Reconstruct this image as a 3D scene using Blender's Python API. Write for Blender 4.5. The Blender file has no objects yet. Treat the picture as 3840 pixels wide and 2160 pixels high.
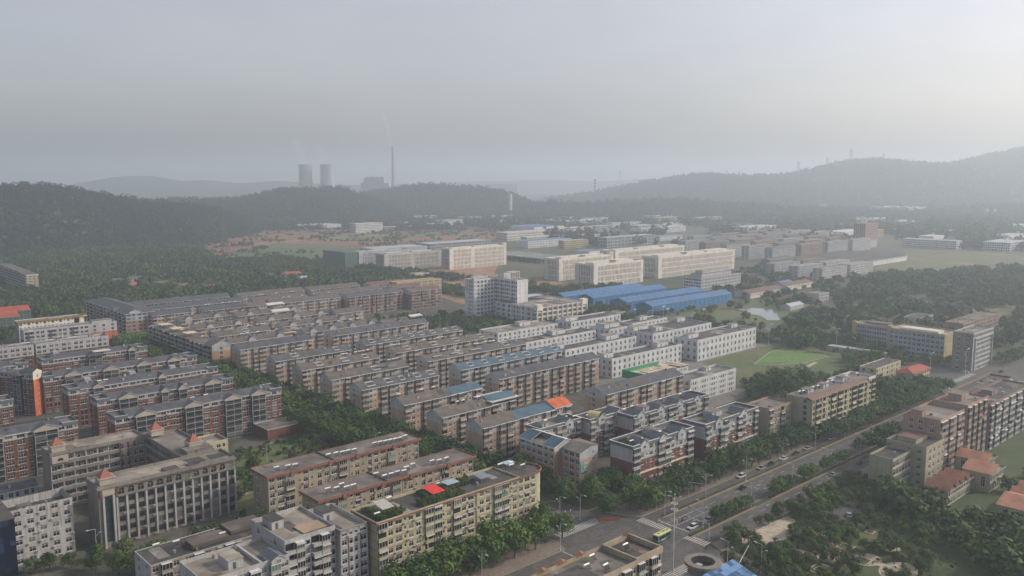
import bpy, math, random
from mathutils import Vector, Matrix
R = math.radians
rnd = random.Random(7)
sc = bpy.context.scene
COL = sc.collection

# ---------------------------------------------------------------- camera
H = 130.0
cam = bpy.data.cameras.new('camera'); cam_o = bpy.data.objects.new('camera', cam); COL.objects.link(cam_o)
cam.sensor_width = 36; cam.lens = 30.05; cam.clip_start = 1; cam.clip_end = 90000
PITCH = math.atan((1080 - 663) / 3205)
cam_o.location = (0, 0, H); cam_o.rotation_euler = (R(90) - PITCH, 0, 0)
sc.camera = cam_o

# ---------------------------------------------------------------- world, sun, exposure
SUN_AZ, SUN_EL = R(80), R(33)
world = bpy.data.worlds.new('World'); sc.world = world; world.use_nodes = True
nt = world.node_tree; nt.nodes.clear()
out = nt.nodes.new('ShaderNodeOutputWorld'); bg = nt.nodes.new('ShaderNodeBackground')
sky = nt.nodes.new('ShaderNodeTexSky'); sky.sky_type = 'NISHITA'; sky.sun_disc = False
sky.sun_elevation = SUN_EL; sky.sun_rotation = SUN_AZ
sky.air_density = 1.0; sky.dust_density = 3.1; sky.ozone_density = 1.5; sky.altitude = 100
hs = nt.nodes.new('ShaderNodeHueSaturation'); hs.inputs['Saturation'].default_value = 0.5
nt.links.new(sky.outputs[0], hs.inputs['Color'])
tcw = nt.nodes.new('ShaderNodeTexCoord'); mpw = nt.nodes.new('ShaderNodeMapping'); mpw.inputs['Scale'].default_value = (1.6, 1.6, 5.0); cl = nt.nodes.new('ShaderNodeTexNoise'); cl.inputs['Scale'].default_value = 1.3; cl.inputs['Detail'].default_value = 5
crw = nt.nodes.new('ShaderNodeValToRGB'); crw.color_ramp.elements[0].position = .3; crw.color_ramp.elements[0].color = (.97, .92, .94, 1); crw.color_ramp.elements[1].position = .7; crw.color_ramp.elements[1].color = (1.19, 1.1, 1.07, 1)
mxw = nt.nodes.new('ShaderNodeMix'); mxw.data_type = 'RGBA'; mxw.blend_type = 'MULTIPLY'; mxw.inputs[0].default_value = 1
nt.links.new(tcw.outputs['Generated'], mpw.inputs[0]); nt.links.new(mpw.outputs[0], cl.inputs[0]); nt.links.new(cl.outputs[0], crw.inputs[0]); nt.links.new(hs.outputs[0], mxw.inputs[6]); nt.links.new(crw.outputs[0], mxw.inputs[7]); nt.links.new(mxw.outputs[2], bg.inputs[0])
bg.inputs[1].default_value = 0.115
nt.links.new(bg.outputs[0], out.inputs[0])
sun = bpy.data.lights.new('sun', 'SUN'); sun.energy = 2.1; sun.angle = R(2.0); sun.color = (1.0, 0.88, 0.72)
sun_o = bpy.data.objects.new('sun', sun); COL.objects.link(sun_o)
sd = Vector((math.sin(SUN_AZ) * math.cos(SUN_EL), math.cos(SUN_AZ) * math.cos(SUN_EL), math.sin(SUN_EL)))
sun_o.rotation_euler = sd.to_track_quat('Z', 'Y').to_euler(); sun_o.location = sd * 500
vs = sc.view_settings; vs.view_transform = 'Standard'; vs.look = 'None'; vs.exposure = 0.42; vs.gamma = 1; vs.use_curve_mapping = False
cy = sc.cycles
cy.max_bounces = 6; cy.diffuse_bounces = 2; cy.glossy_bounces = 2; cy.transmission_bounces = 2; cy.volume_bounces = 3
cy.transparent_max_bounces = 4; cy.use_denoising = True; cy.caustics_reflective = False; cy.caustics_refractive = False
HAZE_DENSITY = 0.000265

# ---------------------------------------------------------------- town grid: a runs along the boulevard, b across it
GA = R(47.3); EAX, EAY = math.sin(GA), math.cos(GA)
PHI = R(90) - GA
def P(a, b): return (a * EAX - b * EAY, a * EAY + b * EAX)
def P3(a, b, z=0): x, y = P(a, b); return (x, y, z)
def XY2AB(x, y): return (x * EAX + y * EAY, -x * EAY + y * EAX)

# ---------------------------------------------------------------- helpers
def tag(o, label=None, cat=None, group=None, kind=None):
    if label: o['label'] = label
    if cat: o['category'] = cat
    if group: o['group'] = group
    if kind: o['kind'] = kind
    return o
def empty(name, loc, rz=0):
    o = bpy.data.objects.new(name, None); COL.objects.link(o); o.location = loc; o.rotation_euler = (0, 0, rz)
    o.empty_display_size = 1
    return o
class MB:
    def __init__(s): s.v = []; s.f = []; s.m = []; s.t = (0, 0, 1, 0, 0)
    def at(s, ox=0, oy=0, rz=0, oz=0): s.t = (ox, oy, math.cos(rz), math.sin(rz), oz); return s
    def pt(s, p):
        ox, oy, c, n, oz = s.t; x, y, z = p
        s.v.append((ox + x * c - y * n, oy + x * n + y * c, z + oz)); return len(s.v) - 1
    def poly(s, pts, m=0):
        s.f.append([s.pt(p) for p in pts]); s.m.append(m)
    def box(s, x0, x1, y0, y1, z0, z1, m=0, faces='fblrtu'):
        i = [s.pt(p) for p in ((x0, y0, z0), (x1, y0, z0), (x1, y1, z0), (x0, y1, z0), (x0, y0, z1), (x1, y0, z1), (x1, y1, z1), (x0, y1, z1))]
        for k, q in (('u', (0, 3, 2, 1)), ('t', (4, 5, 6, 7)), ('f', (0, 1, 5, 4)), ('r', (1, 2, 6, 5)), ('b', (2, 3, 7, 6)), ('l', (3, 0, 4, 7))):
            if k in faces: s.f.append([i[j] for j in q]); s.m.append(m)
    def tube(s, p0, p1, r0, r1=None, n=8, m=0, caps=True):
        r1 = r0 if r1 is None else r1
        p0, p1 = Vector(p0), Vector(p1); d = (p1 - p0).normalized()
        u = d.orthogonal().normalized(); w = d.cross(u)
        A = [s.pt(p0 + (u * math.cos(k * 2 * math.pi / n) + w * math.sin(k * 2 * math.pi / n)) * r0) for k in range(n)]
        B = [s.pt(p1 + (u * math.cos(k * 2 * math.pi / n) + w * math.sin(k * 2 * math.pi / n)) * r1) for k in range(n)]
        for k in range(n): s.f.append([A[k], A[(k + 1) % n], B[(k + 1) % n], B[k]]); s.m.append(m)
        if caps: s.f.append(A[::-1]); s.m.append(m); s.f.append(B); s.m.append(m)
    def lathe(s, prof, n=24, m=0, cx=0, cy=0, a0=0, a1=None):
        full = a1 is None; a1 = 2 * math.pi if full else a1
        k2 = n if full else n + 1
        rings = [[s.pt((cx + r * math.cos(a0 + (a1 - a0) * k / n), cy + r * math.sin(a0 + (a1 - a0) * k / n), z)) for k in range(k2)] for r, z in prof]
        for A, B in zip(rings, rings[1:]):
            for k in range(n):
                j = (k + 1) % k2
                s.f.append([A[k], A[j], B[j], B[k]]); s.m.append(m)
    def prism(s, pts, z0, z1, m=0, mt=None):
        n = len(pts); A = [s.pt((x, y, z0)) for x, y in pts]; B = [s.pt((x, y, z1)) for x, y in pts]
        for k in range(n): s.f.append([A[k], A[(k + 1) % n], B[(k + 1) % n], B[k]]); s.m.append(m)
        s.f.append(B); s.m.append(m if mt is None else mt); s.f.append(A[::-1]); s.m.append(m)
    def mesh(s, name, mats, smooth=False):
        me = bpy.data.meshes.new(name); me.from_pydata(s.v, [], s.f)
        for mm in mats: me.materials.append(mm)
        if len(mats) > 1: me.polygons.foreach_set('material_index', s.m)
        if smooth: me.polygons.foreach_set('use_smooth', [True] * len(s.f))
        me.update(); return me
    def build(s, name, mats, parent=None, loc=(0, 0, 0), rz=0, smooth=False, kind=None):
        if not isinstance(mats, (list, tuple)): mats = [mats]
        o = bpy.data.objects.new(name, s.mesh(name, mats, smooth)); COL.objects.link(o)
        o.location = loc; o.rotation_euler = (0, 0, rz)
        if parent: o.parent = parent
        if kind: o['kind'] = kind
        return o
def inst(name, me, parent, loc, rz=0, scale=None):
    o = bpy.data.objects.new(name, me); COL.objects.link(o); o.location = loc; o.rotation_euler = (0, 0, rz)
    if scale: o.scale = scale
    o.parent = parent; return o
def copy_tree(o, parent=None):
    c = o.copy(); COL.objects.link(c)
    if parent: c.parent = parent
    for ch in list(o.children): copy_tree(ch, c)
    return c

# ---------------------------------------------------------------- materials
MC = {}
def base_mat(key):
    m = bpy.data.materials.new(key); m.use_nodes = True; t = m.node_tree
    b = t.nodes['Principled BSDF']; return m, t, b
def N(t, kind, **kw):
    n = t.nodes.new(kind)
    for k, v in kw.items():
        if k in n.inputs: n.inputs[k].default_value = v
        else: setattr(n, k, v)
    return n
def ramp(t, src, stops):
    r = t.nodes.new('ShaderNodeValToRGB'); e = r.color_ramp.elements
    while len(e) > 1: e.remove(e[-1])
    e[0].position = stops[0][0]; e[0].color = (*stops[0][1], 1)
    for p, c in stops[1:]:
        x = e.new(p); x.color = (*c, 1)
    t.links.new(src, r.inputs[0]); return r
def mixc(t, fac, a, b, blend='MIX'):
    m = t.nodes.new('ShaderNodeMix'); m.data_type = 'RGBA'; m.blend_type = blend
    for s_, v in ((0, fac), (6, a), (7, b)):
        if isinstance(v, bpy.types.NodeSocket): t.links.new(v, m.inputs[s_])
        elif s_ == 0: m.inputs[0].default_value = v
        else: m.inputs[s_].default_value = (*v, 1)
    return m.outputs[2]
def geo_pos(t, scale):
    g = t.nodes.new('ShaderNodeNewGeometry'); mp = t.nodes.new('ShaderNodeMapping'); mp.inputs['Scale'].default_value = scale
    t.links.new(g.outputs['Position'], mp.inputs[0]); return mp.outputs[0]
def plain(key, col, rough=0.7, metal=0.0, rndv=0.0):
    if key in MC: return MC[key]
    m, t, b = base_mat(key); b.inputs['Roughness'].default_value = rough; b.inputs['Metallic'].default_value = metal
    nz = N(t, 'ShaderNodeTexNoise', Scale=0.9, Detail=3.0); t.links.new(geo_pos(t, (1, 1, 1)), nz.inputs[0])
    d = tuple(c * 0.82 for c in col); l = tuple(min(1, c * 1.12) for c in col)
    t.links.new(ramp(t, nz.outputs[0], [(0.3, d), (0.7, l)]).outputs[0], b.inputs['Base Color'])
    MC[key] = m; return m
def wall(key, col, dirt=0.35, rough=0.85, vs=1.0):
    if key in MC: return MC[key]
    m, t, b = base_mat(key); b.inputs['Roughness'].default_value = rough
    n1 = N(t, 'ShaderNodeTexNoise', Scale=0.16, Detail=5.0); t.links.new(geo_pos(t, (1, 1, 1)), n1.inputs[0])
    n2 = N(t, 'ShaderNodeTexNoise', Scale=1.3 * vs, Detail=4.0); t.links.new(geo_pos(t, (1, 1, 0.09)), n2.inputs[0])
    n3 = N(t, 'ShaderNodeTexNoise', Scale=2.6, Detail=3.0); t.links.new(geo_pos(t, (1, 1, 1)), n3.inputs[0])
    c1 = ramp(t, n1.outputs[0], [(0.28, tuple(c * 0.8 for c in col)), (0.72, tuple(min(1, c * 1.12) for c in col))]).outputs[0]
    g = ramp(t, n2.outputs[0], [(0.42, (0, 0, 0)), (0.68, (1, 1, 1))]).outputs[0]
    mm = N(t, 'ShaderNodeMath', operation='MULTIPLY'); t.links.new(g, mm.inputs[0]); mm.inputs[1].default_value = dirt
    c2 = mixc(t, mm.outputs[0], c1, (col[0] * 0.35, col[1] * 0.34, col[2] * 0.34))
    g3 = ramp(t, n3.outputs[0], [(0.55, (0, 0, 0)), (0.75, (1, 1, 1))]).outputs[0]
    m3 = N(t, 'ShaderNodeMath', operation='MULTIPLY'); t.links.new(g3, m3.inputs[0]); m3.inputs[1].default_value = dirt * 0.6
    c3 = mixc(t, m3.outputs[0], c2, (col[0] * 0.55, col[1] * 0.5, col[2] * 0.48))
    t.links.new(c3, b.inputs['Base Color']); MC[key] = m; return m
def roofm(key, col, col2=None, sc1=0.12, rough=0.9):
    if key in MC: return MC[key]
    m, t, b = base_mat(key); b.inputs['Roughness'].default_value = rough
    col2 = col2 or tuple(c * 0.55 for c in col)
    n1 = N(t, 'ShaderNodeTexNoise', Scale=sc1, Detail=7.0, Roughness=0.62); t.links.new(geo_pos(t, (1, 1, 1)), n1.inputs[0])
    v = N(t, 'ShaderNodeTexVoronoi', Scale=0.11); t.links.new(geo_pos(t, (1, 1, 0.01)), v.inputs[0])
    c1 = ramp(t, n1.outputs[0], [(0.33, col2), (0.62, col)]).outputs[0]
    bw = N(t, 'ShaderNodeRGBToBW'); t.links.new(v.outputs['Color'], bw.inputs[0])
    k = ramp(t, bw.outputs[0], [(0.2, (0.75, 0.75, 0.75)), (0.8, (1.2, 1.2, 1.2))]).outputs[0]
    t.links.new(mixc(t, 1.0, c1, k, 'MULTIPLY'), b.inputs['Base Color']); MC[key] = m; return m
def tilem(key, col, per=0.9, rough=0.75):
    # rows of roof sheets: thin darker courses following object space
    if key in MC: return MC[key]
    m, t, b = base_mat(key); b.inputs['Roughness'].default_value = rough
    tc = t.nodes.new('ShaderNodeTexCoord')
    wv = N(t, 'ShaderNodeTexWave', Scale=1.0 / per, Distortion=0.6, Detail=1.0); wv.bands_direction = 'X'; t.links.new(tc.outputs['Object'], wv.inputs[0])
    n1 = N(t, 'ShaderNodeTexNoise', Scale=0.25, Detail=6.0); t.links.new(tc.outputs['Object'], n1.inputs[0])
    c1 = ramp(t, n1.outputs[0], [(0.3, tuple(c * 0.65 for c in col)), (0.7, tuple(min(1, c * 1.2) for c in col))]).outputs[0]
    k = ramp(t, wv.outputs[0], [(0.0, (0.72, 0.72, 0.72)), (0.3, (1, 1, 1))]).outputs[0]
    t.links.new(mixc(t, 1.0, c1, k, 'MULTIPLY'), b.inputs['Base Color']); MC[key] = m; return m
def glassm(key, dark=(0.01, 0.014, 0.018), light=(0.13, 0.135, 0.125), frac=0.8):
    if key in MC: return MC[key]
    m, t, b = base_mat(key); b.inputs['Roughness'].default_value = 0.12
    oi = t.nodes.new('ShaderNodeObjectInfo'); g = t.nodes.new('ShaderNodeNewGeometry')
    ad = N(t, 'ShaderNodeMath', operation='ADD'); t.links.new(oi.outputs['Random'], ad.inputs[0]); t.links.new(g.outputs['Random Per Island'], ad.inputs[1])
    fr = N(t, 'ShaderNodeMath', operation='FRACT'); t.links.new(ad.outputs[0], fr.inputs[0])
    mid = tuple(a * 0.6 + c * 0.16 for a, c in zip(dark, light))
    t.links.new(ramp(t, fr.outputs[0], [(0.0, dark), (frac, mid), (frac + 0.06, light), (1.0, tuple(c * 1.5 for c in light))]).outputs[0], b.inputs['Base Color'])
    b.inputs['Roughness'].default_value = 0.16; b.inputs['IOR'].default_value = 1.45; b.inputs['Specular IOR Level'].default_value = 0.22
    MC[key] = m; return m
def groundm(key, cols, s1=0.02, s2=0.3, rough=0.95):
    if key in MC: return MC[key]
    m, t, b = base_mat(key); b.inputs['Roughness'].default_value = rough
    n1 = N(t, 'ShaderNodeTexNoise', Scale=s1, Detail=8.0, Roughness=0.6); t.links.new(geo_pos(t, (1, 1, 1)), n1.inputs[0])
    n2 = N(t, 'ShaderNodeTexNoise', Scale=s2, Detail=5.0, Roughness=0.7); t.links.new(geo_pos(t, (1, 1, 1)), n2.inputs[0])
    k = len(cols); c1 = ramp(t, n1.outputs[0], [(0.3 + 0.4 * i / max(1, k - 1), c) for i, c in enumerate(cols)]).outputs[0]
    d = ramp(t, n2.outputs[0], [(0.3, (0.6, 0.6, 0.6)), (0.7, (1.25, 1.25, 1.25))]).outputs[0]
    t.links.new(mixc(t, 1.0, c1, d, 'MULTIPLY'), b.inputs['Base Color']); MC[key] = m; return m
def leafm(key, cols, rough=0.75):
    if key in MC: return MC[key]
    m, t, b = base_mat(key); b.inputs['Roughness'].default_value = rough
    oi = t.nodes.new('ShaderNodeObjectInfo'); g = t.nodes.new('ShaderNodeNewGeometry')
    nz = N(t, 'ShaderNodeTexNoise', Scale=0.5, Detail=2.0); t.links.new(g.outputs['Position'], nz.inputs[0])
    k = len(cols); c1 = ramp(t, oi.outputs['Random'], [(i / max(1, k - 1), c) for i, c in enumerate(cols)]).outputs[0]
    d = ramp(t, nz.outputs[0], [(0.3, (0.65, 0.65, 0.65)), (0.7, (1.35, 1.35, 1.25))]).outputs[0]
    d2 = ramp(t, g.outputs['Random Per Island'], [(0, (0.7, 0.7, 0.7)), (1, (1.3, 1.3, 1.2))]).outputs[0]
    nl = N(t, 'ShaderNodeTexNoise', Scale=0.022, Detail=3.0); t.links.new(g.outputs['Position'], nl.inputs[0])
    d3 = ramp(t, nl.outputs[0], [(0.35, (0.62, 0.68, 0.75)), (0.55, (1.0, 1.0, 1.0)), (0.7, (1.5, 1.35, 1.1))]).outputs[0]
    c2 = mixc(t, 1.0, mixc(t, 1.0, mixc(t, 1.0, c1, d, 'MULTIPLY'), d2, 'MULTIPLY'), d3, 'MULTIPLY')
    t.links.new(c2, b.inputs['Base Color']); b.inputs['Specular IOR Level'].default_value = 0.25
    MC[key] = m; return m

GLASS = glassm('window_glass'); GLASSB = glassm('blue_glass', (0.01, 0.02, 0.04), (0.03, 0.06, 0.1), 0.8)
GLASSG = glassm('green_glass', (0.015, 0.05, 0.045), (0.12, 0.17, 0.15), 0.6)
WHITE = plain('white_frame', (0.62, 0.62, 0.6)); DARKF = plain('dark_frame', (0.08, 0.08, 0.085)); STEEL = plain('galvanised_steel', (0.42, 0.43, 0.44), 0.4, 0.6)
ACW = plain('aircon_white', (0.42, 0.41, 0.38), 0.5); SLABW = plain('slab_white', (0.38, 0.37, 0.355)); AWN = plain('awning_sheet', (0.33, 0.33, 0.32), 0.5)
CONC = roofm('roof_concrete', (0.2, 0.18, 0.155), (0.1, 0.092, 0.085)); CONCL = roofm('roof_concrete_pale', (0.34, 0.3, 0.245), (0.17, 0.155, 0.14)); CONCD = roofm('roof_felt_dark', (0.085, 0.078, 0.074), (0.04, 0.038, 0.038))
SLATE = tilem('slate_blue_tile', (0.08, 0.086, 0.1)); BROWNT = tilem('brown_grey_tile', (0.13, 0.114, 0.098)); BLUET = tilem('steel_blue_sheet', (0.07, 0.135, 0.19)); GREYT = tilem('grey_tile', (0.095, 0.1, 0.11))
REDT = tilem('red_tile', (0.36, 0.07, 0.04)); ORANGET = tilem('orange_sheet', (0.55, 0.12, 0.035)); TERRA = tilem('terracotta_tile', (0.46, 0.21, 0.12), 0.7, 0.4)
BLUESHED = tilem('blue_shed_sheet', (0.06, 0.17, 0.36), 1.4, 0.6); BLUEWALL = tilem('blue_shed_wall', (0.02, 0.17, 0.38), 1.0, 0.6); PINKT = tilem('pinkish_tile', (0.13, 0.108, 0.1)); MAROON = tilem('maroon_tile', (0.17, 0.095, 0.08))

W_ROOFB = plain('roof_brick', (0.24, 0.13, 0.09)); PATCH = [roofm('patch_a', (0.26, 0.235, 0.2)), roofm('patch_b', (0.10, 0.095, 0.088)), roofm('patch_c', (0.17, 0.135, 0.105)), roofm('patch_d', (0.32, 0.3, 0.26))]
RPATCH = [tilem('tile_patch_dark', (0.06, 0.062, 0.068)), tilem('tile_patch_pale', (0.17, 0.165, 0.155)), tilem('tile_patch_brown', (0.12, 0.09, 0.07)), tilem('tile_patch_blue', (0.07, 0.10, 0.13))]
# ---------------------------------------------------------------- facade kit
TYPES = {'w': (3.0, 1.8, 1.7, 0.75), 's': (1.8, 0.8, 1.1, 1.2), 'W': (3.4, 2.5, 1.75, 0.7), 'G': (3.2, 2.6, 2.1, 0.5), 'N': (2.0, 1.25, 1.8, 0.7),
         'v': (1.9, 0.9, 2.3, 0.4), 'D': (2.6, 1.7, 2.1, 0.5), 'h': (3.0, 1.2, 0.9, 1.5), 'q': (2.5, 1.05, 2.5, 0.2), 'V': (3.4, 1.1, 99, 0.0), 'P': (4.0, 2.8, 2.0, 0.7), 'S': (5.0, 4.0, 2.6, 0.2)}
UM = {}
def window_mesh(w, h, frame, glass):
    key = ('w', round(w, 1), round(h, 1), frame.name, glass.name)
    if key in UM: return UM[key]
    w, h = key[1], key[2]; mb = MB(); f = 0.07
    mb.poly([(0, 0.16, 0), (w, 0.16, 0), (w, 0.16, h), (0, 0.16, h)], 1)
    nm = max(1, round(w / 1.0)); xs = [w * k / nm for k in range(nm + 1)]
    for x in xs:
        x0 = min(max(0, x - f / 2), w - f); mb.box(x0, x0 + f, 0.08, 0.159, 0, h, 0, 'flr')
    for z in (0, h - f) + ((h * 0.68,) if h > 1.3 else ()): mb.box(f, w - f, 0.09, 0.159, z, z + f, 0, 'ftu')
    mb.box(-0.1, w + 0.1, -0.1, 0.0, -0.1, -0.01, 0, 'ftulr')
    UM[key] = mb.mesh('window', [frame, glass]); return UM[key]
def balcony_mesh(w, h, par, glass, frame, dep=1.2, openb=False):
    key = ('b', round(w, 1), round(h, 1), par.name, glass.name, frame.name, dep, openb)
    if key in UM: return UM[key]
    w, h = key[1], key[2]; mb = MB(); d = -dep
    mb.box(-0.05, w + 0.05, d - 0.05, 0, -0.12, 0.08, 0)
    mb.box(0, w, d, 0, 0.08, 0.8, 0, 'flrt')
    top = h - 0.2
    if openb:
        mb.poly([(0, -0.02, .8), (w, -0.02, .8), (w, -0.02, top), (0, -0.02, top)], 1)
        mb.box(-0.03, w + 0.03, d - 0.04, d + 0.06, 1.0, 1.08, 2, 'ftb')
    else:
        mb.box(0.04, w - 0.04, d + 0.04, 0, 0.8, top, 1, 'flr')
        n = max(2, round(w / 0.95))
        for k in range(n + 1):
            x = (w - 0.07) * k / n; mb.box(x, x + 0.07, d - 0.01, d + 0.04, 1.0, top, 2, 'flr')
        mb.box(-0.02, w + 0.02, d - 0.03, 0, top, top + 0.1, 2, 'flrt')
        mb.box(-0.02, w + 0.02, d - 0.02, d + 0.04, 1.0, 1.06, 2, 'ft')
    UM[key] = mb.mesh('balcony', [par, glass, frame]); return UM[key]
def ac_mesh():
    if 'ac' not in UM:
        mb = MB(); mb.box(0, 0.82, -0.48, -0.1, 0, 0.55, 0); mb.poly([(0.1, -0.481, 0.08), (0.5, -0.481, 0.08), (0.5, -0.481, 0.47), (0.1, -0.481, 0.47)], 1)
        mb.box(0.02, 0.08, -0.5, 0, -0.06, 0, 1); mb.box(0.74, 0.8, -0.46, 0, -0.06, 0, 1); UM['ac'] = mb.mesh('air_conditioner', [ACW, DARKF])
    return UM['ac']
def awning_mesh(w):
    key = ('aw', round(w, 1))
    if key not in UM:
        w = key[1]; mb = MB()
        mb.poly([(-0.1, 0, 0.35), (w + 0.1, 0, 0.35), (w + 0.1, -0.55, 0), (-0.1, -0.55, 0)], 0)
        mb.poly([(-0.1, -0.55, -0.05), (w + 0.1, -0.55, -0.05), (w + 0.1, 0, 0.3), (-0.1, 0, 0.3)], 0)
        mb.poly([(-0.1, -0.55, -0.05), (w + 0.1, -0.55, -0.05), (w + 0.1, -0.55, 0), (-0.1, -0.55, 0)], 0)
        UM[key] = mb.mesh('awning', [AWN])
    return UM[key]

ALLB = []
class Bld:
    """One building: an empty at its front corner; +x along the front, +y away from the street it faces."""
    def __init__(s, name, label, cat, a, b, L, W, rot=0, group=None, glass=None, frame=None, z=0):
        ALLB.append(s); x, y = P(a, b); s.a, s.b, s.L, s.W, s.rot = a, b, L, W, rot
        s.root = tag(empty(name, (x, y, z), PHI + R(rot)), label, cat, group); s.z = z
        s.wb = MB(); s.mats = []; s.dist = math.hypot(x + EAX * L / 2, y + EAY * L / 2)
        s.glass = glass or GLASS; s.frame = frame or WHITE; s.join = MB(); s.jm = [s.frame, s.glass, SLABW]; s.n = 0
        s.r = random.Random(hash((round(a), round(b))) & 0xffff)
    def mi(s, m):
        if m not in s.mats: s.mats.append(m)
        return s.mats.index(m)
    def frame_of(s, face):
        return {'F': (0, 0, 0), 'L': (0, s.W, -math.pi / 2), 'R': (s.L, 0, math.pi / 2), 'B': (s.L, s.W, math.pi)}[face]
    def put(s, kind, me, fr, u, v, w, h, d=0, rz=0):
        ox, oy, rz0 = fr; c, n = math.cos(rz0), math.sin(rz0)
        o = inst(kind, me, s.root, (ox + u * c - d * n, oy + u * n + d * c, v), rz0 + rz); s.n += 1
        return o
    def facade(s, face, pat, floors, fh, mats, z0=0.0, vis=99, u0=0.0, u1=None, ac=0.0, awn=0.0, blank=False, par=None, depth=1.2, wscale=1.0, band=None, fr=None, maxind=280):
        """mats: list of (from_z, material). pat: cell letters repeated along the wall."""
        fr = fr or s.frame_of(face); Lf = s.L if face in 'FB' else s.W
        u1 = Lf if u1 is None else u1; Lu = u1 - u0
        wb = s.wb; wb.at(*fr)
        def mat_at(z):
            m = mats[0][1]
            for zz, mm in mats:
                if z >= zz - 0.01: m = mm
            return s.mi(m)
        top = z0 + floors * fh
        if blank or not pat:
            zs = sorted({z0, top} | {zz for zz, _ in mats if z0 < zz < top})
            for za, zb in zip(zs, zs[1:]): wb.poly([(u0, 0, za), (u1, 0, za), (u1, 0, zb), (u0, 0, zb)], mat_at(za))
            return
        cw = lambda ch: 3.7 * wscale if ch in 'BO' else (1.0 if ch == '.' else TYPES[ch][0] * wscale)
        one = sum(cw(ch) for ch in pat)
        reps = max(1, round(Lu / one)); cells = pat * reps; k = Lu / (one * reps)
        for fl in range(floors):
            zb = z0 + fl * fh; zt = zb + fh; m = mat_at(zb); u = u0
            fromtop = floors - 1 - fl
            for ch in cells:
                w = cw(ch) * k; ua, ub = u, u + w; u = ub
                if ch == '.':
                    wb.poly([(ua, 0, zb), (ub, 0, zb), (ub, 0, zt), (ua, 0, zt)], m); continue
                if ch in 'BO':
                    wb.poly([(ua, 0, zb), (ub, 0, zb), (ub, 0, zt), (ua, 0, zt)], m)
                    ww, wh = w * 0.9, fh; big = ww; ind = fromtop < vis and big * 3205 / s.dist > 10 and s.n < maxind
                    openb = ch == 'O' or s.r.random() < 0.12
                    pm = par or SLABW
                    gl = GLASSG if s.r.random() < 0.15 else s.glass
                    if ind:
                        s.put('balcony', balcony_mesh(ww, wh, pm, gl, s.frame, depth, openb), fr, ua + w * 0.05, zb, ww, wh)
                        if s.r.random() < awn * .6: s.put('awning', awning_mesh(ww), fr, ua + w * 0.05, zb + 2.45, ww, .4, d=-depth)
                        if s.r.random() < ac * 0.7: s.put('air_conditioner', ac_mesh(), fr, ua + w * 0.3, zb + 0.25, 1, 1, d=-depth)
                    else:
                        j = s.join.at(*fr); x0, x1 = ua + w * 0.05, ub - w * 0.05
                        j.box(x0, x1, -depth, 0, zb - 0.1, zb + 1.0, 2, 'flrt'); j.box(x0 + .05, x1 - .05, -depth + .05, 0, zb + 1.0, zt - 0.2, 1, 'flr')
                        j.box(x0, x1, -depth, 0, zt - 0.2, zt - 0.11, 0, 'flrt')
                        for q in (0.33, 0.66):
                            xx = x0 + (x1 - x0) * q; j.box(xx - .04, xx + .04, -depth - .01, -depth + .05, zb + 1, zt - .2, 0, 'flr')
                    continue
                _, ww, wh, sill = TYPES[ch]
                ww = min(ww * (1 + (k - 1) * 0.5) * wscale, w * 0.94); wh = min(wh * (fh / 3.0 if fh > 3.3 else 1), fh - 0.25 - sill * (fh / 3.0 if fh > 3.3 else 1)) if wh < 50 else fh
                sill = sill * (fh / 3.0 if fh > 3.3 else 1)
                ww, wh = round(ww, 1), round(wh, 1) if wh < fh else wh
                wa = ua + (w - ww) / 2; wc = wa + ww; za = zb + sill; zc = za + wh
                if za > zb: wb.poly([(ua, 0, zb), (ub, 0, zb), (ub, 0, za), (ua, 0, za)], m)
                if zc < zt: wb.poly([(ua, 0, zc), (ub, 0, zc), (ub, 0, zt), (ua, 0, zt)], m)
                wb.poly([(ua, 0, za), (wa, 0, za), (wa, 0, zc), (ua, 0, zc)], m); wb.poly([(wc, 0, za), (ub, 0, za), (ub, 0, zc), (wc, 0, zc)], m)
                wb.poly([(wa, 0, za), (wa, 0.2, za), (wa, 0.2, zc), (wa, 0, zc)], m); wb.poly([(wc, 0.2, za), (wc, 0, za), (wc, 0, zc), (wc, 0.2, zc)], m)
                if za > zb: wb.poly([(wa, 0, za), (wc, 0, za), (wc, 0.2, za), (wa, 0.2, za)], m)
                if zc < zt: wb.poly([(wa, 0.2, zc), (wc, 0.2, zc), (wc, 0, zc), (wa, 0, zc)], m)
                ind = fromtop < vis and max(ww, wh) * 3205 / s.dist > 10.5 and s.n < maxind
                if ind:
                    s.put('window', window_mesh(ww, wh, s.frame, s.glass), fr, wa, za, ww, wh)
                    if s.r.random() < awn * .6: s.put('awning', awning_mesh(ww), fr, wa, zc + 0.02, ww, .4)
                    if s.r.random() < ac: s.put('air_conditioner', ac_mesh(), fr, wc - 0.1 if s.r.random() < .5 else wa - 0.6, zb + 0.15, 1, 1)
                else:
                    j = s.join.at(*fr); j.poly([(wa, 0.15, za), (wc, 0.15, za), (wc, 0.15, zc), (wa, 0.15, zc)], 1)
                    if s.dist < 1300 and wh < fh:
                        mx = (wa + wc) / 2; j.box(mx - .05, mx + .05, 0.1, 0.149, za, zc, 0, 'flr'); j.box(wa, wc, -0.06, 0.0, za - .12, za - .02, 0, 'ftu')
            if band:
                wb.box(u0, u1, -0.07, 0.0, zt - 0.22, zt - 0.08, s.mi(band), 'ftulr')
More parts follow.
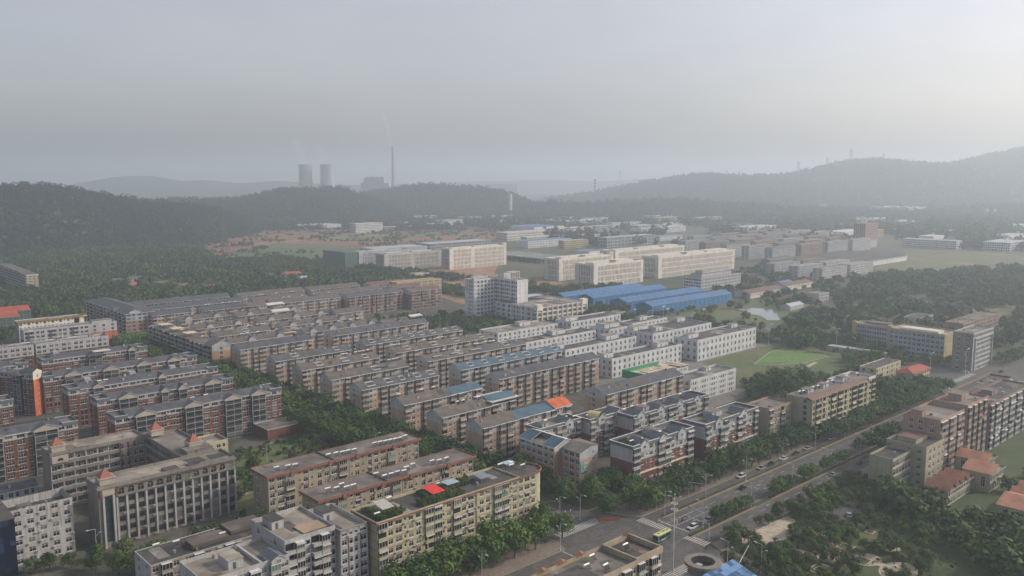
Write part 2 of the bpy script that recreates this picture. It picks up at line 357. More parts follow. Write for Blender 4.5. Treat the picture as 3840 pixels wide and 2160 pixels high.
    def flat_roof(s, z, par=0.9, roof=None, pw=None, over=0.0, cap=None, t=0.22):
        roof = roof or CONC; pw = pw or s.mats[0]; L, W = s.L, s.W
        mb = MB(); mb.box(0, L, 0, W, z - 0.3, z, 0, 'tu'); mb.build('roof', [roof], s.root)
        mb = MB(); o = over
        for bx in ((-o, L + o, -o, -o + t), (-o, L + o, W + o - t, W + o), (-o, -o + t, -o + t, W + o - t), (L + o - t, L + o, -o + t, W + o - t)):
            mb.box(*bx, z - (0.35 if o else 0.0), z + par, 0)
        if cap:
            for bx in ((-o - .06, L + o + .06, -o - .06, -o + t + .06), (-o - .06, L + o + .06, W + o - t - .06, W + o + .06), (-o - .06, -o + t + .06, -o + t + .06, W + o - t - .06), (L + o - t - .06, L + o + .06, -o + t + .06, W + o - t - .06)):
                mb.box(*bx, z + par, z + par + 0.1, 1)
        mb.build('parapet', [pw, cap or pw], s.root)
        s.clutter(z, 1.0, L - 1.0, 1.0, W - 1.0)
    def clutter(s, z, x0, x1, y0, y1):
        if s.dist > 800 or x1 - x0 < 3 or y1 - y0 < 3: return
        q = s.r
        for _ in range(max(1, int((x1 - x0) / 14))):
            w_, d_ = q.uniform(2, min(9, x1 - x0 - .5)), q.uniform(1.2, y1 - y0 - .5); x, y = q.uniform(x0, x1 - w_), q.uniform(y0, y1 - d_); mb = MB(); mb.box(0, w_, 0, d_, 0, .025, 0, 'tflrb'); mb.build('roof_patch', [PATCH[q.randrange(4)]], s.root, (x, y, z + .004 * _))
        for _ in range(max(1, int((x1 - x0) / 9))):
            k = q.random(); mb = MB(); x, y = q.uniform(x0, x1 - 1.3), q.uniform(y0, y1 - 1.3)
            if k < .35: mb.tube((.5, .5, 0), (.5, .5, 1.1), .5, n=10); mb.build('water_tank', [STEEL], s.root, (x, y, z + .03))
            elif k < .7: mb.box(0, q.uniform(.6, 1.3), 0, q.uniform(.6, 1.2), 0, q.uniform(.4, 1.1), 0); mb.build('roof_vent', [q.choice([CONC, W_ROOFB, ACW])], s.root, (x, y, z + .03))
            else: mb.tube((0, 0, 0), (0, 0, q.uniform(1, 2.5)), .05, n=5); mb.build('vent_pipe', [STEEL], s.root, (x, y, z + .03))
    def gable_roof(s, z, rise=2.6, roof=None, gable=None, over=0.5, fascia=None, x0=0, x1=None, ridge=0.5, gov=0.25):
        roof = roof or BROWNT; gable = gable or s.mats[-1]; x1 = s.L if x1 is None else x1; W = s.W; ym = W * ridge
        sl = rise / ym; sl2 = rise / (W - ym); mb = MB(); g = gov
        A0, A1 = (x0 - g, -over, z - sl * over), (x1 + g, -over, z - sl * over); R0, R1 = (x0 - g, ym, z + rise), (x1 + g, ym, z + rise)
        B0, B1 = (x0 - g, W + over, z - sl2 * over), (x1 + g, W + over, z - sl2 * over); th = 0.18
        up = lambda p: (p[0], p[1], p[2] + th)
        mb.poly([up(A0), up(A1), up(R1), up(R0)], 0); mb.poly([up(R0), up(R1), up(B1), up(B0)], 0)
        mb.poly([A0, R0, R1, A1], 1); mb.poly([R0, B0, B1, R1], 1)
        for p, q in ((A0, A1), (B1, B0), (R0, A0), (B0, R0), (A1, R1), (R1, B1)): mb.poly([p, q, up(q), up(p)], 1)
        mb.build('roof', [roof, fascia or WHITE], s.root)
        gm = s.mi(gable); s.wb.at(0, 0, 0)
        for x in (x0, x1): s.wb.poly([(x, 0, z), (x, W, z), (x, ym, z + rise)], gm)
        if s.dist < 720 and roof not in (ORANGET, REDT, BLUET, TERRA, BLUESHED):
            q = s.r
            for _ in range(max(2, int((x1 - x0) / 12))):
                w_ = q.uniform(1.5, 7); xa = q.uniform(x0 + .3, max(x0 + .4, x1 - w_)); ya, yb = sorted((q.uniform(.3, ym - .5), q.uniform(.3, ym - .4)))
                if yb - ya < .8: continue
                f = lambda y: z + sl * y + th + .03 + .004 * _
                mb = MB(); mb.poly([(xa, ya, f(ya)), (xa + w_, ya, f(ya)), (xa + w_, yb, f(yb)), (xa, yb, f(yb))]); mb.poly([(xa, ya, f(ya) - .05), (xa + w_, ya, f(ya) - .05), (xa + w_, ya, f(ya)), (xa, ya, f(ya))]); mb.build('roof_patch', [RPATCH[q.randrange(4)]], s.root)
            for _ in range(max(1, int((x1 - x0) / 15))):
                xa, ya = q.uniform(x0 + 1, x1 - 1), q.uniform(1, ym * .9); mb = MB(); mb.box(0, q.uniform(.5, 1.2), 0, .6, -.3, q.uniform(.7, 1.3), 0); mb.build('chimney', [q.choice([ACW, CONC, BROWNT])], s.root, (xa, ya, z + sl * ya + th))
        if s.dist < 800:
            mb = MB(); mb.box(x0 - g, x1 + g, -over - 0.12, -over, z - sl * over - 0.1, z - sl * over + 0.12, 0); mb.build('eave_gutter', [WHITE], s.root)
    def dormer(s, u, w, z, rise, wallm, roof, face='F', depth=5.0, body=2.4, out=0.3, win='w', glass=None, name='dormer'):
        """gabled wall dormer standing on the front wall plane"""
        fr = s.frame_of(face); mb = MB().at(*fr); u0, u1 = u - w / 2, u + w / 2; um = u; o = 0.35
        mb.poly([(u0, -out, z - body), (u1, -out, z - body), (u1, -out, z), (um, -out, z + rise), (u0, -out, z)], 0)
        for x in (u0, u1): mb.poly([(x, -out, z - body), (x, depth * .7, z - body), (x, depth * .7, z), (x, -out, z)], 0)
        if out > 0.05: mb.poly([(u0, -out, z - body), (u0, 0, z - body), (u1, 0, z - body), (u1, -out, z - body)], 0)
        s2 = rise / (w / 2); zz = z - s2 * o
        for q, e in ((u0 - o, 0), (u1 + o, 1)):
            mb.poly([(q, -out - .3, zz + .12), (um, -out - .3, z + rise + .12), (um, depth, z + rise + .12), (q, depth, zz + .12)], 1)
            mb.poly([(q, -out - .3, zz), (um, -out - .3, z + rise), (um, -out - .3, z + rise + .14), (q, -out - .3, zz + .14)], 2)
            mb.poly([(q, -out - .3, zz), (q, depth, zz), (q, depth, zz + .13), (q, -out - .3, zz + .13)], 2)
        d = mb.build(name, [wallm, roof, WHITE], s.root)
        if win:
            ww = min(1.5, w * .4); me = window_mesh(ww, 1.3, s.frame, glass or s.glass)
            o2 = s.put('window', me, fr, um - ww / 2, z - body * .5 - .35, ww, 1.3, d=-out - 0.17); o2.parent = d
            o2.location = o2.location; 
        return d
    def roof_box(s, x, y, l, w, z, h, wm=None, rm=None, name='stair_head', door=True):
        mb = MB(); mb.box(x, x + l, y, y + w, z, z + h, 0, 'fblr'); mb.box(x - .2, x + l + .2, y - .2, y + w + .2, z + h, z + h + .18, 1)
        if door: mb.box(x + l * .3, x + l * .3 + .9, y - .03, y, z + .05, z + 2.0, 2, 'flrt')
        return mb.build(name, [wm or s.mats[0], rm or CONC, DARKF], s.root)
    def done(s, top=None):
        if top is not None:
            s.wb.at(0, 0, 0); s.wb.poly([(0, 0, top), (s.L, 0, top), (s.L, s.W, top), (0, s.W, top)], 0)
        s.wb.build('wall', s.mats, s.root)
        if s.join.f: s.join.build('window', s.jm, s.root, kind='stuff')
        return s.root
    def shell(s, h, mats, faces='RB', z0=0.0):
        for f in faces: s.facade(f, '', 1, h - z0, mats, z0=z0, blank=True)

# ---------------------------------------------------------------- setting: ground, roads, fields, water
def sheet(name, pts, mat, z, mb=None, kind='structure', ab=True, label=None, cat=None):
    m = MB(); m.poly([(*(P(*p) if ab else p), z) for p in pts]); o = m.build(name, [mat]); o['kind'] = kind
    if label: tag(o, label, cat)
    return o
G_COUNTRY = groundm('country_ground', [(0.03, 0.045, 0.022), (0.055, 0.07, 0.032), (0.10, 0.095, 0.055), (0.045, 0.06, 0.03)], 0.006, 0.05)
G_PAVE = groundm('estate_paving', [(0.07, 0.075, 0.05), (0.12, 0.11, 0.095), (0.05, 0.06, 0.035), (0.10, 0.09, 0.08)], 0.06, 0.5)
G_YARD = groundm('factory_yard', [(0.15, 0.145, 0.135), (0.22, 0.21, 0.19)], 0.04, 0.4)
G_ASPH = groundm('asphalt', [(0.06, 0.059, 0.058), (0.115, 0.112, 0.108), (0.075, 0.073, 0.07), (0.13, 0.125, 0.115)], 0.09, 0.7, 0.85)
G_WALK = groundm('pavement_slabs', [(0.19, 0.16, 0.135), (0.25, 0.21, 0.18)], 0.1, 1.1)
G_GRASS = groundm('park_grass', [(0.035, 0.06, 0.018), (0.06, 0.09, 0.028), (0.09, 0.10, 0.04)], 0.07, 0.8)
G_DGRASS = groundm('shaded_grass', [(0.03, 0.05, 0.02), (0.055, 0.075, 0.03)], 0.09, 0.9)
G_TURF = groundm('sports_turf', [(0.08, 0.18, 0.035), (0.11, 0.22, 0.045), (0.12, 0.19, 0.05)], 0.05, 0.3)
G_RED = groundm('red_earth', [(0.09, 0.09, 0.04), (0.22, 0.09, 0.05), (0.27, 0.12, 0.075), (0.12, 0.10, 0.05), (0.24, 0.15, 0.09)], 0.009, 0.05)
G_REDB = groundm('red_earth_brown', [(0.26, 0.13, 0.075), (0.36, 0.21, 0.13), (0.13, 0.12, 0.06)], 0.02, 0.12)
G_PALE = groundm('pale_paving', [(0.42, 0.36, 0.27), (0.5, 0.43, 0.33)], 0.1, 0.6)
G_DRY = groundm('dry_grass', [(0.16, 0.15, 0.05), (0.10, 0.12, 0.045), (0.24, 0.19, 0.10)], 0.015, 0.1)
G_MEADOW = groundm('green_field', [(0.06, 0.10, 0.03), (0.10, 0.13, 0.045), (0.17, 0.12, 0.06)], 0.02, 0.15)
g = MB(); g.poly([(-34000, -4000, 0), (34000, -4000, 0), (34000, 38000, 0), (-34000, 38000, 0)]); o = g.build('ground', [G_COUNTRY]); o['kind'] = 'structure'
sheet('estate_ground', [(20, 200), (396, 200), (396, 480), (400, 640), (560, 640), (560, 780), (225, 790), (100, 700), (20, 640)], G_PAVE, 0.02)
sheet('factory_ground', [(396.2, 320), (590, 330), (590, 500), (396.2, 500)], G_YARD, 0.02)
sheet('factory_ground', [(396.2, 270), (455, 270), (455, 319), (396.2, 319)], G_YARD, 0.02)
ROADZ = 0.04
sheet('boulevard', [(-60, 176), (1500, 176), (1500, 197), (-60, 197)], G_ASPH, ROADZ)
sheet('service_road', [(-60, 165), (209, 165), (209, 175.6), (-60, 175.6)], G_ASPH, ROADZ)
sheet('service_road', [(249, 166), (545, 166), (545, 173.4), (249, 173.4)], G_ASPH, ROADZ)
sheet('cross_street', [(211, 197.2), (247, 197.2), (240, 214), (236, 240), (236, 900), (217, 900), (217, 240), (213, 214)], G_ASPH, ROADZ)
sheet('cross_street', [(209.2, 60), (230, 60), (246, 150), (248.8, 175.8), (209.2, 175.8)], G_ASPH, ROADZ)
sheet('north_road', [(548, 197.3), (645, 197.3), (672, 330), (640, 850), (600, 1300), (585, 1300), (620, 850), (648, 330), (560, 215)], G_ASPH, ROADZ)
sheet('north_crossing', [(548, 120), (645, 120), (645, 175.8), (548, 175.8)], G_ASPH, ROADZ)
def kerbed(name, pts, mat, z=0.14, kerb=True):
    mb = MB(); mb.prism([P(*p) for p in pts], 0, z, 1, 0); o = mb.build(name, [mat, plain('kerb_stone', (0.36, 0.33, 0.27))]); o['kind'] = 'structure'; return o
kerbed('pavement', [(-60, 197.6), (208, 197.6), (210.6, 204), (210.6, 216), (-60, 216)], G_WALK)
kerbed('pavement', [(250, 197.6), (546, 197.6), (556, 211), (243, 211), (246, 203)], G_WALK)
kerbed('pavement', [(231, 120), (246, 140), (251, 161.5), (545, 161.5), (545, 165.6), (250, 165.6), (242, 150)], G_WALK)
kerbed('verge', [(240, 216), (262, 214), (262, 226), (242, 300), (239, 560), (236.6, 560), (236.6, 241)], G_DGRASS)
kerbed('verge', [(205, 214), (211, 214), (216.6, 240), (216.6, 560), (209, 560), (209, 240)], G_DGRASS)
# medians: planting bed between two kerbs
def median(a0, a1, b0, b1):
    mb = MB(); mb.box(0, a1 - a0, 0, b1 - b0, 0, 0.16, 0); mb.box(0.25, a1 - a0 - .25, 0.25, b1 - b0 - .25, 0.16, 0.5, 1)
    o = mb.build('median_strip', [plain('kerb_yellowed', (0.42, 0.34, 0.2)), leafm('hedge_leaf', [(0.045, 0.05, 0.02), (0.07, 0.055, 0.03)])], None, (*P(a0, b0), 0), PHI); o['kind'] = 'structure'
median(249, 292, 173.6, 175.7); median(303.5, 545, 173.6, 175.7); median(256, 545, 191.7, 193.3); median(60, 207, 175.7, 177.2)
# painted markings, 4 mm thick sheets on the asphalt
PAINT = plain('road_paint', (0.5, 0.49, 0.46), 0.7)
def marks(name, rects, mat=None):
    mb = MB()
    for a0, b0, a1, b1, w in rects:
        d = math.hypot(a1 - a0, b1 - b0); na, nb = -(b1 - b0) / d * w / 2, (a1 - a0) / d * w / 2
        mb.poly([P3(a0 + na, b0 + nb, ROADZ + .012), P3(a1 + na, b1 + nb, ROADZ + .012), P3(a1 - na, b1 - nb, ROADZ + .012), P3(a0 - na, b0 - nb, ROADZ + .012)])
    o = mb.build(name, [mat or PAINT]); o['kind'] = 'structure'; return o
marks('lane_markings', [(q, 187.6, q + 3.6, 187.6, .16) for q in range(272, 540, 9)] + [(q, 183.8, q + 3.6, 183.8, .16) for q in range(272, 540, 9)] + [(q, 180, q + 3.6, 180, .16) for q in range(272, 540, 9)] + [(q, 169.6, q + 3.6, 169.6, .16) for q in range(262, 540, 9)] + [(q, 185, q + 3.6, 185, .16) for q in range(60, 200, 9)])
marks('edge_markings', [(254, 176.2, 540, 176.2, .14), (258, 191.2, 540, 191.2, .14), (252, 173.1, 540, 173.1, .14)], plain('paint_yellow', (0.5, 0.4, 0.16)))
marks('stop_lines', [(252.3, 177, 252.3, 191, .45), (252.6, 180, 270, 180, .2), (252.6, 183.8, 270, 183.8, .2), (252.6, 187.6, 270, 187.6, .2), (206, 177, 206, 197, .4)])
marks('pedestrian_crossing', [(246, b, 250.4, b, .5) for b in [184 + i * 1.05 for i in range(13)]])
marks('pedestrian_crossing', [(246, b, 250.4, b, .5) for b in [166.5 + i * 1.05 for i in range(9)]])
marks('pedestrian_crossing', [(a, 205, a, 209.4, .5) for a in [214.5 + i * 1.1 for i in range(20)]])
marks('pedestrian_crossing', [(a, 158, a, 162.6, .5) for a in [214 + i * 1.1 for i in range(19)]])
marks('pedestrian_crossing', [(556 + i * 1.2, 199, 556 + i * 1.2, 203, .55) for i in range(40)] + [(556 + i * 1.2, 170, 556 + i * 1.2, 174, .55) for i in range(40)] + [(548.5, 178 + i * 1.2, 552, 178 + i * 1.2, .55) for i in range(16)])
for aa, bb in ((262, 178), (262, 182), (262, 185.8), (310, 178), (312, 182), (313, 185.8), (296, 171.3), (345, 171.3)):
    marks('lane_arrow', [(aa, bb, aa + 3, bb, .18), (aa, bb, aa + 1, bb + .55, .16), (aa, bb, aa + 1, bb - .55, .16)])
# park
sheet('park_lawn', [(231.2, 40), (560, 40), (560, 161.3), (251, 161.3), (244, 140), (231.2, 120)], G_GRASS, 0.05)
def disc(name, a, b, r, mat, z, n=28, sq=1.0):
    mb = MB(); mb.poly([P3(a + r * math.cos(i * 2 * math.pi / n), b + r * sq * math.sin(i * 2 * math.pi / n), z) for i in range(n)]); o = mb.build(name, [mat]); o['kind'] = 'structure'; return o
sheet('park_plaza', [(258, 158.5), (262, 160.8), (270, 161), (281, 161), (292, 160), (291, 156), (287, 152.5), (280, 149), (272, 149.5), (264, 152.5), (259.5, 155.5)], G_PALE, 0.17)
disc('park_plaza', 278, 122, 5.5, G_PALE, 0.075, sq=.8); disc('park_plaza', 277, 111, 8, G_PALE, 0.08, sq=.7); disc('park_plaza', 293, 121, 3.6, G_PALE, 0.08); disc('park_plaza', 270, 131.5, 4.2, G_PALE, 0.08); disc('park_plaza', 262, 104, 8, G_PALE, 0.08)
G_BRICKP = groundm('park_brick_paving', [(0.17, 0.12, 0.09), (0.24, 0.17, 0.125)], .15, 1.2)
sheet('park_path', [(269, 136), (283, 140), (286, 133), (276, 119), (268, 122), (267, 130)], G_BRICKP, 0.066)
sheet('park_path', [(262, 152), (267, 136), (269.5, 136.5), (265, 152.5)], G_PALE, 0.07); sheet('park_path', [(283, 139), (286, 149.5), (288, 149), (285.5, 138)], G_PALE, 0.07); sheet('park_path', [(276, 118), (277, 113), (280, 113), (279, 119)], G_PALE, 0.073)
sheet('park_road', [(296, 148), (305, 151), (324, 149), (318, 141), (304, 137.5), (297, 141)], G_ASPH, 0.07); sheet('park_lawn', [(292, 136), (304, 132), (300, 124), (292, 128)], G_MEADOW, 0.075)
def bed(a, b, l, w):   # square planted bed with a pale kerb
    mb = MB(); mb.box(0, l, 0, w, 0, .3, 0, 'fblr'); mb.box(0, l, 0, .4, 0, .35, 0); mb.box(0, l, w - .4, w, 0, .35, 0); mb.box(0, .4, .4, w - .4, 0, .35, 0); mb.box(l - .4, l, .4, w - .4, 0, .35, 0); mb.box(.4, l - .4, .4, w - .4, .1, .22, 1)
    o = mb.build('planting_bed', [G_PALE, G_GRASS], None, (*P(a, b), 0.05), PHI); o['kind'] = 'structure'
for q in ((255, 126.5, 8, 5.5), (257, 128, 4, 2.6), (269, 133, 6, 4.5), (279, 129, 5.5, 5), (272, 120, 6, 5), (299, 130, 3.5, 3), (287, 124, 4, 3)): bed(*q)
# fields
TF = [(566, 330), (589, 331), (585, 293), (548, 294), (532, 304), (522, 316)]
sheet('sports_field', TF, G_TURF, 0.07)
mb = MB()
for i in range(len(TF)):
    (a0, b0), (a1, b1) = TF[i], TF[(i + 1) % len(TF)]; d = math.hypot(a1 - a0, b1 - b0); na, nb = -(b1 - b0) / d * .3, (a1 - a0) / d * .3
    mb.poly([P3(a0 + na, b0 + nb, .1), P3(a1 + na, b1 + nb, .1), P3(a1 - na, b1 - nb, .1), P3(a0 - na, b0 - nb, .1)])
o = mb.build('field_kerb', [G_PALE]); o['kind'] = 'structure'
sheet('playing_court', [(520, 310), (536, 301), (542, 307), (526, 316)], G_DRY, 0.085)
sheet('terraced_lawn', [(488, 262), (540, 262), (540, 286), (488, 290)], G_MEADOW, 0.06)
mb = MB()
for i in range(7): mb.box(490, 530, 264 + i * 3.2, 265.6 + i * 3.2, 0, .7, 0)
hedge_o = mb; 
for v_i, v in enumerate(hedge_o.v): x, y = P(v[0], v[1]); hedge_o.v[v_i] = (x, y, v[2])
tag(hedge_o.build('clipped_hedge', [leafm('hedge_green', [(0.05, 0.11, 0.025), (0.07, 0.13, 0.03)])]), 'parallel rows of clipped bright green hedge beside the sports field steps', 'hedge')
sheet('park_path', [(488, 276), (560, 288), (560, 291), (488, 280)], G_PALE, 0.09)
sheet('meadow', [(455, 220), (548, 216), (600, 260), (600, 345), (500, 345), (480, 300), (455, 262)], G_MEADOW, 0.03)
sheet('red_earth_yard', [(396, 500.5), (412, 500.5), (425, 520), (425, 575), (396, 600), (375, 560), (396, 540)], G_RED, 0.03)
sheet('red_earth_yard', [(540, 610), (700, 600), (760, 680), (760, 860), (900, 1000), (660, 980), (590, 800), (560, 700)], G_REDB, 0.03)
sheet('red_earth_field', [(615, 1050), (690, 1040), (920, 1230), (1340, 1430), (1400, 1600), (1210, 1760), (1000, 1990), (760, 1900), (560, 1290)], G_RED, 0.03)
sheet('green_field', [(650, 1110), (760, 1120), (860, 1200), (930, 1300), (800, 1400), (700, 1400)], G_MEADOW, 0.06)
sheet('green_field', [(640, 1120), (700, 1180), (880, 1420), (800, 1540), (660, 1450), (590, 1280)], G_MEADOW, 0.05); sheet('green_field', [(900, 1560), (1100, 1480), (1290, 1500), (1200, 1600), (1000, 1690)], G_MEADOW, 0.05)
sheet('dirt_track', [(763, 1560), (956, 1604), (1110, 1600), (1110, 1608), (956, 1612), (763, 1570)], G_PALE, 0.1)
sheet('dry_field', [(1150, 470), (1215, 552), (1360, 560), (1560, 650), (1640, 560), (1560, 420), (1400, 380), (1250, 430)], G_DRY, 0.04)
sheet('dry_field', [(800, 215), (950, 225), (960, 300), (820, 310)], G_DRY, 0.04)
sheet('meadow', [(590, 400), (800, 380), (820, 480), (590, 490)], G_MEADOW, 0.035)
wm, t, b_ = base_mat('pond_water'); b_.inputs['Base Color'].default_value = (0.16, 0.19, 0.17, 1); b_.inputs['Roughness'].default_value = 0.12
sheet('pond', [(722, 462), (748, 458), (757, 442), (752, 430), (727, 417), (704, 401), (694, 408), (712, 425), (716, 446)], wm, 0.08)
sheet('river', [(60, 6700), (500, 6500), (900, 6900), (760, 7700), (240, 7900)], wm, 0.08, ab=False)

# ---------------------------------------------------------------- hills
VF, VCX, VCY = 2150.0, 1288.0, 724.5
cP, sP = math.cos(PITCH), math.sin(PITCH)
def ray(u, v, D):  # world point at depth y = D along the line of sight (used once, to lay out the skyline)
    dx = (u - VCX) / VF; dy = (VCY - v) / VF; d = (dx, cP + dy * sP, -sP + dy * cP); k = D / d[1]
    return d[0] * k, D, H + d[2] * k
from mathutils import noise as MN
HG = {}
def hill(name, crest, D, front, back, mat, seed=0, nz=10.0, sub=46, drop=0):
    pts = [ray(u, v + drop, d) for (u, v, d) in [(c[0], c[1], c[2] if len(c) > 2 else D) for c in crest]]
    xs = [p[0] for p in pts]; n = max(24, int((xs[-1] - xs[0]) / (D * 0.012))); cols = []
    for i in range(n + 1):
        x = xs[0] + (xs[-1] - xs[0]) * i / n
        k = max(j for j in range(len(xs) - 1) if xs[j] <= x + 1e-6) if x < xs[-1] else len(xs) - 2
        f = (x - xs[k]) / (xs[k + 1] - xs[k]); f2 = f * f * (3 - 2 * f) * 0.5 + f * 0.5
        cols.append((x, pts[k][1] + (pts[k + 1][1] - pts[k][1]) * f, pts[k][2] + (pts[k + 1][2] - pts[k][2]) * f2))
    def hz(i, j):
        x, yc, zc = cols[i]; t = j / sub
        if t < .7: q = t / .7; y = yc - front * (1 - q); hgt = (0.5 - 0.5 * math.cos(math.pi * q)) ** 0.85
        else: q = (t - .7) / .3; y = yc + back * q; hgt = 0.5 + 0.5 * math.cos(math.pi * q)
        nn = MN.noise(Vector((x / (front * .22) + seed, y / (front * .5), seed))) * 0.5 + MN.noise(Vector((x / (front * .09), y / (front * .2), seed + 5))) * 0.25
        env = math.sin(math.pi * min(1, t / .7)) if t < .7 else 0
        z = (zc + 6) * hgt * (1 + 0.28 * nn * env) - 6 + nn * nz * 0.25 * (1 if t > .02 else 0)
        return (x, y, z)
    mb = MB(); V = [[hz(i, j) for j in range(sub + 1)] for i in range(n + 1)]
    for c in V: mb.v.extend(c)
    for i in range(n):
        for j in range(sub):
            q = i * (sub + 1) + j; mb.f.append([q, q + sub + 1, q + sub + 2, q + 1]); mb.m.append(0)
    o = mb.build(name, [mat], smooth=True); o['kind'] = 'structure'; HG[name + str(seed)] = V; return V
HILLM = groundm('hill_woodland_floor', [(0.022, 0.035, 0.018), (0.05, 0.06, 0.026), (0.10, 0.075, 0.045)], 0.008, 0.09)
HILLF = groundm('far_hill_woodland', [(0.03, 0.045, 0.03), (0.05, 0.065, 0.04)], 0.004, 0.03)
V1 = hill('hill', [(-420, 490, 1650), (-250, 484, 1650), (-120, 476, 1680), (0, 468, 1700), (40, 462, 1700), (100, 460, 1700), (150, 466, 1720), (220, 477, 1760), (290, 490, 1800), (350, 502, 1850), (400, 504, 1900), (450, 507, 1950), (520, 515, 2000), (580, 535, 2050), (640, 556, 2080), (700, 585, 2100)], 1700, 620, 400, HILLM, 1, drop=15)
V2 = hill('hill', [(280, 560), (360, 507), (420, 499), (480, 500), (560, 501), (640, 492), (700, 477), (760, 473), (800, 472), (860, 471), (900, 486), (960, 508), (1030, 532), (1100, 560), (1160, 580), (1200, 592)], 2720, 600, 420, HILLM, 2, drop=9)
V3 = hill('hill', [(820, 520), (900, 489), (950, 480), (1000, 474), (1050, 466), (1100, 464), (1180, 470), (1240, 476), (1290, 487), (1330, 508), (1390, 532), (1440, 552)], 3250, 600, 500, HILLM, 3, drop=9)
V4 = hill('hill', [(-300, 460), (100, 490), (180, 472), (250, 456), (320, 442), (380, 443), (450, 455), (520, 453), (600, 461), (700, 455), (800, 462), (900, 466), (1000, 470), (1100, 466), (1300, 462)], 6200, 1200, 900, HILLF, 4, sub=24)
V5 = hill('hill', [(1330, 512), (1400, 496), (1480, 486), (1560, 470), (1640, 455), (1690, 446), (1750, 438), (1800, 439), (1880, 442), (1950, 440), (2000, 434), (2050, 423), (2110, 408), (2150, 404), (2190, 401), (2240, 406), (2290, 407), (2350, 413), (2400, 410), (2450, 398), (2500, 386), (2560, 374), (2640, 366), (2760, 372), (2900, 400), (3100, 440)], 4600, 1500, 900, HILLF, 5, sub=40, drop=6)
V6 = hill('hill', [(1180, 560), (1290, 524), (1380, 512), (1450, 520), (1560, 512), (1680, 506), (1800, 512), (1900, 520), (2000, 528), (2150, 532), (2300, 530), (2500, 524), (2700, 520), (2900, 530)], 2950, 500, 500, HILLF, 6, sub=24, drop=4)
V7 = hill('hill', [(1000, 462), (1250, 455), (1380, 452), (1500, 456), (1620, 450), (1750, 452), (1900, 460)], 9000, 1500, 1500, HILLF, 7, sub=12)

# ---------------------------------------------------------------- wall materials
W_TAN = wall('tan_render', (0.44, 0.325, 0.255)); W_PINK = wall('pinkish_brick_tile', (0.34, 0.20, 0.15)); W_GREY = wall('pale_grey_render', (0.43, 0.445, 0.455))
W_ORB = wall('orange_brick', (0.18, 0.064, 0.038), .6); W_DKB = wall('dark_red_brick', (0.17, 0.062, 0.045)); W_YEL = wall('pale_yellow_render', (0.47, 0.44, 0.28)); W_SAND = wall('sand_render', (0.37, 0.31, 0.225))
W_WHT = wall('white_render', (0.42, 0.42, 0.425)); W_DIRTYW = wall('stained_white_render', (0.46, 0.455, 0.45), 0.7); W_SCH = wall('school_render', (0.235, 0.21, 0.185), .5); W_CRM = wall('cream_cladding', (0.72, 0.67, 0.58), 0.1)
W_FAC = wall('factory_tile', (0.57, 0.59, 0.60), 0.18); W_TWR = wall('tower_tile', (0.64, 0.65, 0.66), 0.15); W_PNK = wall('salmon_tile', (0.40, 0.26, 0.21)); W_BLU = wall('bluish_tile', (0.34, 0.38, 0.43)); W_OCH = wall('ochre_render', (0.44, 0.36, 0.20)); W_BEIGEG = wall('beige_gable', (0.42, 0.375, 0.315), 0.2)
W_KHA = wall('khaki_render', (0.36, 0.34, 0.25)); TRIMR = wall('red_brown_trim', (0.26, 0.11, 0.075), 0.2); W_GRN = plain('scaffold_net', (0.06, 0.115, 0.09)); W_ORW = wall('orange_render_and_sunlit_brick', (0.5, 0.13, 0.045), 0.1)
W_BRN = wall('brown_tile', (0.27, 0.19, 0.15)); TEALP = plain('teal_parapet', (0.10, 0.125, 0.15)); W_FARW = wall('far_white_sheet', (0.64, 0.65, 0.65), 0.2); W_FARG = wall('far_grey_sheet', (0.34, 0.36, 0.38), 0.2)
HEATERS = []   # (a, b, z, count, spacing, heading, text) filled by the buildings, built later

def painted_roof_opening(s, u, l, v=0.32, z=18, rise=2.6):   # on the front slope: dark sheet for a sunken terrace's shade, white kerb
    W = s.W; y0, y1 = W * .12, W * .36; sl = rise / (W / 2); mb = MB(); q = .18
    f = lambda y, e: z + sl * y + e
    mb.poly([(u, y0, f(y0, q + .03)), (u + l, y0, f(y0, q + .03)), (u + l, y1, f(y1, q + .03)), (u, y1, f(y1, q + .03))], 1)
    for (xa, xb, ya, yb) in ((u, u + l, y0 - .15, y0), (u, u + l, y1, y1 + .15), (u - .15, u, y0, y1), (u + l, u + l + .15, y0, y1)):
        mb.poly([(xa, ya, f(ya, q + .32)), (xb, ya, f(ya, q + .32)), (xb, yb, f(yb, q + .32)), (xa, yb, f(yb, q + .32))], 0)
        mb.poly([(xa, ya, f(ya, q)), (xb, ya, f(ya, q)), (xb, ya, f(ya, q + .32)), (xa, ya, f(ya, q + .32))], 0)
    mb.build('roof_terrace', [WHITE, CONCD], s.root)

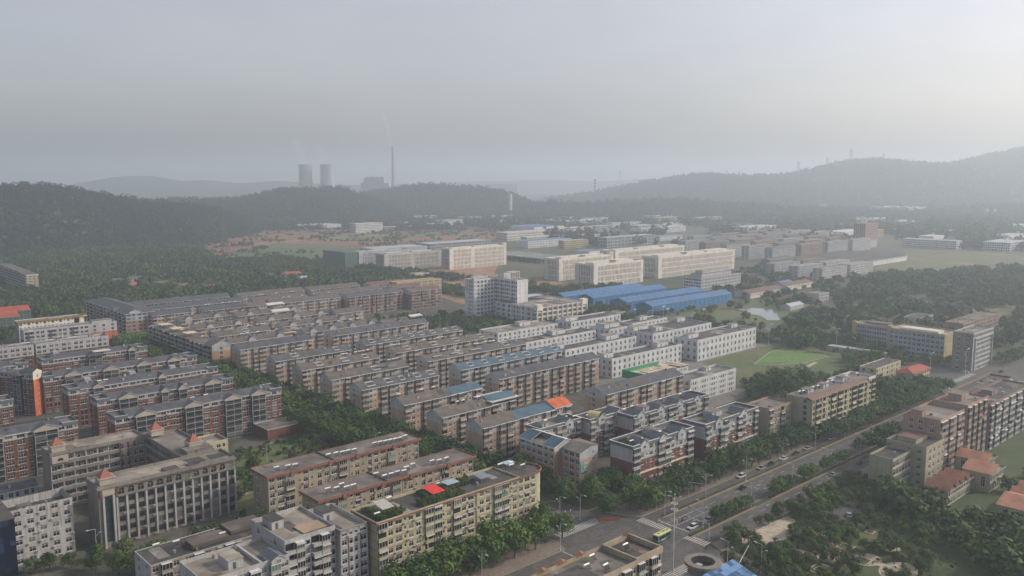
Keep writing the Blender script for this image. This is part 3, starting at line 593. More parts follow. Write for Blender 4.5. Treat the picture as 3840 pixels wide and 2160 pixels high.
def row_house(label, a, b, L, roof=BROWNT, floors=6, vis=3, W=11.5, low=W_TAN, hi=W_GREY, nhi=1, front='BwssB.', dorm=(), gab='...w.s...', openings=0, ac=.12, awn=.12, group=None, dw=5.2, fh=3.0, rise=2.7, shade=None, left_vis=6, end='plain', panels=()):
    s = Bld('apartment_block', label, 'apartment block', a, b, L, W, group=group)
    h = floors * fh; mats = [(0, low), (h - nhi * fh, hi)]
    s.facade('F', front, floors, fh, mats, vis=vis, ac=ac, awn=awn, par=low if nhi < 2 else hi)
    s.facade('L', gab, floors, fh, mats, vis=left_vis)
    s.shell(h, [(0, low), (h - nhi * fh, hi)])
    s.gable_roof(h, rise, roof, hi, over=0.7)
    for u in dorm: s.dormer(u, dw, h + 1.3, 1.5, hi, roof, body=4.0, depth=W * .5, out=0.35)
    for k in range(openings):
        l = 3 + s.r.random() * 2; painted_roof_opening(s, L * (k + .35 + .3 * s.r.random()) / openings, l, z=h, rise=rise)
    for (u, l, m, d) in panels:
        mb = MB(); y0, y1 = W * .12, W * .12 + d; z0 = h + rise * .5
        for x in (0, l): 
            for y in (y0, y1): mb.box(x - .05, x + .05, y - .05, y + .05, h, z0 + .3, 1)
        mb.box(-.3, l + .3, y0 - .3, y1 + .3, z0 + .3, z0 + .42, 0); p = mb.build('roof_shelter', [m, STEEL], s.root, (u, 0, 0))
    return s.done()

WROOF = plain('white_roof_sheet', (0.62, 0.6, 0.55), 0.5); GROOF = plain('grey_roof_sheet', (0.4, 0.43, 0.46), 0.45); CREAMR = plain('cream_roof_sheet', (0.66, 0.55, 0.4), 0.6); YELR = plain('yellow_roof_sheet', (0.55, 0.47, 0.22), 0.6)
# --- six terraces west of the street (short ones), and the long ones behind and beside them
RG = 'pitched-roof terraces of the pink and grey estate'
row_house('tan terrace with dark roof by the street trees, directly in front of the dormer rows', 241, 524, 54, SLATE, vis=3, openings=0, group=RG, left_vis=6, gab='...s.s...')
row_house('tan terrace with weathered grey roof and two sunken roof terraces, second from the dormer rows', 241, 475, 54, GREYT, vis=3, openings=2, group=RG, gab='...w.s...')
row_house('tan terrace with brownish roof and a small dish, third from the dormer rows', 241, 442, 54, BROWNT, vis=3, openings=3, group=RG)
s4 = row_house('tan terrace whose brown roof carries a raised blue sheet panel, fourth from the dormer rows', 241, 410, 53, BROWNT, vis=3, openings=1, group=RG, panels=((33, 7, BLUET, 4),))
row_house('tan terrace with five sunken roof terraces, just behind the half blue roof terrace', 241, 379, 52, GREYT, vis=4, openings=5, group=RG)
def split_roof(label, a, b, segs, **kw):
    """terrace whose roof changes colour along its length: segs = [(x0, x1, material, lift)]"""
    L = segs[-1][1]; W = kw.get('W', 11.5); low, hi = kw.get('low', W_TAN), kw.get('hi', W_GREY); fl = kw.get('floors', 6); h = fl * 3.0
    s = Bld('apartment_block', label, 'apartment block', a, b, L, W, group=RG); mats = [(0, low), (h - 3 * kw.get('nhi', 1), hi)]
    s.facade('F', kw.get('front', 'BwssB.'), fl, 3.0, mats, vis=kw.get('vis', 6), ac=.15, awn=.18, par=low); s.facade('L', kw.get('gab', '...........'), fl, 3.0, mats); s.shell(h, mats)
    for x0, x1, m, lift in segs: s.gable_roof(h + lift, 2.7 if m is not BLUET else 2.1, m, hi, over=.7, x0=x0, x1=x1 - (0 if x1 == L else .3))
    return s
split_roof('terrace with roof half brown tiles, half steel blue sheet, its plain tan gable facing trees', 240, 339, [(0, 30, BROWNT, 0), (30.2, 51, BLUET, .25)]).done()
s = split_roof('short brown-roofed terrace joined to a block with a white-framed dark blue roof', 240, 309, [(0, 31, BROWNT, 0)], vis=5); s.done()
s = split_roof('raised block with dark blue roof framed by a wide white border', 271.4, 309.4, [(0, 17, BLUET, 1.6)], vis=5)
mb = MB()
for x0, x1, y0, y1 in ((-.8, 17.8, -1.2, -.3), (-.8, 17.8, 11.8, 12.7), (-.8, .2, -.3, 11.8), (16.8, 17.8, -.3, 11.8)): mb.box(x0, x1, y0, y1, 19.6, 20.1, 0)
mb.build('roof_border', [WHITE], s.root); s.done()
split_roof('terrace with brown, blue and bright orange roof sections, nearest the green sign block', 243, 283, [(0, 22, BROWNT, 0), (22.2, 46, BLUET, .2), (46.2, 58, ORANGET, .7)], vis=4).done()
row_house('long terrace with dark roof and brown fields beyond its far end, white eave line', 311, 525, 85, GREYT, vis=3, group=RG, front='BssBww.')
row_house('long terrace with many dark roof openings behind the white factory with beige roof', 310, 481, 84, GREYT, vis=2, openings=8, group=RG)
row_house('long terrace with brown roof, three small roof openings and a red-brown gable', 310, 446, 83, BROWNT, vis=2, openings=4, group=RG)
row_house('long terrace carrying three flat pale grey sheet shelters on its roof', 310, 412, 83, BROWNT, vis=2, openings=2, group=RG, panels=((6, 6, GROOF, 4.5), (20, 7, GROOF, 5), (36, 8, GROOF, 5)))
row_house('long terrace with open pergola terraces cut into its blue-grey roof', 310, 380, 85, BLUET, vis=3, openings=7, group=RG, hi=W_GREY, nhi=2)
row_house('longest blue-grey roofed terrace ending beside the green netted fence, five balcony floors showing', 311, 348, 84, SLATE, vis=6, group=RG, front='BwBss.', ac=.2)
row_house('blue-grey roofed terrace with pink gable in front of the long white four-storey block', 329, 285, 67, SLATE, vis=4, W=14.5, group=RG, gab='...sw.......', ac=.2)
# --- dormer rows in the middle distance
DG = 'pinkish tiled rows with little white gabled dormers'
k = dict(roof=PINKT, vis=2, group=DG, ac=.05, awn=.05, front='Bws.', W=12)
row_house('dormer row beside the slate roofs, its two dormers behind the white roof shelters', 257, 662, 40, dorm=(7, 30), **k)
row_house('dormer row just behind the three pale square roof shelters', 251, 617, 41, dorm=(11, 33), **k)
row_house('dormer row with a small blue glass panel on its roof', 251, 578, 40, dorm=(), openings=1, **k)
row_house('dormer row with three dormers and a long white shelter on the next roof', 300, 652, 56, dorm=(11, 32, 50), **k)
row_house('dormer row with three dormers beneath a long white roof sheet', 302, 618, 64, dorm=(10, 32, 54), **k)
row_house('dormer row with three wide dormers ending near the sunken dark gutter roof', 303, 583, 62, dorm=(9, 31, 52), **k)
row_house('dormer row with four dormers, directly behind the long dark-roofed terrace', 303, 549, 64, dorm=(7, 23, 40, 57), **k)
row_house('dormer row with two dormers and a cream yellow roof panel at its end', 247, 548, 45, dorm=(15, 36), panels=((40, 9, CREAMR, 2.5),), **k)
row_house('short low tiled row with one gable beside the parked white van', 366, 540, 24, dorm=(15,), **k)
row_house('short tiled row running behind the dormer rows toward the trees', 366, 610, 26, dorm=(), **k)
# --- slate rows at the back of the estate
SG = 'blue-grey slate rows at the back of the estate'
k = dict(roof=SLATE, vis=2, group=SG, ac=.03, awn=.05, front='Bww.', W=13)
row_house('rearmost slate row under the village trees, nearer half', 249, 768, 19, **k); row_house('rearmost slate row under the village trees, longer half', 270, 770, 77, **k)
row_house('second slate row from the trees', 257, 734, 88, **k)
row_house('third slate row, next to the curved corner block', 250, 701, 33, **k); row_house('third slate row continued with white ends', 292, 698, 52, **k)
k['roof'] = PINKT
row_house('back pinkish row starting below the small red-roofed house', 352, 760, 68, dorm=(), **k)
row_house('back pinkish row with two white stair turrets', 424, 756, 58, dorm=(), **k)
row_house('second back pinkish row, western half, many white tanks', 349, 724, 54, **k); row_house('second back pinkish row, eastern half', 411, 719, 74, **k)
row_house('third back pinkish row, west piece', 330, 697, 18, **k)
row_house('long pinkish row with bright eave line ending at the red gable', 352, 694, 69, **k)
row_house('grey-roofed five-storey terrace with full balcony wall and pink gable facing us', 425, 687, 62, roof=GREYT, vis=6, W=15, front='BB.wB.', low=W_PINK)
k['roof'] = MAROON
row_house('maroon-roofed row near the red earth field with two white turrets', 490, 748, 48, **k); row_house('second maroon-roofed row near the red earth field', 493, 713, 36, **k)
row_house('maroon-roofed six-storey terrace with curved white balcony bands and pink gable', 492, 680, 38, roof=MAROON, vis=6, W=16, front='BBB.', low=W_PINK, gab='....w.w.....')
s = Bld('apartment_block', 'ochre block behind the maroon roof, only its end and top floor showing', 'apartment block', 505, 722, 58, 14)
s.facade('F', 'ww.s', 7, 3, [(0, W_OCH)], vis=2); s.facade('L', '..w..w..', 7, 3, [(0, W_OCH)]); s.shell(21, [(0, W_OCH)]); s.flat_roof(21, 1.0, CONCL, W_OCH); s.done()
# --- long block along the cross street with three pale shelters
s = Bld('apartment_block', 'long dark balcony block beside the cross street with three pale square roof shelters', 'apartment block', 231, 543, 12.5, 112)
s.facade('F', '....w....', 6, 3, [(0, wall('ochre_pink_render', (0.46, 0.29, 0.17))), (15, W_GREY)]); s.facade('L', 'BOBw', 6, 3, [(0, W_SCH)], vis=6, par=plain('balcony_band', (0.30, 0.30, 0.33)), maxind=230); s.shell(18, [(0, W_TAN)])
s.flat_roof(18, .5, BROWNT, W_GREY)
mb = MB().at(0, 0, 0); mb.poly([(-.3, -.3, 18), (12.8, -.3, 18), (12.8, -.3, 19), (6.25, -.3, 21.3), (-.3, -.3, 19)], 0); mb.poly([(-.5, -.5, 19), (6.25, -.5, 21.5), (6.25, 12, 21.5), (-.5, 12, 19)], 1); mb.poly([(6.25, -.5, 21.5), (13, -.5, 19), (13, 12, 19), (6.25, 12, 21.5)], 1)
mb.poly([(-.5, -.55, 18.9), (6.25, -.55, 21.4), (6.25, -.55, 21.65), (-.5, -.55, 19.15)], 2); mb.poly([(6.25, -.55, 21.4), (13, -.55, 18.9), (13, -.55, 19.15), (6.25, -.55, 21.65)], 2)
mb.build('gable', [W_GREY, BROWNT, WHITE], s.root)
for v in (46, 70, 93):
    mb = MB(); mb.box(2, 10, v, v + 9, 20.6, 20.75, 0)
    for x in (2.3, 9.5): mb.box(x, x + .15, v + .3, v + .45, 18, 20.6, 1); mb.box(x, x + .15, v + 8.4, v + 8.6, 18, 20.6, 1)
    mb.build('roof_shelter', [CREAMR, STEEL], s.root)
s.done()
# curved corner block
s = Bld('apartment_block', 'slate-roofed corner block with curved blue and pink front at the back of the estate', 'apartment block', 231, 706, 22, 100)
s.facade('F', 'Ww.ww.B', 7, 3, [(0, W_PINK), (15, W_BLU)], vis=7); s.facade('L', 'sB.w', 7, 3, [(0, W_PINK), (18, W_GREY)], vis=4, maxind=160); s.shell(21, [(0, W_PINK)])
mb = MB(); mb.poly([(-1, -1, 21), (23, -1, 21), (11, 12, 24.5)], 0); mb.poly([(-1, -1, 21), (11, 12, 24.5), (11, 88, 24.5), (-1, 101, 21)], 0); mb.poly([(23, -1, 21), (23, 101, 21), (11, 88, 24.5), (11, 12, 24.5)], 0); mb.poly([(-1, 101, 21), (11, 88, 24.5), (23, 101, 21)], 0)
mb.box(-1, 23, -1, 101, 20.7, 21, 1); mb.build('roof', [SLATE, WHITE], s.root); s.dormer(7, 9, 22.2, 1.6, W_GREY, SLATE, body=1.4, win=None); s.dormer(70, 9, 22.2, 1.6, W_GREY, SLATE, face='L', body=1.4, win=None); s.done()

# --- orange brick complex with beige gabled balcony bays
BAYF = plain('bay_frame_grey_white', (0.4, 0.4, 0.4)); BAYG = plain('bay_lower_glass', (0.06, 0.075, 0.075), .2)
BG = 'orange brick rows with beige gabled balcony bays'
def bay_mesh(s, fr, u, w, h, fh, f0, floors, dep=1.5):
    """full-height glazed balcony bay: white frame, panes each its own part"""
    mb = MB().at(*fr); d = -dep; z1 = h
    for x in (u, u + w - .3) + ((u + w / 2 - .1,) if w > 5 else ()): mb.box(x, x + .2, d, 0, f0, z1, 0, 'flr')
    for k in range(floors + 1):
        z = f0 + k * fh; mb.box(u, u + w, d - .06, 0, z - .09, z + .09, 0)
        if k < floors: mb.box(u + .2, u + w - .2, d + .08, 0, z + .09, z + .95, 2, 'f')
    mb.box(u, u + .06, d, 0, f0, z1, 1, 'l'); mb.box(u + w - .06, u + w, d, 0, f0, z1, 1, 'r')
    o = mb.build('balcony_bay', [BAYF, s.glass, BAYG], s.root)
    for k in range(floors):
        z = f0 + k * fh + .95; me = window_mesh(min(w - .5, 3.2) if w < 5 else (w - .8) / 2, fh - 1.1, DARKF, s.glass)
        for q in ((u + .3,) if w < 5 else (u + .3, u + w / 2 + .12)):
            p = s.put('window', me, fr, q, z, 1, 1, d=d - .03); p.parent = o
    return o
def brick_row(label, a, b, L, bays, floors=7, vis=7, W=11, roofm_=SLATE, towers=(), back_bays=(), white_top=1.0, low=W_ORB, left='...w.......'):
    s = Bld('apartment_block', label, 'apartment block', a, b, L, W, group=BG); fh = 2.9; h = floors * fh; zt = h - 1.7 * fh
    xs = sorted(bays); cur = 0; mats = [(0, low), (zt, W_WHT)]
    for (u, w) in xs + [(L, 0)]:
        if u - cur > 2: s.facade('F', 'WGN' if u - cur > 6 else 'G', floors, fh, mats, u0=cur, u1=u, vis=vis, ac=.12, wscale=1.0)
        elif u > cur: s.facade('F', '', 1, h, mats, u0=cur, u1=u, blank=True)
        if w:
            s.facade('F', '', 1, h, [(0, W_SCH)], u0=u, u1=u + w, blank=True)
            nf = min(floors, vis); bay_mesh(s, (0, 0, 0), u, w, h, fh, h - nf * fh, nf)
            s.dormer(u + w / 2, w + .8, h, 1.9, W_BEIGEG, roofm_, body=.9, depth=W * .62, out=1.7, win=None, name='bay_gable')
        cur = u + w
    s.facade('L', left, floors, fh, mats, vis=vis); s.shell(h, mats)
    # roof: slate parapet skirts and low ridge with sunken terraces
    s.gable_roof(h - .3, 2.3, roofm_, W_WHT, over=.4, x0=6, x1=L - 7)
    for x0, x1 in ((-.2, 5.6), (L - 6.6, L + .2)):
        mb = MB(); mb.box(x0, x1, 0, W, h - .4, h - .2, 0)
        for q in ((x0, x1, -.3, 0), (x0, x1, W, W + .3), (x0, x0 + .25, 0, W), (x1 - .25, x1, 0, W)): mb.box(*q, h - .6, h + .9, 1)
        for q in ((x0 - .05, x1 + .05, -.35, .02), (x0 - .05, x1 + .05, W, W + .35)): mb.box(*q, h + .9, h + 1.0, 2)
        mb.build('roof_terrace', [CONC, TEALP, WHITE], s.root)
    for u in towers:
        mb = MB(); mb.box(u, u + 3, W * .55, W * .55 + 3, h, h + 3.6, 0); mb.box(u + .9, u + 2.1, W * .55 - .04, W * .55, h + 1.4, h + 2.8, 1, 'f')
        mb.poly([(u - 4, W * .5, h + .6), (u + 7, W * .5, h + .6), (u + 1.5, W * .5, h + 3.2)], 0); mb.poly([(u - 4, W * .5, h + .6), (u + 1.5, W * .5, h + 3.2), (u + 1.5, W, h + 3.2), (u - 4, W, h + .6)], 2); mb.poly([(u + 7, W * .5, h + .6), (u + 7, W, h + .6), (u + 1.5, W, h + 3.2), (u + 1.5, W * .5, h + 3.2)], 2)
        mb.build('stair_tower', [W_WHT, DARKF, roofm_], s.root)
    return s.done()
brick_row('orange brick row just behind the school with three glazed bays, brick left end in shade', 124, 402, 83, [(9, 9), (32, 8.5), (52, 8.5), (66, 7.5)], vis=7)
brick_row('orange brick row with wide and narrow beige-gabled bays, second behind the school', 128, 440, 70, [(10, 9), (31, 3.6), (40, 4.5), (54, 9)], vis=5)
brick_row('orange brick row with white square stair towers on the roof, third behind the school', 124, 473, 80, [(12, 5), (46, 4)], towers=(10, 33, 55), vis=4)
brick_row('orange brick row with four beige gables below the pale roof canopy, fourth behind the school', 122, 512, 86, [(11, 8.5), (31, 8.5), (50, 8), (68, 7)], vis=4)
brick_row('orange brick row with one beige gable over its middle, fifth behind the school', 134, 562, 62, [(26, 8), (50, 4)], vis=3, towers=(8,))
brick_row('brick row with beige gabled bay at the picture edge behind the school tower', 40, 408, 70, [(31, 9), (52, 9.5)], vis=7, low=W_ORB)
mb = MB(); mb.box(0, 10, 0, 6, 0, .12, 0)
for x in (.2, 9.7): mb.box(x, x + .12, .2, .32, -2.2, 0, 1); mb.box(x, x + .12, 5.6, 5.72, -2.2, 0, 1)
tag(mb.build('canopy', [WROOF, STEEL], None, (*P(162, 556), 22.5), PHI), 'pale flat sheet canopy raised over the roof terrace of a brick row', 'canopy')
tag(empty('canopy_terrace', (0, 0, 0)), None) if False else None
brick_row('brick row piece with beige gables left of the white stair tower row', 40, 560, 86, [(12, 8.5), (34, 8), (58, 8.5)], vis=3)
brick_row('brick row piece at the picture edge behind the orange tower', 60, 470, 38, [(12, 8.5)], vis=4)
# tall orange tower, turned from the grid
s = Bld('apartment_tower', 'tall orange brick tower with glazed bays and a bright sunlit orange end wall', 'apartment tower', 117, 511, 5.5, 34, rot=31)
mo = [(0, W_ORW), (18.5, wall('sunlit_cream_end', (0.62, 0.58, 0.48), .1))]  # sun on the end wall is put into lighter, warmer colours
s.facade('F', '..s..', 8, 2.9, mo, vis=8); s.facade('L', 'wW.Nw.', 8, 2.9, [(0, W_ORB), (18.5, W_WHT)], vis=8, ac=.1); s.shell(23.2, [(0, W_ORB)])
fr = s.frame_of('L')
for u in (5, 21): bay_mesh(s, fr, u, 5.2, 23.2, 2.9, 0, 8); s.dormer(u + 2.6, 6, 23.4, 1.5, W_BEIGEG, SLATE, face='L', body=.9, depth=5, out=1.7, win=None, name='bay_gable')
s.W, W0 = 34, s.W; s.flat_roof(23.2, .8, CONC, W_WHT); mb = MB(); mb.poly([(-.3, -.3, 23.2), (5.8, -.3, 23.2), (5.8, -.3, 24.6), (2.7, -.3, 26.2), (-.3, -.3, 24.6)], 0); mb.poly([(-.6, -.6, 24.5), (2.7, -.6, 26.4), (2.7, 8, 26.4), (-.6, 8, 24.5)], 1); mb.poly([(2.7, -.6, 26.4), (6, -.6, 24.5), (6, 8, 24.5), (2.7, 8, 26.4)], 1); mb.build('gable', [mo[1][1], SLATE], s.root); s.done()
# white-topped rows and others further left
s = Bld('apartment_block', 'white parapet row with rounded stepped wall panels, middle of the far left rows', 'apartment block', 143, 612, 45, 11)
s.facade('F', 'Ww.', 7, 3, [(0, W_ORB), (15, W_WHT)], vis=2); s.facade('L', '...w...', 7, 3, [(0, W_WHT)]); s.shell(21, [(0, W_WHT)]); s.flat_roof(21, 1.3, CONC, W_WHT); s.roof_box(13, 1, 3, 3, 21, 2.6, W_WHT); s.roof_box(33, 1, 3, 3, 21, 2.6, W_WHT); s.done()
s = Bld('apartment_block', 'white parapet row cut by the left picture edge', 'apartment block', 100, 611, 41.5, 11)
s.facade('F', 'Ww.', 7, 3, [(0, W_ORB), (15, W_WHT)], vis=2); s.facade('L', '', 7, 3, [(0, W_WHT)], blank=True); s.shell(21, [(0, W_WHT)]); s.flat_roof(21, 1.3, CONC, W_WHT); s.roof_box(24, 1, 3, 3, 21, 2.6, W_WHT); s.done()
s = Bld('apartment_block', 'grey row with pale end wall above a deep orange wall, near the street corner', 'apartment block', 150, 672, 63, 11)
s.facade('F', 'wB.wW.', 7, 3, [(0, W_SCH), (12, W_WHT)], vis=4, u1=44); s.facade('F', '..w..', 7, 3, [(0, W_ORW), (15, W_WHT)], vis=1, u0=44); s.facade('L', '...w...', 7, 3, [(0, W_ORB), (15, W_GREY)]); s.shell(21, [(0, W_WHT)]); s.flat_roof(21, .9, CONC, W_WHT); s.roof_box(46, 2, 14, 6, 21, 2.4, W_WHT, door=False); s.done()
s = Bld('hotel_building', 'low curved cream building with a gilded roof rim below the dark trees', 'building', 163, 744, 50, 12)
s.facade('F', 'wh', 5, 3.4, [(0, W_CRM)], vis=3, u1=40); s.facade('L', '..w..', 5, 3.4, [(0, W_SCH)]); s.shell(17, [(0, W_CRM)])
mb = MB(); mb.lathe([(6, 0), (6, 17)], 14, 0, 44, 6, -math.pi / 2, math.pi / 2); mb.build('rounded_end', [W_CRM], s.root)
gm, t, b_ = base_mat('gilded_rim'); b_.inputs['Base Color'].default_value = (0.62, 0.36, 0.12, 1); b_.inputs['Metallic'].default_value = 0.8; b_.inputs['Roughness'].default_value = 0.35
mb = MB(); mb.box(-.6, 44, -.6, -.1, 16.6, 17.9, 0); mb.lathe([(6.1, 16.6), (6.6, 16.6), (6.6, 17.9), (6.1, 17.9)], 14, 0, 44, 6, -math.pi / 2, math.pi / 2); mb.build('roof_rim', [gm], s.root)
s.roof_box(22, 4, 10, .6, 17, 1.8, W_WHT, door=False, name='roof_sign_frame'); s.flat_roof(17, .5, CONC, W_CRM); s.done()
for (a, b, L, lab) in ((150, 823, 40, 'upper red-roofed building wrapped in green scaffold netting'), (140, 790, 34, 'lower red-roofed building wrapped in green scaffold netting')):
    s = Bld('building', lab, 'building', a, b, L, 15); s.shell(16, [(0, W_GRN)], 'FLRB'); s.gable_roof(16, 3, REDT, W_GRN, over=.8)
    mb = MB()
    for q in range(8): mb.box(q * L / 7 - .1, q * L / 7 + .1, -1.1, -.9, 0, 16, 0)
    for q in range(6): mb.box(0, L, -1.15, -1.0, q * 3, q * 3 + .1, 0)
    mb.build('scaffold', [STEEL], s.root); s.done()
s = Bld('apartment_block', 'pink and grey stepped-roof block at the picture edge below the wooded hill', 'apartment block', 243, 1058, 11.5, 120)
s.facade('F', '..w.w..', 7, 3.1, [(0, W_OCH), (15, W_BEIGEG)]); s.facade('L', 'wB', 7, 3.1, [(0, W_PINK)]); s.shell(21.7, [(0, W_PINK)])
for q in range(6):
    mb = MB(); y = q * 20; mb.poly([(-.6, y - .5, 21.7 + q * .5), (12, y - .5, 21.7 + q * .5), (12, y + 20, 22.4 + q * .5), (-.6, y + 20, 23.4 + q * .5)], 0); mb.box(-.6, 12, y - .7, y - .4, 21.0, 22 + q * .5, 1); mb.build('roof', [PINKT, WHITE], s.root)
s.done()

# --- school courtyard block with red pyramid turrets
def turret(s, x, y, w, z, name='turret'):
    mb = MB(); mb.box(x, x + w, y, y + w, z, z + 2.2, 0, 'fblr'); mb.box(x - .35, x + w + .35, y - .35, y + w + .35, z + 2.2, z + 2.5, 0)
    c = (x + w / 2, y + w / 2, z + 5.6); q = [(x + .1, y + .1), (x + w - .1, y + .1), (x + w - .1, y + w - .1), (x + .1, y + w - .1)]
    for k in range(4): mb.poly([(*q[k], z + 2.5), (*q[(k + 1) % 4], z + 2.5), c], 1)
    return mb.build(name, [W_BEIGEG, plain('turret_tile', (0.27, 0.1, 0.06), .7)], s.root)
def arch_mesh(w, h):
    key = ('arch', w, h)
    if key in UM: return UM[key]
    mb = MB(); n = 8; zc = h - w / 2
    A = [(0, 0), (w, 0)] + [(w / 2 + w / 2 * math.cos(math.pi * k / n), zc + w / 2 * math.sin(math.pi * k / n)) for k in range(n + 1)]
    mb.poly([(x, 0.16, z) for x, z in A], 1); B = [(w / 2 + (x - w / 2) * 1.14, z if z == 0 else zc + (z - zc) * 1.14) for x, z in A]
    for k in range(1, len(A) - 1):
        mb.poly([(A[k][0], 0.0, A[k][1]), (A[k + 1][0], 0.0, A[k + 1][1]), (B[k + 1][0], -.06, B[k + 1][1]), (B[k][0], -.06, B[k][1])], 0)
    mb.box(w / 2 - .04, w / 2 + .04, .1, .159, 0, h, 0, 'flr'); mb.box(0, w, .1, .159, zc, zc + .08, 0, 'ftu')
    UM[key] = mb.mesh('window', [W_BEIGEG, GLASS]); return UM[key]
s = Bld('school_building', 'grey school wing with arched top windows, tall pilasters and one red pyramid turret', 'school', 88, 308, 50, 12.5)
L = 50; h = 22; fh = 3.5; nb = 13; x0 = 6.0; cw = (L - x0) / nb; wb = s.wb; pil = MB(); m = s.mi(W_SCH)
for fl in range(6):
    zb = fl * fh + .6; zt = zb + fh
    for k in range(nb):
        ua = x0 + k * cw; ub = ua + cw; ww = 2.1 if k != 4 else 2.7; wa = (ua + ub - ww) / 2; wc = wa + ww; za, zc = zb + .75, zb + 2.75
        if fl == 5: za, zc = zb + .4, zb + 2.7
        wb.poly([(ua, 0, zb), (ub, 0, zb), (ub, 0, za), (ua, 0, za)], m); wb.poly([(ua, 0, zc), (ub, 0, zc), (ub, 0, zt), (ua, 0, zt)], m)
        wb.poly([(ua, 0, za), (wa, 0, za), (wa, 0, zc), (ua, 0, zc)], m); wb.poly([(wc, 0, za), (ub, 0, za), (ub, 0, zc), (wc, 0, zc)], m)
        wb.poly([(wa, 0, za), (wa, .2, za), (wa, .2, zc), (wa, 0, zc)], m); wb.poly([(wc, .2, za), (wc, 0, za), (wc, 0, zc), (wc, .2, zc)], m); wb.poly([(wa, 0, za), (wc, 0, za), (wc, .2, za), (wa, .2, za)], m); wb.poly([(wa, .2, zc), (wc, .2, zc), (wc, 0, zc), (wa, 0, zc)], m)
        if fl < 5: s.put('window', window_mesh(ww, 2.0, DARKF, GLASS), (0, 0, 0), wa, za, 1, 1)
        else:
            for sgn in (0, 1):  # spandrels turning the square opening into an arch
                r = ww / 2; zc0 = zc - r; xc = wa + r; pts = [(xc + (-1 if sgn == 0 else 1) * r * math.cos(math.pi / 2 * q / 5), zc0 + r * math.sin(math.pi / 2 * q / 5)) for q in range(6)]
                corner = (wa if sgn == 0 else wc, zc)
                for q in range(5): wb.poly([(corner[0], -.01, corner[1]), (pts[q][0], -.01, pts[q][1]), (pts[q + 1][0], -.01, pts[q + 1][1])], m)
            s.put('window', arch_mesh(ww, zc - za), (0, 0, 0), wa, za, 1, 1)
        if s.r.random() < .5: s.put('air_conditioner', ac_mesh(), (0, 0, 0), wc - .7, zb + .1, 1, 1, d=-.2)
    if fl: pass
for k in range(nb + 1):
    u = x0 + k * cw; u = min(u, L - .3); o = MB(); o.box(-.28, .28, -.45, -.005, .6, 17.9, 0, 'flrt'); o.build('pilaster', [W_GREY], s.root, (u, 0, 0))
cn = MB(); cn.box(x0, L, -.7, -.01, 17.95, 18.35, 0); cn.box(-.5, L + .3, -.9, -.02, 21.6, 22.3, 0); cn.box(-.5, -.02, -.02, 12.5, 21.6, 22.3, 0); cn.build('cornice', [W_SCH], s.root)
# end tower with a tall dark glazed slot
wb.poly([(0, 0, 0), (2, 0, 0), (2, 0, 22), (0, 0, 22)], m); wb.poly([(4.4, 0, 0), (x0, 0, 0), (x0, 0, 22), (4.4, 0, 22)], m); wb.poly([(2, 0, 18.6), (4.4, 0, 18.6), (4.4, 0, 22), (2, 0, 22)], m); wb.poly([(2, 0, 0), (4.4, 0, 0), (4.4, 0, 2), (2, 0, 2)], m)
wb.poly([(x0, 0, 21.6), (L, 0, 21.6), (L, 0, 22), (x0, 0, 22)], m); wb.poly([(x0, 0, 0), (L, 0, 0), (L, 0, .6), (x0, 0, .6)], m)
mb = MB(); mb.poly([(2, .3, 2), (4.4, .3, 2), (4.4, .3, 18.6), (2, .3, 18.6)], 0)
for q in range(6): mb.box(2, 4.4, .2, .29, 2 + q * 3.2, 2.12 + q * 3.2, 1, 'ftu')
mb.build('stair_window', [GLASSG, DARKF], s.root)
for x in (1.2, 4.6): o = MB(); o.box(x, x + .7, -.6, -.01, 0, 19, 0, 'flrt'); o.build('pilaster', [W_GREY], s.root)
o = MB(); o.box(1.2, 5.3, -.75, -.01, 19.2, 21.4, 0); o.build('name_panel', [W_BEIGEG], s.root)
for x in (.3, 5.5): o = MB(); o.box(x, x + .8, -.8, -.02, 18.8, 21.3, 0); o.build('red_corner_block', [W_ORB], s.root)
s.facade('L', '', 6, 3.6, [(0, W_SCH)], blank=True); s.wb.at(0, 0, 0); s.wb.poly([(0, 0, 21.6), (0, 0, 22), (0, 12.5, 22), (0, 12.5, 21.6)], m); s.shell(22, [(0, W_SCH)])
turret(s, 1.2, 1.5, 5, 22.4); s.flat_roof(22, .9, CONCL, W_SCH); s.roof_box(24, 1.5, 5, 4, 22, .5, CONCD, CONCD, door=False, name='roof_hatch'); s.roof_box(33, 1.5, 4, 4, 22, .4, CONCD, CONCD, door=False, name='roof_hatch'); s.done()
s = Bld('school_building', 'school back wing with open balcony corridors and a red turret with a fanlight below', 'school', 86, 359, 36, 12)
s.facade('L', '', 6, 3.6, [(0, W_SCH)], blank=True); s.shell(22, [(0, W_SCH)])
for fl in range(6):
    zb = fl * 3.6; s.wb.at(0, 0, 0); s.wb.poly([(0, 1.6, zb), (26, 1.6, zb), (26, 1.6, zb + 3.6), (0, 1.6, zb + 3.6)], s.mi(W_SCH))
    o = MB(); o.box(0, 26, 0, .18, zb - .35, zb + 1.05, 0); o.box(0, 26, .18, 1.6, zb - .35, zb - .15, 0); o.box(0, 26, -.08, .2, zb + 1.05, zb + 1.15, 1); o.build('corridor_parapet', [W_SCH, WHITE], s.root)
    for k, ch in enumerate('DwsWwNNswDwNw'):
        ww = {'D': 2.2, 'w': 1.4, 's': .8, 'W': 2.4, 'N': 1.0}[ch]; p = s.put('window', window_mesh(ww, 1.9 if ch in 'DNs' else 1.4, WHITE, GLASS), (0, 0, 0), .6 + k * 1.95, zb + (.5 if ch in 'DNs' else 1.0), 1, 1, d=1.4)
    for k in range(7): o = MB(); o.box(-.15, .15, .02, .3, zb + 1.15, zb + 3.25, 0, 'flrb'); o.build('corridor_post', [W_GREY], s.root, (4.3 * k + .2, 0, 0))
s.facade('F', 'Nw', 6, 3.6, [(0, W_SCH)], u0=26, vis=6)
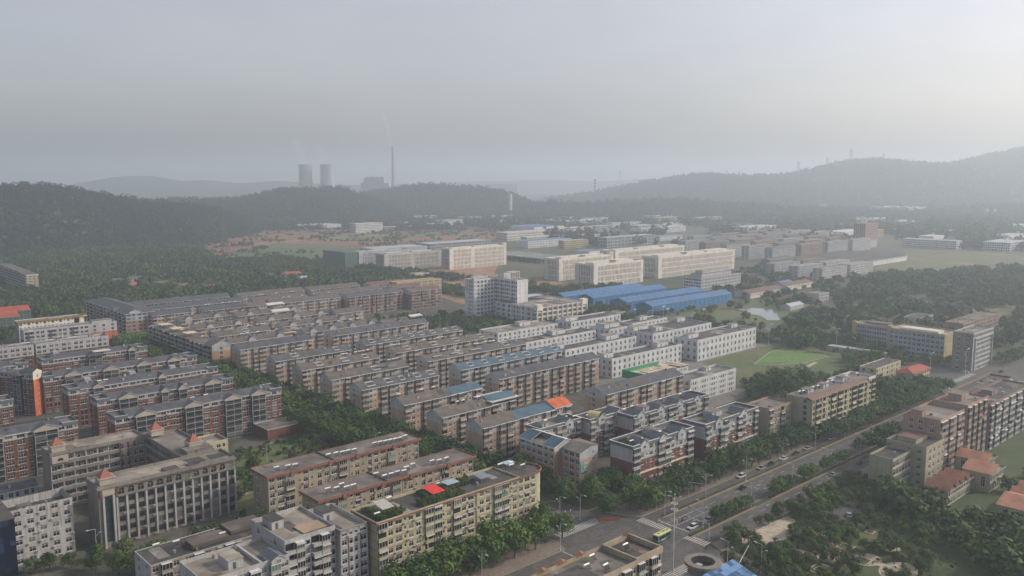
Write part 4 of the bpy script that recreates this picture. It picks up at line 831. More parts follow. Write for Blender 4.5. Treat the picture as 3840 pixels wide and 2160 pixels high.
for x in (26.2, 29.3): o = MB(); o.box(x, x + .4, -.35, -.01, 0, 21.5, 0, 'flrt'); o.build('pilaster', [W_DKB], s.root)
o = MB(); o.box(.5, 6.5, -.5, -.01, 18.6, 21.4, 0); o.build('name_panel', [W_BEIGEG], s.root); p = s.put('window', arch_mesh(2.2, 1.2), (0, 0, 0), 2.4, 19.3, 1, 1, d=-.7)
turret(s, 1.2, 1.8, 5, 22.4); s.wb.at(0,0,0); s.wb.poly([(0, 0, 21.6), (36, 0, 21.6), (36, 0, 22), (0, 0, 22)], 0); s.flat_roof(22, .9, CONCL, W_SCH); s.done()
s = Bld('school_building', 'school side wing whose corridor faces the inner courtyard, two turrets above it', 'school', 122.2, 321, 13.5, 38)
for fl in range(6):
    zb = fl * 3.6; fr = s.frame_of('L')
    s.wb.at(*fr); s.wb.poly([(0, 1.6, zb), (38, 1.6, zb), (38, 1.6, zb + 3.6), (0, 1.6, zb + 3.6)], s.mi(W_SCH))
    o = MB().at(*fr); o.box(0, 38, 0, .18, zb - .35, zb + 1.05, 0); o.box(0, 38, .18, 1.6, zb - .35, zb - .15, 0); o.box(0, 38, -.08, .2, zb + 1.05, zb + 1.15, 1); o.build('corridor_parapet', [W_SCH, W_GREY], s.root)
    for k in range(16): s.put('window', window_mesh(1.5 if k % 3 else 1.0, 1.5 if k % 3 else 2.2, WHITE, GLASS), fr, .7 + k * 2.3, zb + .5, 1, 1, d=1.4)
s.facade('F', '..w..w..', 6, 3.6, [(0, W_SCH)]); s.shell(22, [(0, W_SCH)]); s.wb.at(0,0,0); s.wb.poly([(0, 0, 21.6), (0, 38, 21.6), (0, 38, 22), (0, 0, 22)], 0)
turret(s, 6, 6, 5, 23.0); turret(s, 1, 33, 5, 23.0); s.roof_box(3, 1, 10, 7, 22, 1.8, W_SCH, CONC); s.flat_roof(22, 1.0, CONCL, W_SCH); s.done()

# --- foreground blocks
s = Bld('office_building', 'stained white five-storey building with dark roof at the lower picture corner', 'office building', 62, 313, 19, 12)
s.facade('F', 'wwwww', 6, 3.3, [(0, W_DIRTYW)], u0=0, z0=0, vis=6, ac=.65); s.facade('L', '', 6, 3.3, [(0, W_DIRTYW)], blank=True); s.shell(19.8, [(0, W_DIRTYW)]); s.flat_roof(17, .2, CONCD, W_DIRTYW)
s.wb.at(0, 0, 0); mb = MB()
for q in range(5): mb.box(.6 + q * 3.8, 2.6 + q * 3.8, -.05, -.002, 17.9, 18.15, 0)
mb.build('vent_slot', [DARKF], s.root, kind=None); s.roof_box(3, 3, 4, 3, 17.3, 2, W_DIRTYW); s.done()
s = Bld('glass_building', 'dark blue glass curtain-wall building cut by the picture edge', 'office building', 44, 306, 17.6, 14)
mb = MB(); mb.box(0, 17.6, 0, 14, 0, 19.5, 0, 'fblr'); mb.build('wall', [plain('dark_blue_spandrel', (0.012, 0.016, 0.04), .2)], s.root)
for i in range(10):
    for j in range(11):
        me = UM.get('pane') or MB(); 
        if 'pane' not in UM: me.box(0, 1.66, -.06, -.01, 0, 1.66, 0, 'flrtu'); me = UM['pane'] = me.mesh('pane', [glassm('curtain_glass', (0.008, 0.012, 0.035), (0.02, 0.03, 0.07), .7)])
        inst('pane', me, s.root, (.08 + i * 1.75, 0, .1 + j * 1.75))
s.mats = [DARKF]; mb = MB(); mb.box(-.2, 17.8, -.2, 14, 19.5, 19.9, 0); mb.build('roof', [CONCD], s.root)
tag(s.root)
mb = MB(); mb.box(0, 2.6, -2.6, -1, .3, 17, 0)
s = Bld('building', 'low dark-roofed three-storey building behind the white rooftop terraces', 'building', 87, 257, 41, 14)
s.facade('F', 'wBw.', 4, 3, [(0, W_SAND)], vis=4, ac=.3, awn=.3); s.facade('L', '...w...', 4, 3, [(0, W_GREY)]); s.shell(12, [(0, W_SAND)]); s.flat_roof(12, .25, CONCD, W_GREY)
mb = MB(); mb.box(14, 26, 2, 9, 12.3, 13.6, 0); mb.box(28, 40, 5, 13.5, 12.3, 13.4, 0); mb.build('raised_roof_slab', [roofm('slab_brown', (0.14, 0.115, 0.095), (0.09, 0.08, 0.07))], s.root); s.done()
# white apartment block with roof terraces, nearest the camera
s = Bld('apartment_block', 'white apartment block with walled roof terraces and stair heads, enclosed balconies below, nearest of all', 'apartment block', 89, 222, 26, 17, frame=WHITE)
s.facade('F', 'BwBW', 6, 3, [(0, W_WHT)], vis=6, ac=.35, awn=.35, depth=1.4); s.facade('L', '...w..w....', 6, 3, [(0, W_WHT)]); s.shell(18, [(0, W_WHT)]); s.flat_roof(18, 1.2, CONCL, W_WHT)
s.roof_box(9, 4, 4.5, 7, 18, 2.7, W_WHT, CONCL, name='stair_head'); s.roof_box(17, 0.4, .3, 16, 18, 1.2, W_WHT, W_WHT, door=False, name='terrace_wall')
s.dormer(22, 4.5, 19.2, 1.2, W_WHT, TEALP, body=1.8, depth=6, out=1.2, win='w'); s.done()
s = Bld('apartment_block', 'taller middle part of the white roof-terrace block, two flat stair heads on top', 'apartment block', 115.2, 225, 17.3, 22)
s.facade('F', 'OBW', 7, 3, [(0, W_WHT)], vis=7, ac=.3, awn=.4, depth=1.7); s.facade('L', '....w......', 7, 3, [(0, W_WHT)]); s.shell(21, [(0, W_WHT)]); s.flat_roof(21, 1.1, CONCL, W_WHT)
s.roof_box(2, 12, 4, 6.5, 21, 2.7, W_WHT, CONCD); s.roof_box(8, 3, 8, 6, 21, .25, CONCL, roofm('terrace_tile', (0.42, 0.3, 0.2), (0.3, 0.24, 0.17)), door=False, name='tiled_terrace'); s.done()
s = Bld('apartment_block', 'white end part of the roof-terrace block with blue-tinted window strips and dark red slots', 'apartment block', 132.7, 222.5, 10, 22, glass=GLASSB)
s.facade('F', 'wNNW', 7, 3, [(0, W_WHT)], vis=7, ac=.25, par=W_WHT); s.facade('L', '', 7, 3, [(0, W_WHT)], blank=True); s.shell(21, [(0, W_WHT)]); s.flat_roof(19.6, 1.4, CONCL, W_WHT); s.roof_box(1.2, 12, 4, 6.5, 19.6, 3, W_WHT, CONCD)
mb = MB()
for x in (2.7, 7.2): mb.box(x, x + .35, -.12, -.005, 0, 18.5, 0)
mb.build('red_strip', [W_DKB], s.root); s.done()
# pale yellow seven-storey block
s = Bld('apartment_block', 'large pale yellow seven-storey block with red-brown roof rim and rooftop gardens', 'apartment block', 144, 219, 61, 14)
s.facade('F', 'BwWsww.BBsw', 7, 3, [(0, W_YEL)], vis=7, ac=.3, awn=.45, band=TRIMR, u1=61, par=W_YEL, depth=.7, maxind=420); s.facade('L', '......w.......', 7, 3, [(0, W_YEL)], band=TRIMR); s.shell(21, [(0, W_YEL)]); s.flat_roof(21, .7, CONCD, W_YEL, over=.5)
mb = MB(); mb.box(-.62, 61.5, -.62, -.5, 20.75, 21.35, 0); mb.box(-.62, -.5, -.5, 14.5, 20.75, 21.35, 0); mb.build('roof_rim', [TRIMR], s.root)
mb = MB(); mb.box(29, 44, -.9, -.01, 1.6, 3.5, 0, 'flrtu'); mb.box(52, 61, -.9, -.01, 1.9, 3.7, 0, 'flrtu'); mb.build('shop_canopy', [plain('shop_red_brown', (0.25, 0.07, 0.055))], s.root)
for u in (19.5, 41): o = MB(); o.box(0, .5, -.25, -.005, 0, 21, 0, 'flr'); o.build('drain_pipe', [W_SAND], s.root, (u, 0, 0))
s.done(); YB = s
s = Bld('apartment_block', 'rounded yellow end of the seven-storey block at the street corner', 'apartment block', 205.2, 219, 9, 15)
s.facade('F', 'wWw', 7, 3, [(0, W_YEL)], vis=7, awn=.3, ac=.2, band=TRIMR); s.facade('L', '', 7, 3, [(0, W_YEL)], blank=True); mb = MB(); mb.lathe([(5, 0), (5, 21)], 12, 0, 9, 5, -math.pi / 2, math.pi / 2); mb.lathe([(5.3, 20.6), (5.6, 21), (5.6, 21.7), (5.2, 21.7)], 12, 1, 9, 5, -math.pi / 2, math.pi / 2); mb.poly([(9 + 5 * math.cos(-math.pi / 2 + math.pi * k / 12), 5 + 5 * math.sin(-math.pi / 2 + math.pi * k / 12), 21) for k in range(13)], 2)
mb.build('rounded_corner', [W_YEL, TRIMR, CONCD], s.root)
for fl in range(7):
    for ang in (-60, -20, 20):
        a_ = R(ang); o = inst('window', window_mesh(1.2, 1.5, WHITE, GLASS), s.root, (9 + 5.03 * math.cos(a_) - math.cos(a_ + math.pi / 2) * .6, 5 + 5.03 * math.sin(a_) - math.sin(a_ + math.pi / 2) * .6, fl * 3 + .9), a_ + math.pi / 2)
s.wb.at(0, 0, 0); s.wb.poly([(9, 10, 0), (9, 15, 0), (9, 15, 21), (9, 10, 21)], 0); s.shell(21, [(0, W_YEL)], 'B'); mb = MB(); mb.box(0, 9, 0, 15, 20.8, 21.05, 0); mb.build('roof', [CONCD], s.root)
mb = MB(); mb.box(-.02, 9, -.62, -.5, 20.75, 21.5, 0); mb.build('roof_rim', [TRIMR], s.root); s.done()
# two tan blocks with red-brown rims
for (a, b, lab, W) in ((142, 289, 'farther tan six-storey block with red-brown roof rim and solar water tanks', 12.5), (144, 255, 'nearer tan six-storey block with red-brown roof rim behind the yellow block', 12)):
    s = Bld('apartment_block', lab, 'apartment block', a, b, 70, W); s.facade('F', 'wWs.BDs.', 6, 3, [(0, W_SAND)], vis=6, ac=.3, awn=.12, band=None, par=W_SAND, depth=.6, glass=None) if False else s.facade('F', 'wWB.sws.D', 6, 3, [(0, W_SAND)], vis=6, ac=.3, awn=.12, par=W_SAND, depth=.6)
    s.facade('L', '..w.......' if b > 270 else '...D...s..', 6, 3, [(0, W_SAND)]); s.shell(18, [(0, W_SAND)])
    mb = MB(); mb.box(-.7, 70.7, -.7, W + .7, 18, 18.35, 0); mb.build('roof', [CONC], s.root)
    mb = MB(); mb.box(-.85, 70.85, -1.0, -.7, 17.75, 18.75, 0); mb.box(-.85, -.7, -.7, W + .7, 17.75, 18.75, 0); mb.box(-.85, 70.85, W + .7, W + .85, 18, 18.6, 0); mb.box(70.7, 70.85, -.7, W + .7, 17.75, 18.75, 0)
    for u in (9, 25.5, 38, 56): mb.box(u, u + 1.5, -1.25, -1.0, 17.0, 19.0, 0)
    mb.build('roof_rim', [TRIMR], s.root); o = MB(); o.box(28, 28.5, -.7, W + .7, 18.35, 18.85, 0); o.build('roof_divider', [CONCD], s.root)
    mb = MB()
    for u in (0.1, 8.6, 17, 26.5, 35.5, 46, 55, 64, 69.6): mb.box(u, u + .18, -.16, -.005, 0, 17.7, 0, 'flr')
    mb.build('drain_pipe', [W_GREY], s.root); s.done()
# twin block with green sign
s = Bld('apartment_block', 'pinkish block with two steel blue roof halves, joined to the green sign block', 'apartment block', 247, 241.6, 11, 21)
s.facade('L', 'wwwWww', 6, 3, [(0, W_TAN), (15, W_GREY)], vis=6, ac=.1); s.facade('F', '', 6, 3, [(0, W_PINK), (16, W_GREY)], blank=True); s.shell(18, [(0, W_TAN)])
mb = MB()
for y0, y1, mt in ((-.3, 7, 0), (14, 21.3, 0)):
    mb.poly([(-.6, y0, 17.7), (6.5, y0, 20.4), (6.5, y1, 20.4), (-.6, y1, 17.7)], 0)
    mb.poly([(-.6, y0, 17.55), (6.5, y0, 20.25), (6.5, y0, 20.45), (-.6, y0, 17.8)], 1); mb.poly([(-.6, y1, 17.55), (6.5, y1, 20.25), (6.5, y1, 20.45), (-.6, y1, 17.8)], 1)
mb.poly([(6.5, -.3, 20.4), (11.6, -.3, 18.6), (11.6, 21.3, 18.6), (6.5, 21.3, 20.4)], 1); mb.poly([(0, 7, 18), (6.5, 7, 18), (6.5, 14, 18), (0, 14, 18)], 2); mb.poly([(6.5, 7, 18), (6.5, 14, 18), (6.5, 14, 20.4), (6.5, 7, 20.4)], 2)
mb.box(-.75, -.6, -.3, 21.3, 17.5, 17.8, 1); mb.build('roof', [BLUET, WHITE, CONC], s.root); s.wb.at(0, 0, 0); s.wb.poly([(0, 0, 18), (11, 0, 18), (11, 0, 18.6), (6.5, 0, 20.3)], 1); s.done()
s = Bld('apartment_block', 'narrow pinkish block with a green lettered sign on its end wall near the corner trees', 'apartment block', 251.2, 231, 11, 10.4)
s.facade('L', '.wWw', 6, 2.85, [(0, W_TAN), (13, W_GREY)], vis=6); s.facade('F', '.......s..', 6, 2.85, [(0, W_TAN), (13, W_GREY)], awn=.5); s.shell(17.1, [(0, W_TAN)])
mb = MB(); mb.poly([(-.5, -.4, 17.0), (7, -.4, 19.2), (7, 10.8, 19.2), (-.5, 10.8, 17.0)], 0); mb.poly([(7, -.4, 19.2), (11.5, -.4, 18.6), (11.5, 10.8, 18.6), (7, 10.8, 19.2)], 0); mb.box(-.65, -.5, -.4, 10.8, 16.8, 17.1, 1); mb.build('roof', [CONC, DARKF], s.root)
s.wb.at(0, 0, 0); s.wb.poly([(0, 0, 17.1), (11, 0, 17.1), (11, 0, 18.6), (7, 0, 19.1)], 1); s.done(); TWIN = s

# --- street-front blocks with dark brick below, grey above
def street_block(label, a, b, L, W, floors, h0=3.6, low=W_DKB, hi=W_GREY, nlow=3, vis=6, dorms=(), heads=(), pat='BwswB', **kw):
    s = Bld('apartment_block', label, 'apartment block', a, b, L, W); h = h0 + floors * 3; zc = h0 + nlow * 3
    s.facade('F', 'S', 1, h0, [(0, low)], vis=1); s.facade('F', pat, floors, 3, [(0, low), (zc, hi)], z0=h0, vis=vis, ac=.15, awn=.3, depth=.9, **kw); s.facade('L', '', 1, h, [(0, low), (zc, hi)], blank=True)
    s.shell(h, [(0, low), (zc, hi)]); mb = MB(); mb.box(0, L, 0, W, h - .2, h, 0, 'tu'); mb.build('roof', [CONC], s.root); mb = MB()
    for q in ((-.4, L + .4, -.4, -.1), (-.4, L + .4, W + .1, W + .4), (-.4, -.1, -.1, W + .1), (L + .1, L + .4, -.1, W + .1)): mb.box(*q, h - .3, h + 1.1, 0)
    for q in ((-.5, L + .5, -.5, 0), (-.5, L + .5, W, W + .5), (-.5, 0, 0, W), (L, L + .5, 0, W)): mb.box(*q, h + 1.1, h + 1.22, 1)
    mb.build('parapet', [TEALP, WHITE], s.root)
    for u in dorms: s.dormer(u, 5.5, h + .9, 1.9, hi, TEALP, body=3.4, depth=6.5, out=.75)
    for (x, y, l, w, hh) in heads: s.roof_box(x, y, l, w, h, hh, hi, CONC)
    s.done(); return s
M1 = street_block('brick and grey street block with roof lawn and dark red shop fascia, nearest the crossing', 268, 217, 42, 12, 5, dorms=(7, 20, 33), heads=((20, 6, 6, 5, 2),), pat='BwswsB')
M2 = street_block('brick and grey street block with sun glints in its windows and blue shop signs', 315, 214, 43, 12, 5, h0=4.2, dorms=(10, 30), heads=((14, 6, 8, 5, 2.4),), pat='BwswsB')
street_block('tall narrow-bayed dark red brick block behind the street fronts', 305, 247, 60, 11, 5, h0=3, dorms=(5, 20, 35, 50), heads=((12, 4, 5, 5, 2),), nlow=3)
street_block('dark red brick block with a yellow arched roof light, behind the twin block', 286, 257, 25, 9, 5, h0=3, dorms=(8, 20), nlow=3, heads=())
street_block('grey and brick block with angular dark roof parapets above the twin block', 259, 262, 26, 9, 5, h0=3, dorms=(18,), nlow=3, heads=((4, 3, 4, 4, 1.8),))
mb = MB(); mb.lathe([(3.2, 0), (3.2, 6)], 10, 0, 0, 0, 0, math.pi); o = mb.build('arched_roof_light', [YELR], None); o.rotation_euler = (R(90), 0, PHI + R(20)); o.location = P3(291, 262, 18.2); tag(o, 'yellow curved sheet canopy on the roof of a red brick block', 'canopy')
s = Bld('apartment_block', 'narrow sand coloured block with awnings between the glinting block and the long cream block', 'apartment block', 362, 210, 21, 13)
s.facade('F', 'S', 1, 3.6, [(0, W_SAND)]); s.facade('F', 'BsNw', 5, 3, [(0, W_SAND)], z0=3.6, vis=6, awn=.4, ac=.2, par=W_SAND, depth=.6); s.facade('L', '.....', 1, 18.6, [(0, W_SAND)], blank=True); s.shell(18.6, [(0, W_SAND)]); s.flat_roof(18.6, .8, CONC, W_SAND, cap=TRIMR); s.done()
s = Bld('apartment_block', 'long cream block with maroon tiled roof skirt and white walled roof terrace', 'apartment block', 385, 200, 68, 14, frame=DARKF)
s.facade('F', 'S', 1, 3.6, [(0, W_KHA)]); s.facade('F', 'wBwGswB', 6, 3, [(0, W_YEL)], z0=3.6, vis=7, awn=.3, ac=.15, par=W_YEL, depth=.6); s.facade('L', '..........w...', 6, 3, [(0, W_KHA)], z0=3.6); s.facade('L', '', 1, 3.6, [(0, W_KHA)], blank=True); s.shell(21.6, [(0, W_YEL)])
mb = MB(); mb.poly([(-.6, -.7, 21.2), (60, -.7, 21.2), (60, 3, 22.8), (-.6, 3, 22.8)], 0); mb.poly([(60, -.7, 21.2), (60, 3, 21.2), (60, 3, 22.8)], 0); mb.poly([(-.6, -.7, 21.2), (-.6, 3, 22.8), (-.6, 3, 21.2)], 0); mb.box(0, 68, 3, 14, 21.6, 21.9, 1); mb.box(60, 68.3, -.4, 3, 21.6, 21.9, 1); mb.build('roof', [MAROON, CONC], s.root)
mb = MB()
for q in ((42, 68, 13.7, 14.1), (42, 42.4, 5, 13.7), (67.8, 68.2, -.3, 13.7), (60, 67.8, -.3, .1)): mb.box(*q, 21.9, 23.1, 0)
mb.build('terrace_wall', [WHITE], s.root); s.roof_box(8, 7, 6, 4, 21.9, 2, W_GREY, CONC); s.roof_box(24, 7, 6, 4, 21.9, 2, W_GREY, CONC); s.roof_box(47, 8, 8, 4, 21.9, 1.8, W_GREY, CONC); s.done(); M4 = s
# --- factories between the estate and the wood
FG = 'white tiled factory blocks behind the estate'
def stripes(label, a, b, L, W, floors, fh=6.5, heads=(), group=None, cw=None, wallm=None, roof=None, end=7, mid=()):
    s = Bld('factory_building', label, 'factory', a, b, L, W, group=group, frame=wallm); h = floors * fh; wm_ = wallm; cur = 0
    for u in sorted(mid) + [L - end * .7]:
        x0 = cur + (end if cur == 0 else 6); s.facade('F', '', 1, h, [(0, wm_)], u0=cur, u1=x0, blank=True); s.facade('F', 'q', floors, fh, [(0, wm_)], u0=x0, u1=u); cur = u
    s.facade('F', '', 1, h, [(0, wm_)], u0=cur, u1=L, blank=True)
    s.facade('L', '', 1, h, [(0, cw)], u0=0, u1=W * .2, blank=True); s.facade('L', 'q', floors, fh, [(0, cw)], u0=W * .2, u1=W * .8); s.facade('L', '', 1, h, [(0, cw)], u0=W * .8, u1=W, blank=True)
    s.shell(h, [(0, wm_)]); s.flat_roof(h, 2.0, roof, wm_, t=.5)
    for (x, y, l, w, hh) in heads: s.roof_box(x, y, l, w, h, hh + 1.2, wm_, WROOF, door=False)
    s.done(); return s
def factory(label, a, b, L, W, floors, fh=4.2, pat='.w.', wallm=W_FAC, roof=CONCD, heads=(), left='.w.', name='factory_building', cat='factory', par=1.0, group=FG, cap=None, rot=0, vis=9, z0=0, glass=None, cw=None, **kw):
    s = Bld(name, label, cat, a, b, L, W, group=group, rot=rot, glass=glass); h = floors * fh
    s.facade('F', pat, floors, fh, [(0, wallm)], vis=vis, **kw); s.facade('L', left, floors, fh, [(0, cw or wallm)], vis=vis, **{k: v for k, v in kw.items() if k == 'wscale'}); s.shell(h, [(0, wallm)]); s.flat_roof(h, par, roof, wallm, cap=cap)
    for (x, y, l, w, hh) in heads: s.roof_box(x, y, l, w, h, hh, wallm, CONCL)
    s.done(); return s
factory('three-storey white factory block beside the sports field, sunlit parapet and corner stair head', 500, 348, 76, 21, 3, 4.8, heads=((3, 10, 12, 5, 3), (64, 14, 8, 4, 3)), cap=WHITE, vis=4)
factory('white factory block with partly white roof, behind the one beside the sports field', 499, 387, 75, 28, 3, 4.6, heads=((2, 20, 18, 6, 3), (14, 8, 8, 4, 3), (60, 22, 10, 4, 3)), vis=3)
factory('white factory block with a blue shed on its dark roof, behind the torn beige roof', 416, 355, 75, 14, 3, 4, heads=((0, 7, 9, 5, 3), (55, 6, 12, 6, 3)), cap=WHITE, vis=3)
factory('white factory block with a pipe frame at its end, second from the torn beige roof', 415, 396, 76, 15, 3, 4, heads=((0, 8, 7, 5, 3), (50, 7, 14, 7, 3)), vis=3)
factory('white factory block with dark roof behind the long terraces, two stair heads', 405, 438, 88, 17, 3, 3.6, heads=((50, 10, 14, 6, 3),), vis=3)
factory('white factory block with rounded pale sandy roof end, two gantry posts at its front', 430, 482, 66, 22, 3, 3.4, roof=CONCL, heads=((36, 14, 12, 6, 3),), vis=3)
factory('small white factory block between two dark trees near the tower forecourt', 500, 471, 62, 18, 3, 4, heads=((2, 8, 14, 6, 3),), vis=2)
factory('white factory block with terraced top storey, right of the dark trees', 498, 428, 30, 22, 3, 4, heads=((3, 8, 18, 9, 3),), vis=2)
factory('low white factory block beneath the lamp cluster by the blue sheds', 531, 433, 46, 14, 3, 4, heads=((20, 8, 9, 4, 3),), vis=2)
factory('long white four-storey block with rows of small paired windows beside the dark domed trees', 402, 284, 47, 15, 4, 3.2, pat='sNNs.', roof=CONC, heads=((30, 10, 5, 4, 1.8),), vis=4, name='dormitory_building', cat='dormitory', group=None)
s = Bld('workshop', 'low workshop under a torn patchy beige sheet roof', 'workshop', 404, 318, 43, 15); s.facade('F', 'NN.', 3, 3.3, [(0, W_FAC)]); s.facade('L', '', 1, 9.9, [(0, W_FAC)], blank=True); s.shell(9.9, [(0, W_FAC)])
rr = random.Random(5); cm = [CREAMR, plain('pale_torn_sheet', (0.5, 0.44, 0.33)), CONC]
for i in range(24):
    for j in range(2):
        if rr.random() < .1: continue
        mb = MB(); z = 10.6 + rr.random() * .35; mb.box(0, 1.75, 0, 8 + rr.random(), z, z + .06, 0); mb.build('roof_sheet', [rr.choice(cm[:2] if rr.random() < .85 else cm)], s.root, (-1 + i * 1.85, -.8 + j * 8.2, 0), R(rr.uniform(-2, 2)))
mb = MB(); mb.box(-.5, 43, 0, 15, 10, 10.2, 0); mb.build('roof', [CONCD], s.root); s.done()
# netted fence
s = empty('net_fence', (*P(396, 300), 0), PHI); tag(s, 'green safety net fence standing on a roof terrace beside the blue-grey terrace', 'net fence')
net = plain('green_net', (0.02, 0.28, 0.12), .8)
for k in range(11): mb = MB(); mb.box(0, .1, 0, .1, 0, 13.4, 0); mb.build('post', [STEEL], s, (k * 3.6, 30, 0))
mb = MB(); mb.box(0, 36, 30.1, 30.16, 8.5, 13.2, 0); mb.box(0, .06, 14, 30, 8.5, 13.2, 0); mb.build('net', [net], s)
s = Bld('building', 'low flat podium under the green net, brown roof', 'building', 396.5, 301, 36, 16.5); s.shell(8.3, [(0, W_BRN)], 'FLRB'); s.flat_roof(8.3, .3, CONC, W_BRN); s.done()
# office tower with two wings
s = Bld('office_tower', 'tallest building, white tiled ten-storey tower with sunlit edge and roof frame', 'office tower', 499, 592, 28, 13)
s.facade('F', 's', 10, 3.6, [(0, W_TWR)], u1=3.2); s.facade('F', 'WGWwww', 10, 3.6, [(0, W_TWR)], u0=3.2, vis=10, band=W_TWR); s.facade('L', '..sNN.', 10, 3.6, [(0, W_TWR)], band=W_GREY); s.shell(36, [(0, W_TWR)]); s.flat_roof(36, 1, CONC, W_TWR)
mb = MB(); mb.box(0, 3.2, 0, 4, 36, 38.6, 0); mb.build('corner_pier', [W_TWR], s.root)
def frame3(s, x, y, l, w, z, h, n, nm='roof_frame'):
    mb = MB()
    for k in range(n + 1):
        for yy in (y, y + w): mb.box(x + l * k / n - .2, x + l * k / n + .2, yy - .2, yy + .2, z, z + h, 0)
    for yy in (y, y + w): mb.box(x - .3, x + l + .3, yy - .25, yy + .25, z + h, z + h + .5, 0)
    for k in (0, n): mb.box(x + l * k / n - .25, x + l * k / n + .25, y, y + w, z + h, z + h + .5, 0)
    mb.build(nm, [WHITE], s.root)
frame3(s, 5, 1.5, 13, 8, 36, 2.6, 5); s.done()
s = Bld('office_tower', 'second white tower wing with blank sunlit wall and one small window per floor', 'office tower', 525, 562, 13.5, 30)
s.facade('F', '...s...', 10, 3.6, [(0, W_TWR)], band=W_GREY, vis=10); s.facade('L', 'WwsGww', 10, 3.6, [(0, W_TWR)], vis=10); s.shell(36, [(0, W_TWR)]); s.flat_roof(36, 1, CONC, W_TWR); s.roof_box(2, 20, 8, 8, 36, 6, W_TWR, CONC); frame3(s, 1, 10, 11, 6, 36, 7, 4); s.done()
# columned factory in front of the tower
s = Bld('factory_building', 'big flat-roofed factory with white square pillars and large windows in front of the tower', 'factory', 515, 526, 64, 54)
s.facade('F', 'P', 4, 4, [(0, W_CRM)], vis=4, wscale=1.6); s.facade('L', 'P', 4, 4, [(0, W_FAC)], vis=4, wscale=1.6); s.shell(16, [(0, W_FAC)])  # cream front against greyer left wall and pillars: sun side put into colour
for k in range(11): o = MB(); o.box(-.5, .5, -.6, -.01, 0, 17.2, 0); o.build('pillar', [W_CRM], s.root, (k * 6.4, 0, 0))
for k in range(8): o = MB(); o.box(-.6, -.01, -.5, .5, 0, 17.2, 0); o.build('pillar', [W_FAC], s.root, (0, k * 7.6, 0))
for x in (-.3, 58): o = MB(); o.box(x, x + 6.5, -.8, 4, 14, 19, 0); o.build('corner_block', [W_CRM], s.root)
s.flat_roof(16, .8, CONCL, W_FAC); mb = MB(); mb.box(2, 50, 40, 54, 19, 19.4, 0); mb.box(2, 50, 39.7, 40, 18.4, 19.6, 1); mb.build('upper_roof', [GROOF, DARKF], s.root)
for k in range(11): o = MB(); o.box(0, .9, 0, 10, 16.6, 16.8, 0); o.build('roof_slat', [WROOF if k % 3 else plain('pink_sheet', (0.4, .25, .2))], s.root, (26 + k * 1.5, 22, 0), R(12))
s.done()
# blue sheds
SHG = 'blue sheet-metal sheds beside the wood'
for lab, a, b, L, W in (('blue metal shed nearest the lamp cluster, blue gable wall above the trees', 636, 495, 134, 20), ('second blue metal shed with a brighter blue long wall', 639, 528, 128, 22), ('third blue metal shed with the tallest blue end wall', 636, 569, 120, 19), ('rearmost and narrowest blue metal shed', 622, 596, 127, 16)):
    s = Bld('metal_shed', lab, 'shed', a, b, L, W, group=SHG); s.shell(9, [(0, BLUEWALL)], 'FLRB'); s.gable_roof(9, 3.2, BLUESHED, BLUEWALL, over=.4, fascia=BLUEWALL, gov=.3)
    o = MB(); o.box(W * .3, W * .3 + 5, 0, .1, 0, 5, 0)
    for k in range(int(L / 8)): o = MB(); o.box(0, .3, -.25, -.01, 0, 8.9, 0, 'flr'); o.build('wall_rib', [BLUEWALL], s.root, (k * 8 + 4, 0, 0))
    s.done()
# grey government style block, right of the sheds
s = Bld('office_building', 'grey stepped office block with tiered dark roofs behind the blue sheds', 'office building', 816, 566, 82, 24); s.facade('F', 'ww.', 4, 3.6, [(0, W_GREY)]); s.facade('L', 'W', 4, 3.6, [(0, W_FAC)], band=WHITE); s.shell(14.4, [(0, W_GREY)]); s.flat_roof(14.4, .8, CONCD, W_GREY)
s.roof_box(10, 6, 60, 15, 14.4, 4, W_GREY, CONC, door=False, name='upper_storey'); s.roof_box(16, 9, 48, 10, 18.6, 3, W_GREY, CONCL, door=False, name='upper_storey'); s.done()
# cream pinstripe factories
CG = 'cream factories with pinstripe windows'
k = dict(wallm=W_CRM, roof=CONCL, group=CG, fh=6.5, cw=wall('cream_shade_side', (0.55, 0.53, 0.5), .1))  # left walls take a greyer cream, shade put into the colour
stripes('cream factory with slit windows, west-most of the lit pair beside the red earth', 767, 744, 104, 26, 4, heads=((10, 6, 30, 10, 1.5), (55, 6, 35, 10, 1.5), (96, 0, 8, 5, 3)), **k)
stripes('cream factory with slit windows in front, trees along its foot', 747, 668, 92, 30, 4, heads=((8, 8, 30, 12, 1.5), (50, 8, 32, 12, 1.5), (42, 2, 7, 6, 3)), **k)
stripes('longest cream factory with slit windows, behind the stepped grey block', 880, 676, 175, 28, 4, heads=((10, 8, 50, 12, 1.5), (72, 8, 40, 12, 1.5), (118, 8, 50, 12, 1.5), (64, 2, 8, 6, 3)), **k)
stripes('cream factory hidden to its roofline behind the west lit factory', 905, 770, 160, 28, 4, heads=((10, 8, 40, 12, 1.5), (60, 8, 50, 12, 1.5), (120, 8, 34, 12, 1.5)), **k)
stripes('sunlit cream factory behind the tower with tall lower slits', 748, 940, 108, 18, 5, heads=((8, 5, 30, 8, 1), (50, 5, 40, 8, 1), (102, 0, 6, 5, 3.5)), wallm=W_CRM, roof=CONCL, group=CG, fh=5.6, cw=W_FARG, mid=(40,))  # left walls of this group also painted grey for shade
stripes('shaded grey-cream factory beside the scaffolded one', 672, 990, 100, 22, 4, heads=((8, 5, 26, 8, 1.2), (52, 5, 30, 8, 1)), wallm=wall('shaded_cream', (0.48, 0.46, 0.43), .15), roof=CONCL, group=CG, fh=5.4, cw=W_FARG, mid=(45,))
stripes('grey factory behind the shaded one with a white roof strip', 664, 1042, 90, 20, 4, heads=((20, 5, 34, 8, 1.2),), wallm=W_GREY, roof=CONCL, group=CG, fh=5.4, cw=W_FARG)
